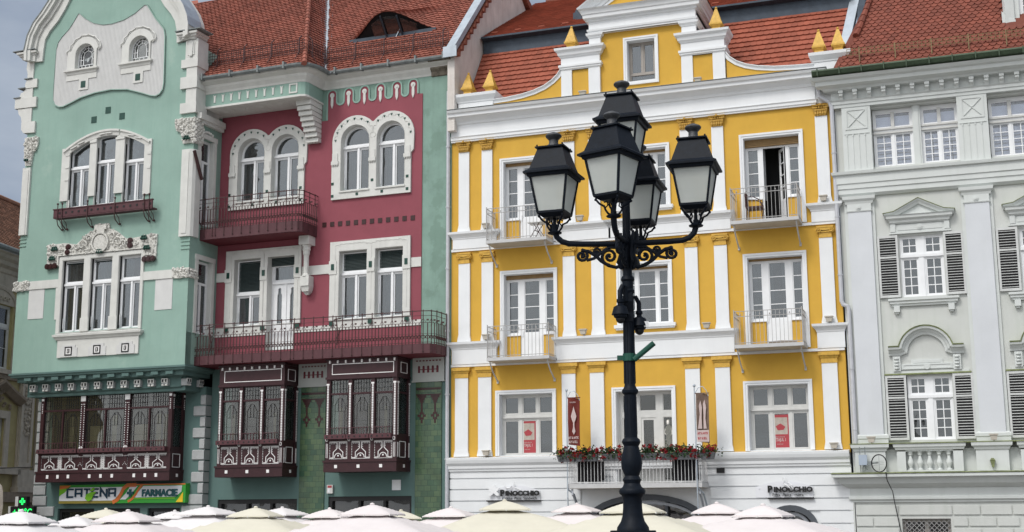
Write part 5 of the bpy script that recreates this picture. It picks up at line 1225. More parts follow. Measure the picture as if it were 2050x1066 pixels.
# green tiled piers with brown ornament
for a, b in ((-5.32, -4.40), (-1.17, -.27)):
    m_ = (a+b)/2
    mb = MB(); mb.box(a, b, 2.0, 6.47, .021, .06); T.part('tiled_pier', mb, M_GTILE)
    mb = MB(); mb.box(a-.1, b+.1, 6.47, 7.22, .021, .09); mb.box(a-.12, b+.12, 6.45, 6.5, .021, .11); o = T.part('white_frieze_panel', mb, pmat('grey_glazed_panel', (.40, .42, .40), .5, .06, 3, .1))
    mb = MB()
    for k in range(8): x = a+.06+k*(b-a-.1)/7; mb.box(x-.035, x+.03, 7.10, 7.14, .09, .1)
    for k in range(5):
        x = a+.13+k*(b-a-.26)/4; mb.box(x-.035, x+.035, 6.74, 6.93, .09, .105); mb.disc(x, 6.93, .09, .035, .015, 8)
    mb.box(a+.13, b-.13, 6.83, 6.855, .09, .1)
    T.part('ornament_fence', mb, pmat('red_brown_ornament', (.13, .02, .03), .5, .1, 3, 0), o)
    mb = MB(); mb.box(a+.02, b-.02, 6.20, 6.27, .06, .067); mb.box(a+.02, b-.02, 6.03, 6.07, .06, .067)
    for x in (m_-.23, m_+.23):
        mb.box(x-.15, x+.15, 5.96, 6.07, .067 if False else .0605, .068); mb.box(x-.10, x+.10, 5.88, 5.96, .06, .068); mb.box(x-.06, x+.06, 5.80, 5.88, .06, .068); mb.box(x-.03, x+.03, 5.5, 5.8, .06, .068)
        mb.plate(rect(x-.07, x+.07, 5.28, 5.5), [rect(x-.035, x+.035, 5.34, 5.44)], .06, .068); mb.box(x-.14, x-.07, 5.36, 5.43, .06, .068); mb.box(x+.07, x+.14, 5.36, 5.43, .06, .068); mb.box(x-.03, x+.03, 5.16, 5.28, .06, .068)
    T.part('brown_tile_ornament', mb, M_BRN)
# shop fronts of the raspberry part
for a, b, t in ((-8.42, -5.40, 2.86), (-4.25, -1.30, 2.92)):
    mb = MB(); mb.plate(rect(a, b, 0, t), [rect(a+.12, a+(b-a)*.36, .3, t-.14), rect(a+(b-a)*.39, a+(b-a)*.66, .3, t-.14), rect(a+(b-a)*.69, b-.08, .3, t-.14)], -.2, -.02)
    o = T.part('shop_front', mb, M_BLK); g_ = MB(); g_.box(a+.1, b-.05, .3, t-.1, -.13, -.12); T.part('shop_pane', g_, M_GLASSD, o)
mb = MB(); mb.box(-4.27, -4.06, 3.02, 3.29, .021, .10); mb.k = 1; mb.box(-4.24, -4.09, 3.20, 3.27, .1, .108); mb.k = 2; mb.box(-4.23, -4.15, 3.05, 3.18, .1, .106)
T.part('intercom_box', mb, [M_FRMG, M_RED, M_SIGNW])
mb = MB(); mb.plate(rect(-1.97, -1.67, 3.10, 3.42), [rect(-1.94, -1.70, 3.13, 3.39)], .021, .05); mb.box(-1.94, -1.70, 3.13, 3.39, .021, .035); T.part('white_wall_plate', mb, M_FRM)
# ---------------------------------------------------------------- tower
tl, tr_ = -15.93, -8.78
inL = [(-15.38, 18.50), (-15.38, 18.88), (-15.33, 19.30), (-15.14, 19.60), (-14.81, 19.92), (-14.52, 20.33), (-14.30, 20.72), (-14.0, 21.3), (-13.6, 21.8), (-13.1, 22.1), (-12.5, 22.2)]
inR = [(-11.9, 22.1), (-11.4, 21.8), (-11.0, 21.3), (-10.7, 20.72), (-10.42, 20.15), (-10.17, 19.78), (-9.90, 19.47), (-9.71, 19.17), (-9.62, 18.80), (-9.60, 18.36)]
TW3 = [(-13.97, -13.05), (-12.82, -11.93), (-11.63, -10.73)]
TW2 = [(-13.97, -13.03), (-12.78, -11.84), (-11.60, -10.66)]
def seg_top(u):  # segmental head over the upper three windows
    return 15.56-((u+12.36)/1.75)**2*.55
def w3poly(a, b, v0=12.90, dv=0):
    k = 6; return [(a, v0), (b, v0)]+[(b+(a-b)*i/k, seg_top(b+(a-b)*i/k)+dv-.12) for i in range(k+1)]
ow = [(-13.50, 17.95, 18.42, .42), (-11.18, 17.95, 18.42, .42)]
owp = [archpoly(-13.91, -13.08, 17.97, 18.47, 12), archpoly(-11.58, -10.73, 17.93, 18.42, 12)]
outer = [(tl, 7.2), (tr_, 7.2), (tr_, 18.36)]+list(reversed(inR))+list(reversed(inL))+[(tl, 18.5)]
mb = MB(); mb.plate(outer, [w3poly(a, b) for a, b in TW3]+[rect(a, b, 8.55, 11.06) for a, b in TW2]+owp, W-.3, W)
T.part('tower_front', mb, M_MINT)
# tower right side wall with its two windows (plane u = tr_)
def sidebox(mb, w0, w1, v0, v1, u0, u1): mb.box(u0, u1, v0, v1, w0, w1)
SW = [(.50, 1.27, 12.0, 15.02), (.36, 1.17, 8.3, 10.80)]
mb = MB()
cuts = [7.2, 8.3, 10.80, 12.0, 15.02, 17.9]
mb.box(tr_-.3, tr_, 7.2, 8.3, -.3, W-.001)
for (a, b, c, d) in SW: mb.box(tr_-.3, tr_, c, d, -.3, a); mb.box(tr_-.3, tr_, c, d, b, W-.3)
for c, d in ((10.80, 12.0), (15.02, 18.2)): mb.box(tr_-.3, tr_, c, d, -.3, W-.3)
mb.box(tr_-.3, tr_, 7.2, 18.2, -3, -.3); mb.box(tl, tl+.3, 7.2, 18.4, -3, W-.3); mb.box(tl, tr_, 7.2, 7.25, -.3, W-.3)
T.part('tower_side', mb, M_MINT)
mb = MB(); mb.box(tl+.31, tr_-.31, 7.3, 18, -.1, 0)
for f in (11.4, 15.9): mb.box(tl+.31, tr_-.31, f-.1, f, 0, W-.35)
T.part('tower_interior', mb, M_DARK)
for (a, b, c, d) in SW:
    mb = MB()
    for w0_, w1_ in ((a-.14, a), (b, b+.14)): mb.box(tr_+.0005, tr_+.05, c, d+.14, w0_, w1_)
    mb.box(tr_+.001, tr_+.06, d, d+.16, a-.16, b+.16)
    mb.box(tr_-.25, tr_+.001, c, d, a-.001, a+.02); mb.box(tr_-.25, tr_+.001, c, d, b-.02, b+.001)
    if c > 11:
        for k in range(5): mb.ball(tr_+.04, d+.2+.05*math.sin(PI*k/4), a+.15+k*.12, .06, 4)
    o = T.part('side_window_surround', mb, M_STN)
    mb = MB(); x0, x1 = tr_-.2, tr_-.14; tv = d-.75
    for w0_, w1_ in ((a+.02, a+.09), (b-.09, b-.02), ((a+b)/2-.05, (a+b)/2+.05)): mb.box(x0, x1, c, tv if abs(w0_+w1_-a-b) < .02 else d-.02, w0_, w1_)
    for v_ in (c, tv-.06, d-.09): mb.box(x0, x1+.001, v_, v_+.08, a+.021, b-.021)
    o = T.part('side_window', mb, M_FRM); g_ = MB(); g_.box(tr_-.18, tr_-.175, c, d, a+.03, b-.03); T.part('pane', g_, M_GLASS, o)
    cu_ = MB(); cu_.box(tr_-.4, tr_-.39, c, tv, a+.4, b-.02); cu_.box(tr_-.9, tr_-.88, c, d, a-.3, b+.2); T.part('curtain', cu_, M_CURTD, o)
# white gable band
def band(inner, outer_, name='gable_moulding'):
    mb = MB(); n = len(inner)
    def ring(t0, t1, w0, w1):
        P0 = [(i[0]+(o_[0]-i[0])*t0, i[1]+(o_[1]-i[1])*t0) for i, o_ in zip(inner, outer_)]; P1 = [(i[0]+(o_[0]-i[0])*t1, i[1]+(o_[1]-i[1])*t1) for i, o_ in zip(inner, outer_)]
        vs = []; 
        for p, q in zip(P0, P1): vs += [(*p, w0), (*p, w1), (*q, w1), (*q, w0)]
        fs = [(4*i+k, 4*i+(k+1) % 4, 4*i+4+(k+1) % 4, 4*i+4+k) for i in range(n-1) for k in range(4)]+[(0, 1, 2, 3), (4*n-4, 4*n-3, 4*n-2, 4*n-1)]
        mb.add(vs, fs)
    ring(0, 1, W-.45, W+.08); ring(.45, 1, W+.08, W+.15); ring(.66, 1, W+.15, W+.27); ring(.86, 1.04, W+.27, W+.32)
    return T.part(name, mb, M_STN)
iL = inL[1:]; oL = [(-16.03, 18.91), (-15.92, 19.46), (-15.68, 19.92), (-15.36, 20.26), (-15.05, 20.66), (-14.8, 21.05), (-14.42, 21.66), (-13.9, 22.2), (-13.25, 22.6), (-12.5, 22.7)]
oR = [(-11.75, 22.6), (-11.1, 22.2), (-10.6, 21.66), (-10.32, 21.05), (-10.0, 20.45), (-9.72, 20.02), (-9.45, 19.62), (-9.28, 19.2), (-9.14, 18.88), (-9.12, 18.9)]
band([(-15.40, 18.48)]+iL, [(-16.0, 18.52)]+oL); iR = list(reversed(inR)); oRr = [(-9.02, 18.50), (-9.02, 18.88), (-9.08, 19.2), (-9.25, 19.6), (-9.52, 20.0), (-9.78, 20.35), (-10.1, 20.95), (-10.45, 21.55), (-10.95, 22.1), (-11.7, 22.55)]
band(iR, oRr)
mb = MB(); mb.sweepuv(oRr[1:], [(-.03, W-.5), (-.03, W+.30), (.0, W+.3), (.0, W-.5)]); mb.sweepuv(list(reversed(oL)), [(0, W-.9), (0, W+.32), (-.03, W+.32), (-.03, W-.9)]) if False else None
T.part('gable_cap_sheet', mb, M_ZINC)
mb = MB(); mb.sweepuv(list(reversed([(a-.02, b) for a, b in oL[:-1]])), [(-.015, W-.5), (-.015, W+.34), (.025, W+.34), (.025, W-.5)]); T.part('gable_edge_sheet', mb, M_GUT)
mb = MB()
for a, b, v in ((-16.58, -16.28, 17.205), (-16.4, -16.08, 17.55), (-16.14, -15.8, 17.88), (-16.6, -15.62, 18.915), (-9.55, -8.5, 18.68)): mb.box(a, b, v, v+.03, W-.5, W+(.28 if v > 18 else .12))
T.part('step_capping', mb, M_GUT)
mb = MB(); n = len(oRr)
mb.prism([(-16.0, 18.5), (-9.05, 18.5)]+oRr[1:]+list(reversed(oL)), W-.75, W-.46); T.part('gable_back', mb, M_STN)
for a, b, v in ((-16.38, -15.66, 18.64), (-9.42, -8.72, 18.40)):
    mb = MB(); x0, x1 = (a+.1, b-.08) if a < -12 else (a+.06, b-.12)
    mb.sweep([(x0, W-.5), (x0, W+.08), (x1, W+.08), (x1, W-.5)], [(-.02, v), (.02, v), (.04, v+.06), (.10, v+.1), (.10, v+.15), (.16, v+.17), (.17, v+.24), (-.02, v+.27)]); mb.box(x0, x1, v, v+.26, W-.5, W+.08)
    T.part('gable_foot_cap', mb, M_STN)
# side quoins
mb = MB()
def qb(pts, d=.05): mb.prism(pts, W-.5, W+d)
qb([(-16.06, 17.87), (-15.79, 17.87), (-15.79, 18.64), (-16.08, 18.64), (-16.12, 18.3), (-16.05, 18.1)])
qb([(-16.1, 17.54), (-15.58, 17.54), (-15.58, 17.86), (-16.05, 17.86), (-16.12, 17.7)], .07)
qb([(-16.38, 17.19), (-15.77, 17.19), (-15.77, 17.53), (-16.1, 17.53), (-16.2, 17.42), (-16.30, 17.40), (-16.34, 17.3)])
qb([(-16.52, 16.82), (-15.56, 16.80), (-15.56, 17.18), (-16.52, 17.20)], .08)
qb([(-16.18, 16.28), (-15.76, 16.28), (-15.76, 16.79), (-16.40, 16.80), (-16.34, 16.6), (-16.24, 16.5)])
qb([(-16.05, 15.86), (-15.55, 15.84), (-15.55, 16.26), (-16.17, 16.27), (-16.16, 16.0)], .08)
T.part('quoin_left', mb, M_STN) if False else T.part('gable_quoins', mb, M_STN)
mb = MB()
for a, v0, v1, d in ((-9.23, 17.70, 18.42, .05), (-9.37, 17.41, 17.70, .08), (-9.16, 17.07, 17.41, .05), (-9.37, 16.66, 17.07, .09), (-9.15, 16.14, 16.66, .05), (-9.34, 15.78, 16.14, .09)):
    mb.box(a, tr_+d, v0, v1, W-.55, W+d)
for i in range(4): mb.box(tr_, tr_+.12, 16.1-i*.14, 16.5-i*.14, .0+.2*i, W-.6)
mb.box(tr_, tr_+.2, 15.6, 15.8, .1, W-.1); mb.box(tr_, tr_+.14, 15.48, 15.6, .1, W-.3)
T.part('gable_quoins', mb, M_STN)
mb = MB(); mb.box(-9.12, -8.86, 17.85, 18.3, W+.05, W+.08); mb.prism([(-9.05, 17.8), (-8.93, 17.8), (-8.9, 18.3), (-8.99, 18.36), (-9.08, 18.3)], W+.08, W+.11); T.part('gable_relief', mb, M_STN)
mb = MB(); mb.box(tr_+.0005, tr_+.22, 17.26, 17.30, .7, W-.56); mb.prism_u([(W-.57, 17.3), (W-.57, 17.75), (.8, 17.45), (.8, 17.3)], tr_+.001, tr_+.02); T.part('side_flashing', mb, M_LEAD)
# combed plaque with its two little windows
pq = [(-13.94, 20.08), (-14.12, 19.82), (-14.32, 19.56), (-14.6, 19.32), (-14.77, 19.12), (-14.84, 18.85), (-14.85, 18.3), (-14.86, 17.3), (-14.84, 16.95), (-14.74, 16.76), (-14.55, 16.65), (-14.36, 16.64), (-14.05, 16.73), (-13.6, 16.88), (-13.0, 16.98), (-12.3, 17.01), (-11.6, 16.93), (-11.0, 16.73), (-10.6, 16.58), (-10.40, 16.54), (-10.22, 16.60), (-10.10, 16.76), (-10.06, 17.0), (-10.08, 17.8), (-10.10, 18.7), (-10.16, 18.97), (-10.35, 19.2), (-10.56, 19.44), (-10.8, 19.8), (-10.93, 19.98), (-11.04, 20.0), (-11.2, 19.9), (-11.45, 19.74), (-11.9, 19.57), (-12.4, 19.50), (-12.8, 19.52), (-13.2, 19.64), (-13.6, 19.88), (-13.8, 20.06), (-13.88, 20.12)]
mb = MB(); mb.plate(list(reversed(pq)), owp, W+.0005, W+.04); 
T.part('combed_plaque', mb, M_COMB)
mb = MB()
# comb ribs, clipped to the plaque outline
def vspan(u):
    ys = []
    for (a, b), (c, d) in zip(pq, pq[1:]+pq[:1]):
        if (a-u)*(c-u) < 0: ys.append(b+(d-b)*(u-a)/(c-a))
    ys.sort(); return ys
k = -14.80
while k < -10.1:
    ys = vspan(k)
    if len(ys) >= 2:
        spans = [(ys[0]+.03, ys[-1]-.03)]
        for (a, b) in ((-14.28, -12.93), (-11.93, -10.62)):
            if a < k < b: spans = [(ys[0]+.03, 17.68), (18.95, ys[-1]-.03)]
        for a, b in spans:
            if b > a: mb.box(k-.011, k+.011, a, b, W+.04, W+.05)
    k += .057
T.part('comb_ribs', mb, M_COMB)
mb = MB(); mb.sweepuv(pq, [(0, W), (0, W+.07), (.03, W+.07), (.03, W)], closed=True); T.part('plaque_edge', mb, M_MINT)
for (c, u0, u1, pol) in ((-13.50, -14.29, -12.93, owp[0]), (-11.16, -11.93, -10.63, owp[1])):
    a, b = pol[0][0], pol[1][0]; vb = pol[0][1]; vs = pol[2][1]; rr = (b-a)/2; cc = (a+b)/2
    out = [(u0+.05, vb-.02), (u1-.05, vb-.02), (u1-.05, vs+.15)]+arc(cc, vs+.05, rr+.20, 15, 165, 10)+[(u0+.05, vs+.15)]
    mb = MB(); mb.plate(out, [pol], W+.04, W+.10)
    sc_ = [(u0-.02, vs+.12)]
    for i in range(7): t = 160-140*i/6; sc_.append((cc+(rr+.27)*math.cos(R(t))*1.05, vs+.03+(rr+.27)*math.sin(R(t))))
    sc_.append((u1+.02, vs+.12))
    for p, q in zip(sc_[:-1], sc_[1:]):
        mx, my = (p[0]+q[0])/2, (p[1]+q[1])/2; d = math.hypot(mx-cc, my-vs); mx += (mx-cc)/d*.04; my += (my-vs)/d*.04
        mb.tube([(p[0], p[1], W+.08), (mx, my, W+.1), (q[0], q[1], W+.08)], .028, 5)
    mb.sweepuv([(a, vb), (a, vs)]+arc(cc, vs, rr, 180, 0, 12)[1:-1]+[(b, vs), (b, vb)], [(-.012, W-.3), (-.012, W+.1), (0, W+.11), (0, W-.3)])
    mb.box(u0+.02, u1-.02, vb-.40, vb-.13, W+.04, W+.07); mb.sweep([(u0+.05, W), (u0+.05, W+.07), (u1-.05, W+.07), (u1-.05, W)], [(-.02, vb-.2), (.02, vb-.19), (.04, vb-.12), (.10, vb-.08), (.10, vb-.02), (-.02, vb-.01)])
    mb.box(cc-.2, cc+.2, vb-.80, vb-.40, W+.04, W+.075)
    o = T.part('oculus_surround', mb, M_STN); m2 = MB(); m2.box(cc-.11, cc+.09, vb-.72, vb-.48, W+.075, W+.085); T.part('green_square', m2, M_DGRN, o)
    mb = MB(); mb.plate(pol, [archpoly(a+.04, b-.04, vb+.04, vs, 12)], W-.12, W-.07); wz0, wz1 = W-.11, W-.085
    def arcbar(r_, a0=180, a1=0): mb.tube([(cc+r_*math.cos(R(a0+(a1-a0)*i/10)), vs+r_*math.sin(R(a0+(a1-a0)*i/10)), W-.09) for i in range(11)], .012, 4)
    arcbar(rr*.45); arcbar(rr*.72)
    for s_ in (-1, 1):
        for r_ in (.45, .72): mb.box(cc+s_*rr*r_-.012, cc+s_*rr*r_+.012, vb+.17, vs, wz0, wz1)
    mb.box(a, b, vb+.16, vb+.18, wz0, wz1); mb.box(a, cc-rr*.45, vb+.36, vb+.38, wz0, wz1); mb.box(cc+rr*.45, b, vb+.36, vb+.38, wz0, wz1)
    for i in range(1, 5): x = a+(b-a)*i/5; mb.box(x-.01, x+.01, vb, vb+.17, wz0, wz1)
    for i in range(7): t = 180*(i+.5)/7; mb.bar((cc+rr*.45*math.cos(R(t)) if i % 2 else cc+rr*.72*math.cos(R(t)), vs+(rr*.45 if i % 2 else rr*.72)*math.sin(R(t)), W-.095), (cc+rr*math.cos(R(t)), vs+rr*math.sin(R(t)), W-.095), .018)
    mb.box(a, cc-rr*.72, vs-.0, vs+.02, wz0, wz1); mb.box(cc+rr*.72, b, vs, vs+.02, wz0, wz1)
    o = T.part('stained_window', mb, M_FRM); g_ = MB(); g_.prism(pol, W-.112, W-.108); T.part('pane', g_, M_GLASS2, o)
    g_ = MB(); g_.box(a-.2, b+.2, vb-.2, vs+.6, W-.5, W-.45); T.part('interior_back', g_, M_DARK, o)
for x, y in ((-13.0, 16.03), (-12.41, 16.31), (-11.80, 16.02)):
    mb = MB(); mb.box(x-.11, x+.11, y-.12, y+.11, W, W+.015); T.part('green_square', mb, M_DGRN)
# carved capitals and corner pilasters
def carved(u0, u1, v0, v1, w0, w1, n, sd, shape, mbx=None):
    rnd = random.Random(sd); b = mbx or MB()
    b.prism(shape, w0, w0+(w1-w0)*.5)
    for i in range(n):
        for _ in range(20):
            x, y = rnd.uniform(u0, u1), rnd.uniform(v0, v1)
            ins = False
            for (ax, ay), (bx, by) in zip(shape, shape[1:]+shape[:1]):
                if (ay > y) != (by > y) and x < (bx-ax)*(y-ay)/(by-ay)+ax: ins = not ins
            if ins: break
        else: continue
        r_ = rnd.uniform(.03, .06); z = w0+(w1-w0)*rnd.uniform(.4, .75)
        if rnd.random() < .5: b.ball(x, y, z, r_, 4, rnd.uniform(.6, 1.2))
        else:
            t0 = rnd.uniform(0, 6.28); b.tube([(x+r_*math.cos(t0+k*.9)*(1-k/8), y+r_*math.sin(t0+k*.9)*(1-k/8), z) for k in range(6)], .018, 4)
    return b
shL = [(-15.97, 15.68), (-15.37, 15.66), (-15.38, 15.35), (-15.45, 15.2), (-15.56, 15.12), (-15.60, 14.85), (-15.62, 14.62), (-15.88, 14.64), (-15.9, 14.8), (-15.96, 15.1)]
T.part('carved_capital', carved(-16, -15.37, 14.6, 15.68, W+.0, W+.14, 90, 3, shL), M_CARV)
shR = [(-9.52, 15.62), (-8.72, 15.60), (-8.70, 15.3), (-8.72, 14.72), (-9.18, 14.72), (-9.2, 15.0), (-9.28, 15.12), (-9.45, 15.2), (-9.52, 15.36)]
b = carved(-9.52, -8.72, 14.7, 15.6, W+.0, W+.14, 120, 5, shR)
b.box(tr_, tr_+.08, 14.72, 15.6, W-.42, W+.05)
rnd = random.Random(8)
for i in range(60): b.ball(tr_+.09, rnd.uniform(14.75, 15.58), rnd.uniform(W-.42, W+.04), rnd.uniform(.03, .05), 4)
T.part('carved_capital', b, M_CARV)
mb = MB(); [mb.ball(-9.08+k*.1, 14.86, W+.15, .05, 5) for k in range(3)]; [mb.ball(-9.03+k*.1, 14.93, W+.15, .045, 5) for k in range(2)]; [mb.ball(-15.83+k*.1, 14.82, W+.15, .05, 5) for k in range(2)]; T.part('green_berries', mb, M_DGRN)
mb = MB(); mb.box(-15.96, -15.62, 12.1, 14.55, W-.0, W+.08); mb.box(-15.90, -15.68, 12.1, 14.45, W+.08, W+.1); T.part('corner_pilaster', mb, M_STN)
mb = MB(); ring = [(-9.18, W-.02), (-9.18, W+.09), (-8.86, W+.09), (-8.76, W+.04), (-8.70, W-.06), (-8.70, W-.36), (-8.79, W-.36)]; n = len(ring)
mb.add([(u, 11.5, w_) for u, w_ in ring]+[(u, 14.5, w_) for u, w_ in ring], [tuple(range(n)), tuple(range(n, 2*n))]+[(i, (i+1) % n, n+(i+1) % n, n+i) for i in range(n)])
mb.box(-9.08, -8.88, 11.6, 14.4, W+.09, W+.11); T.part('corner_pilaster', mb, M_STN)
mb = MB()
for x0, x1, v in ((-15.95, -15.66, 11.98), (-9.12, -8.75, 11.36)):
    for k in range(3): mb.box(x0, x1, v-.13*k-.03, v-.13*k, W, W+.03)
T.part('pilaster_grooves', mb, M_MINT)
mb = MB(); mb.bar((tr_+.14, 14.4, W+.15), (tr_+.14, 13.5, W-.35), .07, .1); T.part('folded_awning_arm', mb, M_IRON)
# upper triple window ----------------------------------------------------
mb = MB()
for i, (a, b) in enumerate(TW3):
    pts = [(x, seg_top(x)) for x in [a-.22+(b-a+.34)*k/8 for k in range(9)]] if i == 0 else [(x, seg_top(x)) for x in [a-.12+(b-a+(.24 if i == 1 else .34))*k/8 for k in range(9)]]
    mb.sweepuv(pts, [(-.20, W), (-.20, W+.06), (-.06, W+.08), (-.05, W+.12), (.02, W+.12), (.02, W)])
    for k in (.25, .62): j = int(k*8); p, q = pts[j], pts[j+1]; mb.bar((p[0], p[1]-.12, W+.08), (q[0]+.1, q[1]-.12, W+.08), .07, .04)
    mb.box(a-.003, a+.015, 12.92, seg_top(a)-.15, W-.28, W+.03); mb.box(b-.015, b+.003, 12.92, seg_top(b)-.15, W-.28, W+.03)
mb.box(-14.26, -13.92, 13.18, 15.08, W, W+.06); mb.box(-10.75, -10.46, 13.1, 15.05, W, W+.06)
for v in (13.9, 14.35, 14.8): mb.box(-14.08, -13.92, v, v+.04, W+.06, W+.08)
for v in (14.0, 14.5): mb.box(-10.6, -10.46, v, v+.1, W+.06, W+.08)
mb.box(-13.92, -13.86, 12.92, 13.2, W, W+.03)
for a, b in ((-13.05, -12.76), (-11.95, -11.58)):
    mb.box(a, b, 13.25, 15.16, W, W+.07); mb.box(a-.0, b+.0, 15.16, 15.24, W, W+.10); mb.box(a+.04, b-.04, 15.24, 15.4, W, W+.05)
T.part('window_surround', mb, M_STN)
for i, (a, b) in enumerate(TW3):
    k = 6; tr = 14.32+(.12 if i == 1 else .02 if i == 2 else 0)
    pol = [(a+.015, 12.92), (b-.015, 12.92)]+[(b-.015+(a-b+.03)*j/k, seg_top(b+(a-b)*j/k)-.13) for j in range(k+1)]
    tp = [(a+.08, tr+.1), (b-.07, tr+.1)]+[(b-.07+(a-b+.15)*j/k, seg_top(b+(a-b)*j/k)-.21) for j in range(k+1)]
    casement(a, b, 12.9, tr+.5, tr, wd=W-.11, poly=pol, top=tp, cur=3)
    m2 = MB(); m2.box(a+.016, a+.03, 12.92, 15.0, W-.11, W-.05); T.part('dark_jamb', m2, M_BLK)
# flower rail under it
mb = MB(); mb.box(-14.24, -10.10, 12.53, 12.82, W+.30, W+.34); mb.box(-14.24, -10.10, 12.50, 12.55, W+.06, W+.34); mb.box(-14.26, -10.08, 12.80, 12.835, W+.28, W+.36); o = T.part('flower_rail', mb, M_WINE2)
m2 = MB(); [m2.box(-14.0+i*.27, -13.93+i*.27, 12.64, 12.71, W+.34, W+.352) for i in range(15)]; T.part('rail_diamonds', m2, M_BLK, o)
for x in (-14.05, -13.86, -12.78, -11.63, -10.42, -10.22):
    m2 = MB(); m2.tube([(x, 12.98, W+.36), (x, 12.4, W+.36), (x, 12.25, W+.3), (x, 12.12, W+.1)], .018, 5); m2.tube([(x, 12.5, W+.32), (x, 12.35, W+.12), (x, 12.1, W+.04)], .014, 4); m2.ball(x, 13.0, W+.36, .04, 5); m2.ball(x, 12.15, W+.05, .04, 4); T.part('rail_hook', m2, M_IRON, o)
# lower triple window ------------------------------------------------------
out = rect(-14.10, -10.56, 8.50, 11.19)
mb = MB(); mb.plate(out, [rect(a, b, 8.52, 11.06) for a, b in TW2], W, W+.06)
for a, b in TW2: mb.box(a-.003, a+.015, 8.5, 11.06, W-.26, W+.055); mb.box(b-.015, b+.003, 8.5, 11.06, W-.26, W+.055); mb.box(a, b, 11.045, 11.063, W-.26, W+.055)
for a, b in ((-13.03, -12.73), (-11.85, -11.55)): mb.box(a-.02, b+.02, 8.52, 8.98, W+.06, W+.1)
mb.box(-14.2, -14.1, 9.0, 10.12, W, W+.04)
T.part('window_surround', mb, M_STN)
for i, (a, b) in enumerate(TW2):
    o = casement(a, b, 8.53, 11.05, 10.18, wd=W-.11, cur=3)
    if i < 2: roller(a+.02, b-.02, 10.92, 11.04, W-.12, o)
    m2 = MB(); m2.box(a+.016, a+.03, 8.53, 11.04, W-.11, W-.03); T.part('dark_jamb', m2, M_BLK)
mb = MB(); mb.sweep([(-14.02, W), (-14.02, W+.06), (-10.58, W+.06), (-10.58, W)], [(-.05, 8.27), (.03, 8.27), (.06, 8.33), (.11, 8.37), (.12, 8.44), (-.05, 8.5)])
mb.box(-13.98, -10.62, 7.66, 8.27, W, W+.06); T.part('window_sill', mb, M_STN)
for c in (-13.47, -12.28, -11.12):
    mb = MB(); mb.prism([(c-.36, 7.67), (c+.36, 7.67), (c+.36, 7.98), (c+.27, 7.98), (c+.27, 8.08), (c-.27, 8.08), (c-.27, 7.98), (c-.36, 7.98)], W+.06, W+.085)
    o = T.part('sill_panel', mb, M_COMB); m2 = MB()
    m2.plate(rect(c-.15, c+.15, 7.72, 8.02), [rect(c-.11, c+.11, 7.76, 7.98)], W+.085, W+.1); m2.k = 1; m2.box(c-.11, c+.11, 7.76, 7.98, W+.085, W+.092); m2.k = 0; m2.box(c-.05, c+.05, 7.80, 7.94, W+.092, W+.1); m2.k = 1; m2.box(c-.012, c+.012, 7.82, 7.92, W+.1, W+.103)
    T.part('sill_rosette', m2, [M_BLK, M_DOTW], o)
# carved cresting over the lower triple window
shp = [(-14.66, 11.66), (-14.64, 10.86), (-14.14, 10.86), (-14.12, 11.21), (-10.56, 11.21), (-10.54, 10.84), (-10.08, 10.84), (-10.06, 11.68), (-10.35, 11.70), (-10.8, 11.63), (-11.3, 11.60), (-11.5, 11.74), (-11.75, 11.92), (-12.02, 12.02), (-12.08, 12.22), (-12.66, 12.22), (-12.70, 12.02), (-12.95, 11.93), (-13.2, 11.74), (-13.4, 11.58), (-13.9, 11.66)]
b = carved(-14.66, -10.06, 10.86, 12.2, W, W+.12, 420, 11, shp)
for s_, cx in ((-1, -12.36), (1, -12.36)):
    for (dx, dy, r0) in ((.75, 11.52, .2), (.5, 11.75, .12), (.98, 11.45, .12)):
        b.tube([(cx+s_*(dx-r0*math.cos(k*.6)*(1-k/14)), dy+r0*math.sin(k*.6)*(1-k/14), W+.12) for k in range(13)], .028, 5)
b.lathe(-12.36, W+.06, [(.01, 11.3)], 3) if False else b.prism(arc(-12.36, 11.55, .27, 0, 360, 14, .27)[:-1], W+.06, W+.14); b.sweepuv(arc(-12.36, 11.56, .33, 0, 350, 18), [(-.03, W+.05), (-.03, W+.16), (.03, W+.16), (.03, W+.05)], closed=True)
b.box(-12.62, -12.12, 12.0, 12.16, W+.06, W+.14); b.box(-12.52, -12.2, 11.85, 12.0, W+.06, W+.14)
b.sweepuv([(-14.12, 10.9), (-14.12, 11.21), (-10.55, 11.21), (-10.55, 10.88)], [(0, W), (0, W+.1), (.05, W+.1), (.05, W)])
T.part('carved_cresting', b, M_CARV)
mb = MB()
for x, y in ((-13.72, 11.50), (-13.74, 11.32), (-11.12, 11.52), (-11.12, 11.36), (-14.58, 10.87), (-14.42, 10.87), (-14.26, 10.88), (-10.5, 10.83), (-10.33, 10.83), (-10.16, 10.84)): mb.disc(x, y, W+.06, .10, .07, 14); mb.disc(x, y, W+.13, .06, .015, 10)
T.part('brown_discs', mb, M_BRN)
mb = MB()
for x, y in ((-14.3, 11.45), (-14.38, 11.12), (-10.55, 11.55), (-10.42, 11.2), (-12.36, 11.22)):
    for k in range(-1, 2): mb.ball(x+k*.09, y, W+.13, .055, 5); mb.ball(x+k*.07, y+.07, W+.12, .045, 4)
T.part('green_berries', mb, M_DGRN)
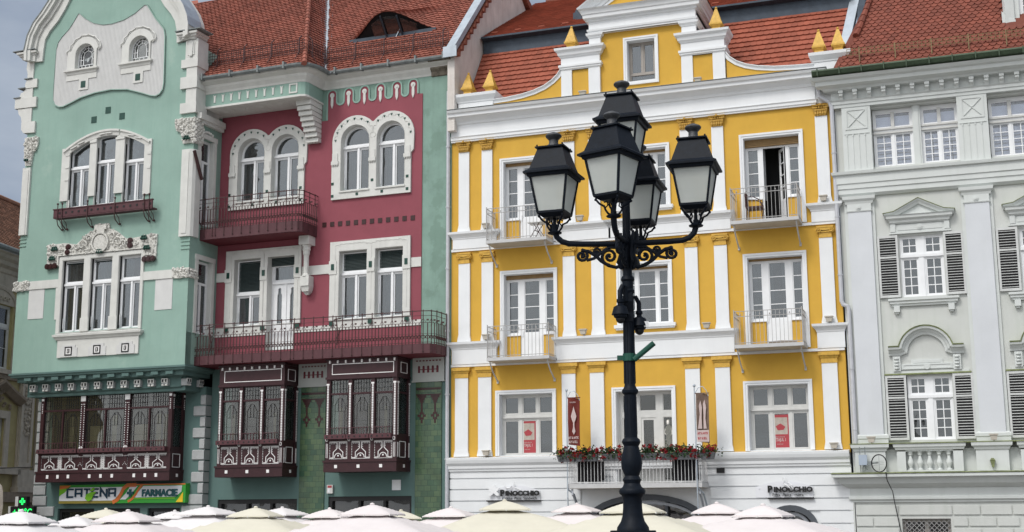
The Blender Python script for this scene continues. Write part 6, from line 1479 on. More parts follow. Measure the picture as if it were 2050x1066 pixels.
# band across the tower
mb = MB(); mb.box(-15.38, -14.10, 10.12, 10.41, W, W+.05); mb.box(-10.56, -9.38, 10.12, 10.41, W, W+.05); T.part('white_band', mb, M_STN)
bl_ = lambda a, c, n, sd: carved(a, c, 10.1, 10.43, W, W+.12, n, sd, rect(a, c, 10.1, 10.43))
T.part('rock_carving', bl_(-16.02, -15.38, 60, 21), M_CARV)
b = bl_(-9.38, -8.72, 60, 22); b.box(tr_, tr_+.06, 10.1, 10.43, W-.45, W+.05); [b.ball(tr_+.07, 10.15+.09*(i % 3)+.02*(i % 2), W-.42+.035*i, .05, 4) for i in range(13)]; T.part('rock_carving', b, M_CARV)
mb = MB(); mb.box(-15.38, -14.71, 9.08, 10.115, W, W+.018); mb.box(-10.07, -9.38, 9.08, 10.115, W, W+.018); T.part('grey_panel', mb, M_COMB)
# base cornice of the tower with corbel heads
pth = [(tl, 0.3), (tl, W), (tr_+.0, W), (tr_+.0, -.0)]
mb = MB(); mb.sweep(pth, [(-.3, 6.5), (-.45, 6.5), (-.45, 6.56), (-.40, 6.62), (-.34, 6.9), (-.16, 6.93), (-.12, 7.02), (-.10, 7.06), (.02, 7.10), (.04, 7.19), (-.3, 7.21)] if False else [(-.6, 6.40), (-.52, 6.40), (-.50, 6.50), (-.42, 6.54), (-.42, 6.86), (-.14, 6.90), (-.14, 7.03), (.01, 7.06), (.03, 7.11), (.07, 7.14), (.07, 7.20), (-.6, 7.21)])
mb.box(tl+.3, tr_-.3, 6.42, 7.2, .3, W-.5)
for i in range(11): x = -15.25+i*.585; mb.box(x-.14, x+.14, 6.93, 7.04, W-.14, W-.02)
T.part('tower_cornice', mb, M_TEAL)
def head(x, y, w_, side=False):
    b = MB(); b.k = 0
    if not side:
        b.box(x-.12, x+.12, y-.12, y+.10, w_-.35, w_); b.k = 1; b.box(x-.125, x+.125, y-.02, y+.12, w_, w_+.02); b.box(x-.11, x-.02, y-.12, y-.07, w_, w_+.02); b.box(x+.02, x+.11, y-.12, y-.07, w_, w_+.02); b.k = 2
        for s_ in (-1, 1): b.box(x+s_*.06-.028, x+s_*.06+.028, y+.0, y+.09, w_+.02, w_+.03)
        b.prism([(x-.03, y-.06), (x+.03, y-.06), (x, y-.11)], w_, w_+.025)
    else:
        b.box(x-.35, x, y-.12, y+.10, w_-.12, w_+.12); b.k = 1; b.box(x, x+.02, y-.02, y+.12, w_-.125, w_+.125); b.box(x, x+.02, y-.12, y-.07, w_-.11, w_+.11); b.k = 2
        for s_ in (-1, 1): b.box(x+.02, x+.03, y, y+.09, w_+s_*.06-.028, w_+s_*.06+.028)
    T.part('corbel_head', b, [M_QUOIN, M_STN, M_BLK])
for i in range(11): head(-15.24+i*.548, 6.70, W-.30)
head(tr_-.2, 6.70, W-.55, True); head(tr_-.2, 6.70, W-1.25, True)
# ground floor pier of the tower
mb = MB(); mb.plate([(-15.85, 0), (-8.86, 0), (-8.86, 6.6), (-15.85, 6.6)], [rect(-14.75, -13.2, 0, 2.60), rect(-12.9, -11.3, 0, 2.60), rect(-11.0, -9.7, 0, 2.60)], 0, .3); mb.box(-8.87, -8.84, 0, 6.6, -.3, .3)
T.part('tower_ground_wall', mb, M_TEAL)
mb = MB(); vv = 6.33; i = 0; H = .365
while vv > 1.0:
    wl, wr = (-15.46-.0, -.0), 0
    mb.frus(-15.45-.02, .32, vv-H+.03, vv, .33, .05, .33, .05) if False else None
    a0, a1 = (-15.82, -15.30) if vv > 3.2 else ((-15.82, -15.25) if i % 2 else (-15.82, -14.9))
    mb.prism_u([(.3, vv-H+.02), (.36, vv-H+.05), (.36, vv-.03), (.3, vv)], a0, a1)
    b0 = -9.27 if i % 2 == 1 else -9.0
    if vv < 3.3: b0 = -9.6 if i % 2 == 0 else -9.35
    mb.prism_u([(.3, vv-H+.02), (.36, vv-H+.05), (.36, vv-.03), (.3, vv)], b0, -8.80); mb.box(-8.84, -8.80, vv-H+.03, vv-.01, -.0, .30)
    vv -= H; i += 1
T.part('quoins', mb, M_QUOIN)
for a, b in ((-14.75, -13.2), (-12.9, -11.3), (-11.0, -9.7)):
    mb = MB(); mb.plate(rect(a, b, 0, 2.6), [rect(a+.1, b-.1, .2, 2.48)], .1, .2); o = T.part('shop_front', mb, M_BLK); g_ = MB(); g_.box(a+.05, b-.05, .1, 2.55, .13, .14); T.part('shop_pane', g_, M_GLASSD, o)
# roofs --------------------------------------------------------------------
SL = 47; c47, s47 = math.cos(R(SL)), math.sin(R(SL)); t47 = math.tan(R(SL))
# main roof with eyebrow dormer
O_, A_, B_, N_ = slope_frame(.42, 17.02, SL)
e0, e1, es, eh, et = -4.35, -1.02, 2.12, .92, 1.9
def disp(a, s):
    if not (e0-.6 < a < e1+.3) or s < es-.05: return 0
    t = (a-e0)/(e1-e0); t = min(1, max(0, t)); h_ = eh*math.sin(PI*t)**1.6
    return h_*max(0, 1-(s-es)/et)
def valley(s):   # the valley gutter drifts left as it climbs
    return -4.52-s*.384
mb = tiles(O_, A_, B_, N_, lambda s: (valley(s)+.12, .05), 0, 6.9, .155, .178, rnd=.30, lift=.045, thick=.034, disp=disp, seg=4)
sheet = []
nx, ns = 60, 40
def PT(a, s, n_): return tuple(Vector(O_)+Vector(A_)*a+Vector(B_)*s+Vector(N_)*n_)
vs = []
for j in range(ns+1):
    s = 6.95*j/ns; lo = valley(s)
    if abs(s-es) < 6.95/ns*.5: s = es-.03
    for i in range(nx+1): a = lo+(.05-lo)*i/nx; vs.append(PT(a, s, disp(a, s)-.005 if s > es+.02 else -.005))
def _ok(j, i):
    s0_, s1_ = 6.95*j/ns, 6.95*(j+1)/ns; a = valley(s1_)+(.05-valley(s1_))*(i+.5)/nx
    return not (s0_ < es+.1 and s1_ > es-.2 and disp(a, es+.05) > .04 and s1_ > es)
mb.add(vs, [(j*(nx+1)+i, j*(nx+1)+i+1, (j+1)*(nx+1)+i+1, (j+1)*(nx+1)+i) for j in range(ns) for i in range(nx) if _ok(j, i)])
T.part('roof', mb, M_TILE)
# dormer front
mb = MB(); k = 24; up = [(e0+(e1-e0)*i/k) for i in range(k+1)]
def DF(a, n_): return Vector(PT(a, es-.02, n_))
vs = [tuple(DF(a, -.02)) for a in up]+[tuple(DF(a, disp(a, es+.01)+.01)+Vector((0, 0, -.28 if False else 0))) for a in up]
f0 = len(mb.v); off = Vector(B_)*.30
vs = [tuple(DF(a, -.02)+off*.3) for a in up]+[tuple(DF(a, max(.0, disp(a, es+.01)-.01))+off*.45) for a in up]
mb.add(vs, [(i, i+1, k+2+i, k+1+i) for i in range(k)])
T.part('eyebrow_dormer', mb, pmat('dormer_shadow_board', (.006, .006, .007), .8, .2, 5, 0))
mb = MB()
for t0, t1 in ((.30, .42), (.46, .60), (.64, .80)):
    a0, a1 = e0+(e1-e0)*t0, e0+(e1-e0)*t1
    n = 5; pts = [a0+(a1-a0)*i/n for i in range(n+1)]
    vs = [tuple(DF(a, .06)+off*.05) for a in pts]+[tuple(DF(a, disp(a, es+.01)*.80)+off*.2) for a in pts]
    mb.add(vs, [(i, i+1, n+2+i, n+1+i) for i in range(n)])
T.part('dormer_pane', mb, M_GLASSD)
mb = MB()
for i in range(12):
    a0, a1 = e0+(e1-e0)*i/12, e0+(e1-e0)*(i+1)/12; mb.bar(DF(a0, .03), DF(a1, .03), .05, .12)
for t0 in (.44, .62): a = e0+(e1-e0)*t0; mb.bar(DF(a, 0)-off*.1, DF(a, disp(a, es+.01)*.9)+off*.1, .05)
mb.bar(DF(e0+.05, -.02), DF(e1+.15, -.02), .08, .06)
T.part('dormer_sill', mb, M_LEAD)
mb = MB(); mb.bar(DF(-2.25, .35)+off, DF(-2.55, -.05)-off*.6, .03); T.part('dormer_stay', mb, M_ZINC)
# front roof of the tower wing with hip
O2, A2_, B2, N2 = slope_frame(1.52, 16.98, SL)
def hip(s): return -4.62-s*.385
mb = tiles(O2, A2_, B2, N2, lambda s: (-9.5-max(0, s-1.5)*.57, hip(s)), 0, 6.9, .155, .178, rnd=.30, lift=.045, thick=.034)
mb.add([tuple(Vector(O2)+Vector(A2_)*a+Vector(B2)*s) for a, s in ((-9.2, 0), (hip(0), 0), (hip(6.9), 6.9), (-12.5, 6.9))], [(0, 1, 2, 3)])
# side slope between hip and valley
h0 = Vector(O2)+Vector(A2_)*hip(0); h1 = Vector(O2)+Vector(A2_)*hip(6.6)+Vector(B2)*6.6; v0_ = Vector(PT(valley(0), 0, 0)); v1_ = Vector(PT(valley(6.6), 6.6, 0))
nrm = (v0_-h0).cross(h1-h0).normalized()
if nrm.x < 0: nrm = -nrm
al = (v0_-h0).normalized(); bs = nrm.cross(al); 
if bs.y < 0: bs = -bs
def clipd(p):  # along-coordinate limits at slope distance s
    pass
def lims(s):
    r_ = []
    for P0, P1 in ((h0, h1), (v0_, v1_)):
        d0 = (P0-h0).dot(bs); d1 = (P1-h0).dot(bs); t = (s-d0)/(d1-d0); q = P0+(P1-P0)*t; r_.append((q-h0).dot(al))
    return (r_[0], r_[1]) if r_[0] < r_[1] else (r_[1], r_[0])
mb = tiles(h0, al, bs, nrm, lims, 0, 6.2, .155, .178, rnd=.30, lift=.045, thick=.034, mb=mb)
mb.add([tuple(h0+al*lims(q_)[j_]+bs*q_-nrm*.01) for q_, j_ in ((0, 0), (0, 1), (6.3, 1), (6.3, 0))], [(0, 1, 2, 3)])
T.part('wing_roof', mb, M_TILE)
mb = MB(); hd = h1-h0; n = 24
for i in range(n): p = h0+hd*(i/n)+Vector(N2)*.05; q = h0+hd*((i+1.15)/n)+Vector(N2)*.04; mb.tube([p, q], [.095, .075], 7)
T.part('hip_ridge_tiles', mb, M_TILE)
mb = MB(); nn = (Vector(N_)+nrm).normalized(); p = v0_-(v1_-v0_)*.02; q = v1_
sd_ = (q-p).cross(nn).normalized()
mb.add([tuple(p+sd_*.2+nn*.11), tuple(p-sd_*.2+nn*.11), tuple(p+nn*.03), tuple(q+sd_*.2+nn*.11), tuple(q-sd_*.2+nn*.11), tuple(q+nn*.03)], [(0, 2, 5, 3), (1, 2, 5, 4)])
mb.bar(p+nn*.12-sd_*.2, q+nn*.12-sd_*.2, .03); mb.bar(p+nn*.12+sd_*.2, q+nn*.12+sd_*.2, .03)
T.part('valley_gutter', mb, M_ZINC)
# zinc strip where the wing roof meets the tower gable
mb = MB()
for k_ in range(9):
    s0_, s1_ = k_*.7, k_*.7+.7
    P0 = Vector(O2)+Vector(A2_)*(-9.5-max(0, s0_-1.5)*.57)+Vector(B2)*s0_+Vector(N2)*.07; P1 = Vector(O2)+Vector(A2_)*(-9.5-max(0, s1_-1.5)*.57)+Vector(B2)*s1_+Vector(N2)*.07
    mb.bar(P0, P1, .38, .05)
T.part('gable_valley_flashing', mb, M_ZINC)
mb = MB(); mb.add([tuple(Vector(O2)+Vector(A2_)*a+Vector(B2)*s-Vector(N2)*.03) for a, s in ((-9.3, 1.0), (-9.3, 2.0), (-12.6, 7.4), (-16, 7.4), (-14, 2.5))], [(0, 1, 2, 3, 4)]); T.part('tower_roof', mb, M_TILE)
# snow guards
mb = MB()
def guard(O, A, B, Nn, a0, a1, s):
    O, A, B, Nn = map(Vector, (O, A, B, Nn)); up_ = Vector((0, 1, 0)); base = O+B*s+Nn*.06
    for h_ in (0, .11, .22, .33, .44): mb.bar(base+A*a0+up_*h_, base+A*a1+up_*h_, .014)
    n = int(abs(a1-a0)/.095)
    for i in range(n+1): p = base+A*(a0+(a1-a0)*i/n); mb.bar(p, p+up_*.46, .012)
    k = max(1, int(abs(a1-a0)/1.0))
    for i in range(k+1): p = base+A*(a0+(a1-a0)*(i+.15)/(k+.3)); mb.bar(p+up_*.56-B*.12, p-B*.15, .03); mb.bar(p+up_*.56-B*.12, p+up_*.54+B*.1, .03); mb.bar(p+up_*.1, p-B*.45+Nn*.02, .02)
guard(O_, A_, B_, N_, valley(.8)+.05, -.1, .68); guard(O2, A2_, B2, N2, -9.6, hip(.9), .85)
guard(h0, al, bs, nrm, lims(.75)[0]+.05, lims(.75)[1]-.05, .7)
T.part('snow_guard', mb, M_IRON)
# fire wall above the yellow roof with stepped tile verge
mb = MB(); mb.prism_u([(.30, 14.5), (.30, 16.95), (.20, 17.12), (-4.55, 17.12+4.75*t47), (-6.2, 21.0), (-12, 19.0), (-12, 14.5)], .0, .25)
T.part('fire_wall', mb, M_FIREW)
mb = MB()
for i in range(52):
    s = .1+i*.13; p = Vector((0, 17.05+s47*s, .40-c47*s)); k = i % 3
    mb.box(.255, .40-.035*k, p.y-.10, p.y+.0, p.z-.18, p.z-.02)
T.part('verge_tiles', mb, M_BRICK)
mb = MB()
mb.prism_u([(.50, 16.95), (.50, 17.25), (.40, 17.36), (-4.6, 17.36+5.0*t47), (-4.6, 17.16+5.0*t47), (.36, 17.12)], .02, .32); mb.box(-.06, .42, 16.92, 17.28, .50, .54)
T.part('verge_flashing', mb, M_ZINC)
mb = MB(); mb.prism_u([(-4.55, 22.2), (-6.2, 21.1), (-12, 19.0), (-12, 19.2), (-6.1, 21.4), (-4.55, 22.45)], -.1, .4); T.part('rear_verge', mb, M_BRICK)

# ================================================================ ochre building on the side street
Lb = Thing('ochre_corner_house', 'ochre house with weathered stone trim and old brown tile roof behind the tower', 'building', FL, 4, 0, 0)
mb = MB(); mb.plate(rect(-8, 14, 0, 12.0), [rect(2.95, 5.05, 8.15, 10.72), rect(2.95, 4.98, 4.3, 6.2), rect(-1.5, .6, 8.15, 10.72)], -.4, 0); Lb.part('wall', mb, M_OCH)
mb = MB(); mb.box(-8, 14, 0, 12, -2.1, -2.0); Lb.part('interior_wall', mb, M_DARK)
mb = MB(); mb.sweep([(-8, 0), (14, 0)], [(-.05, 11.35), (.04, 11.35), (.06, 11.6), (.06, 11.95), (.12, 12.0), (.14, 12.15), (.3, 12.25), (.32, 12.4), (.45, 12.5), (.5, 12.62), (.6, 12.7), (-.05, 12.75)]); Lb.part('eaves_cornice', mb, M_TAN)
mb = MB(); mb.tube([(-8, 12.82, .62), (14, 12.82, .62)], .12, 8); Lb.part('gutter', mb, M_GUT)
O3, A3_, B3, N3 = slope_frame(.6, 12.85, 42)
mb = tiles(O3, A3_, B3, N3, lambda s: (-6, 12), 0, 5.2, .15, .19, rnd=.2, lift=.04, thick=.03); mb.add([(-8, 12.8, .6), (14, 12.8, .6), (14, 16.4, -3.4), (-8, 16.4, -3.4)], [(0, 1, 2, 3)]); mb.tube([(-8, 16.42, -3.3), (14, 16.42, -3.3)], .12, 7)
Lb.part('roof', mb, M_TILEO)
mb = MB(); c = 4.0
mb.sweepuv([(2.75, 8.1), (2.75, 10.75)]+arc(c, 10.72, 1.25, 178, 2, 14, .72)+[(5.25, 10.75), (5.25, 8.1)], [(-.12, 0), (-.12, .06), (0, .09), (.06, .05), (.06, 0)])
mb.prism(arc(c, 10.74, 1.2, 0, 180, 14, .66), .005, .03); mb.box(2.6, 5.9, 7.95, 8.13, 0, .2)
for k in range(5): mb.tube([(c-.6+k*.3+.1*math.cos(q*.7), 10.95+.12*math.sin(q*.7)*(1-q/12), .05) for q in range(10)], .03, 5)
Lb.part('arched_hood', mb, M_TAN)
def lwin(a, b, v0, v1, tr):
    m_ = (a+b)/2; o = window(Lb, (a, b, v0, v1), [(a+.08, m_-.06, v0+.06, tr-.05, 1, 2, .05), (m_+.06, b-.08, v0+.06, tr-.05, 1, 2, .05), (a+.08, m_-.06, tr+.08, v1-.06, 1, 1, .05), (m_+.06, b-.08, tr+.08, v1-.06, 1, 1, .05)], -.12, M_FRMG, curtain=2, glass=M_GLASS2)
lwin(2.95, 5.05, 8.15, 10.72, 9.87); lwin(2.95, 4.98, 4.3, 6.2, 5.6); lwin(-1.5, .6, 8.15, 10.72, 9.87)
mb = MB(); mb.plate(rect(2.7, 5.25, 4.2, 6.5), [rect(2.98, 4.95, 4.3, 6.2)], 0, .08); mb.box(2.5, 6.0, 4.0, 4.25, 0, .25); Lb.part('window_surround', mb, M_TAN)
mb = MB(); mb.sweepuv([(2.4, 7.0), (3.4, 7.2), (4.3, 7.6), (5.1, 7.25), (5.95, 6.95)], [(-.2, 0), (-.2, .15), (0, .35), (.1, .35), (.1, 0)]); b = mb
for i in range(40): rr_ = random.Random(i); b.ball(3.4+rr_.random()*1.8, 6.85+rr_.random()*.9-.25, .1, .07, 4)
Lb.part('carved_hood', mb, M_TAND)
mb = MB(); mb.box(5.90, 6.95, 3.7, 7.9, 0, .10); mb.plate(rect(5.95, 6.9, 4.3, 7.8), [rect(6.12, 6.72, 4.5, 7.6)], .1, .16); mb.box(5.8, 7.1, 3.5, 4.2, 0, .25); mb.box(5.7, 7.2, 3.3, 3.5, 0, .35); mb.box(7.3, 8.5, 0, 11.3, 0, .15)
rr_ = random.Random(5)
for i in range(70): mb.ball(6.42+rr_.uniform(-.2, .2), 5.6+rr_.random()*2.0, .12, rr_.uniform(.04, .09), 4)
Lb.part('ornate_pilaster', mb, M_TAN)
mb = MB(); mb.box(-8, 14, 2.9, 3.3, 0, .3); mb.box(-8, 14, 7.75, 7.95, 0, .12); Lb.part('ledge', mb, M_TAND)
# ================================================================ things fixed to or standing on the buildings
# pharmacy sign
S = Thing('shop_sign', 'long white pharmacy sign with green and orange stripes under the wooden bay', 'sign', FG, -12.0, 2.76, .3)
wf = .56; x0, x1, y0, y1 = -14.52, -9.33, 2.77, 3.40
mb = MB(); mb.box(x0, x1, y0, y1, .31, wf-.01); S.part('sign_box', mb, M_SGRN)
mb = MB(); mb.prism([(x0+.02, y0+.09), (x0+.02, y0+.24), (x0+.32, y0+.46), (x0+.48, y1-.09), (-11.75, y1-.09), (-12.0, y0+.3), (-12.2, y0+.09)], wf-.01, wf)
mb.prism([(-11.55, y1-.07), (-11.25, y1-.07), (-11.5, y0+.3), (-11.72, y0+.12), (-11.95, y0+.12), (-11.72, y0+.32)], wf-.01, wf)
mb.prism([(-11.02, y1-.07), (x1-.14, y1-.07), (x1-.16, y0+.36), (x1-.38, y0+.2), (-11.45, y0+.18), (-11.28, y0+.3)], wf-.01, wf)
S.part('white_panel', mb, M_SIGNW)
mb = MB(); mb.prism([(x0+.01, y0), (x0+.01, y0+.085), (-12.2, y0+.085), (-12.3, y0)], wf-.012, wf+.002); S.part('olive_stripe', mb, M_SOLV)
mb = MB()
mb.sweepuv([(-12.25, y0+.03), (-12.05, y0+.12), (-11.92, y0+.3), (-11.82, y1-.14), (-11.66, y1-.035), (-11.3, y1-.03)], [(-.065, wf), (-.065, wf+.006), (.065, wf+.006), (.065, wf)])
mb.sweepuv([(-11.62, y0+.05), (-11.45, y0+.14), (-11.30, y0+.3), (-11.18, y1-.14), (-11.06, y1-.035)], [(-.04, wf), (-.04, wf+.006), (.04, wf+.006), (.04, wf)])
mb.box(-11.3, x1-.01, y1-.04, y1-.001, wf-.01, wf+.003); mb.prism([(x0+.02, y1-.16), (x0+.02, y1-.02), (x0+.5, y1-.02), (x0+.38, y1-.1)], wf-.01, wf+.003)
S.part('orange_stripe', mb, M_SORG)
mb = MB(); mb.prism([(x0+.02, y0+.26), (x0+.02, y1-.16), (x0+.40, y1-.10), (x0+.26, y0+.38)], wf, wf+.008); mb.sweepuv([(-11.45, y0+.15), (x1-.4, y0+.15)], [(-.02, wf), (-.02, wf+.004), (.02, wf+.004), (.02, wf)]); S.part('lime_shape', mb, M_SLIM)
mb = MB(); mb.prism([(x1-.36, y0+.02), (x1-.09, y0+.02), (x1-.09, y0+.34)], wf-.01, wf+.006); S.part('yellow_corner', mb, M_SYEL)
# lettering: angular capitals drawn as strokes
def strokes(mb, word, u, v, h, wd, gap, t, w0, w1):
    G_ = {'C': [[(1, 1), (0, 1), (0, 0), (1, 0)]], 'A': [[(0, 0), (0, 1), (1, 1), (1, 0)], [(0, .45), (1, .45)]], 'T': [[(0, 1), (1, 1)], [(.5, 1), (.5, 0)]],
          'E': [[(1, 1), (0, 1), (0, 0), (1, 0)], [(0, .5), (.9, .5)]], 'N': [[(0, 0), (0, 1), (1, 0), (1, 1)]]}
    for k, ch in enumerate(word):
        for st in G_[ch]:
            P = [(u+k*(wd+gap)+p[0]*wd, v+p[1]*h) for p in st]
            mb.sweepuv(P, [(-t/2, w0), (-t/2, w1), (t/2, w1), (t/2, w0)])
mb = MB(); strokes(mb, 'CATENA', -14.15, 2.99, .26, .255, .095, .058, wf, wf+.035)
S.part('sign_letters', mb, pmat('sign_navy_letters', (.008, .04, .075), .4, 0, 1, 0))
mb = MB(); mb.text('FARMACIE', -11.06, 2.995, .31, wf, wf+.03, bold=.014, sx=.99); mb.box(-11.66, -11.40, 3.06, 3.15, wf, wf+.03); mb.box(-11.575, -11.485, 2.98, 3.23, wf, wf+.031)
S.part('sign_letters', mb, M_STEAL)
mb = MB(); mb.prism([(-13.36, 2.93), (-13.22, 2.84), (-13.08, 2.90), (-13.02, 3.05), (-12.90, 3.16), (-13.12, 3.15), (-13.32, 3.07)], wf+.036, wf+.06); mb.prism([(-13.2, 3.18), (-13.06, 3.30), (-12.97, 3.28), (-13.04, 3.18)], wf+.036, wf+.05)
S.part('leaf_emblem', mb, M_SLIM)
# led cross and thermometer
D = Thing('pharmacy_display', 'black led display with a green cross and a temperature reading on a wall arm', 'display', FG, -15.6, 2.3, 1.0)
mb = MB(); mb.box(-15.80, -15.44, 2.68, 3.02, .92, 1.08); mb.box(-16.12, -15.12, 2.28, 2.68, .92, 1.08); mb.k = 1; mb.box(-15.96, -15.80, 2.69, 3.02, .92, 1.05); mb.box(-16.24, -16.12, 2.28, 2.69, .92, 1.05); mb.box(-15.6, -15.5, 2.4, 2.5, .3, .92)
D.part('display_case', mb, [M_BLK, M_FRMG])
mb = MB(); mb.plate([(-15.66, 2.74), (-15.58, 2.74), (-15.58, 2.81), (-15.50, 2.81), (-15.50, 2.89), (-15.58, 2.89), (-15.58, 2.97), (-15.66, 2.97), (-15.66, 2.89), (-15.74, 2.89), (-15.74, 2.81), (-15.66, 2.81)], [rect(-15.64, -15.60, 2.80, 2.91)], 1.08, 1.085)
mb.text('+16\u00b0C', -16.02, 2.37, .34, 1.08, 1.085, bold=.004, sx=.92); D.part('lit_figures', mb, M_LED)
# restaurant signs
def trattoria(name, label, u, v, sub, small_u, base, FRM):
    s = Thing('restaurant_sign', label, 'sign', FY, u+.6, base, .06)
    m = MB(); m.text('P', u, v-.01, .25, .13, .17, bold=.014); m.text('INOCCHIO', u+.17, v, .185, .13, .17, bold=.011, sx=1.12, sp=1.04); s.part('sign_letters', m, M_BLK)
    m = MB(); m.text(sub, small_u, v-.125, .12, .13, .14, bold=.001, sx=.95); s.part('small_letters', m, M_BLK)
    m = MB(); m.box(u-.45*FRM, u+1.15+.12, base-.04, base, .06, .15); s.part('black_shelf', m, M_BLK)
    m = MB(); m.plate([(u-.35, base), (u+1.25, base), (u+1.25, v+.14)]+[(u+1.25-1.6*k/8, v+.14+.16*math.sin(PI*k/8)) for k in range(1, 8)]+[(u-.35, v+.14)], [], .07, .082); m.disc(u+1.15, v+.1, .08, .02, .02, 8); m.disc(u-.25, v+.1, .08, .02, .02, 8); s.part('clear_backing', m, M_SIGNW)
    return s
s = trattoria('a', 'restaurant sign with black capital letters and a white cut-out flower at its left end', -13.86, 2.90, 'Cl\u0103tite  Pizza  Sandwich', -13.80, 2.76, 1)
m = MB()     # plain white cut-out ornament beside the letters
for k, (a, L, r_) in enumerate(((90, .22, .07), (35, .2, .055), (145, .22, .06), (215, .22, .05), (325, .2, .05))):
    cx, cy = -14.06+.1*math.cos(R(a)), 3.02+.1*math.sin(R(a)); m.prism([(cx+L*.5*math.cos(R(q))*math.cos(R(a))-r_*math.sin(R(q))*math.sin(R(a)), cy+L*.5*math.cos(R(q))*math.sin(R(a))+r_*math.sin(R(q))*math.cos(R(a))) for q in range(0, 360, 30)], .14+k*.002, .17+k*.002)
m.tube([(-13.6+.1*math.cos(R(q)), 3.2+.08*math.sin(R(q)), .15) for q in range(180, 380, 25)], .02, 5); m.tube([(-13.42, 3.3, .15), (-13.40, 3.14, .15), (-13.2, 3.06, .15)], .018, 5)
s.part('white_ornament', m, M_FRM)
s = trattoria('b', 'restaurant sign with black capital letters above the small arched window', -5.80, 2.93, 'Pizza  Pasta   more', -5.68, 2.77, 0)
m = MB(); m.tube([(-5.36, 3.32, .15), (-5.34, 3.16, .15), (-5.16, 3.02, .16)], .02, 5); m.tube([(-5.28, 3.32, .15), (-5.26, 3.2, .15), (-5.1, 3.1, .16)], .015, 5); m.tube([(-5.34, 3.12, .15), (-5.16, 3.1, .17), (-5.08, 3.0, .17)], .015, 5); s.part('white_ornament', m, M_FRM)
# vertical banners on poles
def banner(label, u, uf, mats, art):
    b = Thing('vertical_banner', label, 'banner', FY, u-.05, 2.9, .98)
    m = MB(); m.tube([(u-.03, 2.2, .98), (u-.03, 2.9, 1.02), (u-.04, 5.9, .98)], .018, 6); m.ball(u-.04, 5.93, .98, .045, 6)
    m.tube([(u-.02, 5.72, .98), (u+.08, 5.88, .98), (u+.2, 5.9, .98), (u+.30, 5.78, .98), (u+.36, 5.62, .98)], .012, 5)
    m.tube([(u-.03, 3.05, 1.0), (u+.1, 2.9, .8), (u+.12, 2.5, .4), (u+.05, 2.3, .05)], .025, 6)
    b.part('banner_pole', m, M_ZINC)
    m = MB(); nx, ny = 6, 10; v0, v1 = 4.34, 5.72; fl = [[(u+.36*i/nx, v1-(v1-v0)*j/ny-.05*i/nx, .98+.03*math.sin(i*.9+j*.35)) for i in range(nx+1)] for j in range(ny+1)]
    vs = [p for r_ in fl for p in r_]+[(p[0], p[1], p[2]-.006) for r_ in fl for p in r_]; K = (nx+1)*(ny+1)
    fs = [(j*(nx+1)+i, j*(nx+1)+i+1, (j+1)*(nx+1)+i+1, (j+1)*(nx+1)+i) for j in range(ny) for i in range(nx)]
    m.add(vs, fs+[tuple(q+K for q in f) for f in fs]); m.box(u-.02, u+.38, v1-.03, v1, .965, .995); b.part('banner_cloth', m, mats)
    art(b, u, v0, v1)
def art1(b, u, v0, v1):
    m = MB(); c = u+.18; m.prism([(c, 5.45), (c+.04, 5.3), (c+.085, 5.16), (c+.05, 5.04), (c+.02, 4.98), (c+.018, 4.85), (c+.05, 4.72), (c, 4.62), (c-.05, 4.72), (c-.018, 4.85), (c-.02, 4.98), (c-.05, 5.04), (c-.085, 5.16), (c-.04, 5.3)], 1.012, 1.018)
    m.text('ART & ANTIK', u+.01, 4.50, .10, 1.012, 1.016, bold=.003, sx=.52); m.text('BUY & SELL', u+.02, 4.38, .10, 1.012, 1.016, bold=.003, sx=.55); m.text('GALERIA', u+.06, 5.55, .06, 1.012, 1.016, sx=.8)
    b.part('banner_print', m, M_PINKW)
def art2(b, u, v0, v1):
    m = MB(); m.box(u+.01, u+.35, 4.33, 4.66, 1.012, 1.016); m.prism([(u+.04, 4.7), (u+.10, 5.1), (u+.08, 5.35), (u+.13, 5.5), (u+.17, 5.3), (u+.15, 5.0), (u+.16, 4.7)], 1.012, 1.017); m.prism([(u+.2, 4.7), (u+.21, 5.1), (u+.2, 5.4), (u+.25, 5.52), (u+.29, 5.3), (u+.26, 5.0), (u+.29, 4.7)], 1.012, 1.017)
    b.part('banner_print', m, M_PINKW); m = MB(); m.text('ART & ANTIK', u+.02, 4.54, .09, 1.018, 1.02, bold=.003, sx=.56); m.text('BUY & SELL', u+.03, 4.40, .09, 1.018, 1.02, bold=.003, sx=.58); b.part('banner_letters', m, M_RED)
banner('dark red vertical banner with a pale ornament and lettering, left of the long balcony', -11.42, 0, M_MAROON, art1)
banner('brown vertical banner with pale figures on a pole, right of the long balcony', -7.60, 0, M_BROWN, art2)
# posters in the windows
def poster(label, u0, u1, v0, v1, w_):
    p = Thing('window_poster', label, 'poster', FY, (u0+u1)/2, v0, w_)
    m = MB(); m.box(u0, u1, v0, v1, w_, w_+.004); p.part('poster_sheet', m, M_RED)
    m = MB(); H = v1-v0; m.box(u0+.04, u1-.04, v0+H*.42, v1-.08, w_+.004, w_+.006); p.part('poster_picture', m, M_BEIGE)
    m = MB(); m.k = 0; m.prism([(u0+.06, v0+H*.66), (u0+.2, v0+H*.74), (u1-.1, v0+H*.64), (u1-.16, v0+H*.55), (u0+.12, v0+H*.54)], w_+.006, w_+.008); p.part('red_shape', m, M_RED)
    m = MB(); m.text('ETAJUL 1', u0+.03, v0+H*.22, .12, w_+.006, w_+.008, bold=.003, sx=.66); m.text('galeria de arta', u0+.04, v0+H*.33, .06, w_+.006, w_+.008, sx=.8); m.text('antichitati', u0+.08, v0+H*.12, .05, w_+.006, w_+.008, sx=.9); p.part('poster_letters', m, M_PINKW)
poster('red poster with a room picture in the left window over the restaurant sign', -13.28, -12.84, 4.15, 5.16, -.245)
poster('red poster with a room picture in the right-hand window beside the downpipe', -5.62, -5.18, 4.15, 5.12, -.245)
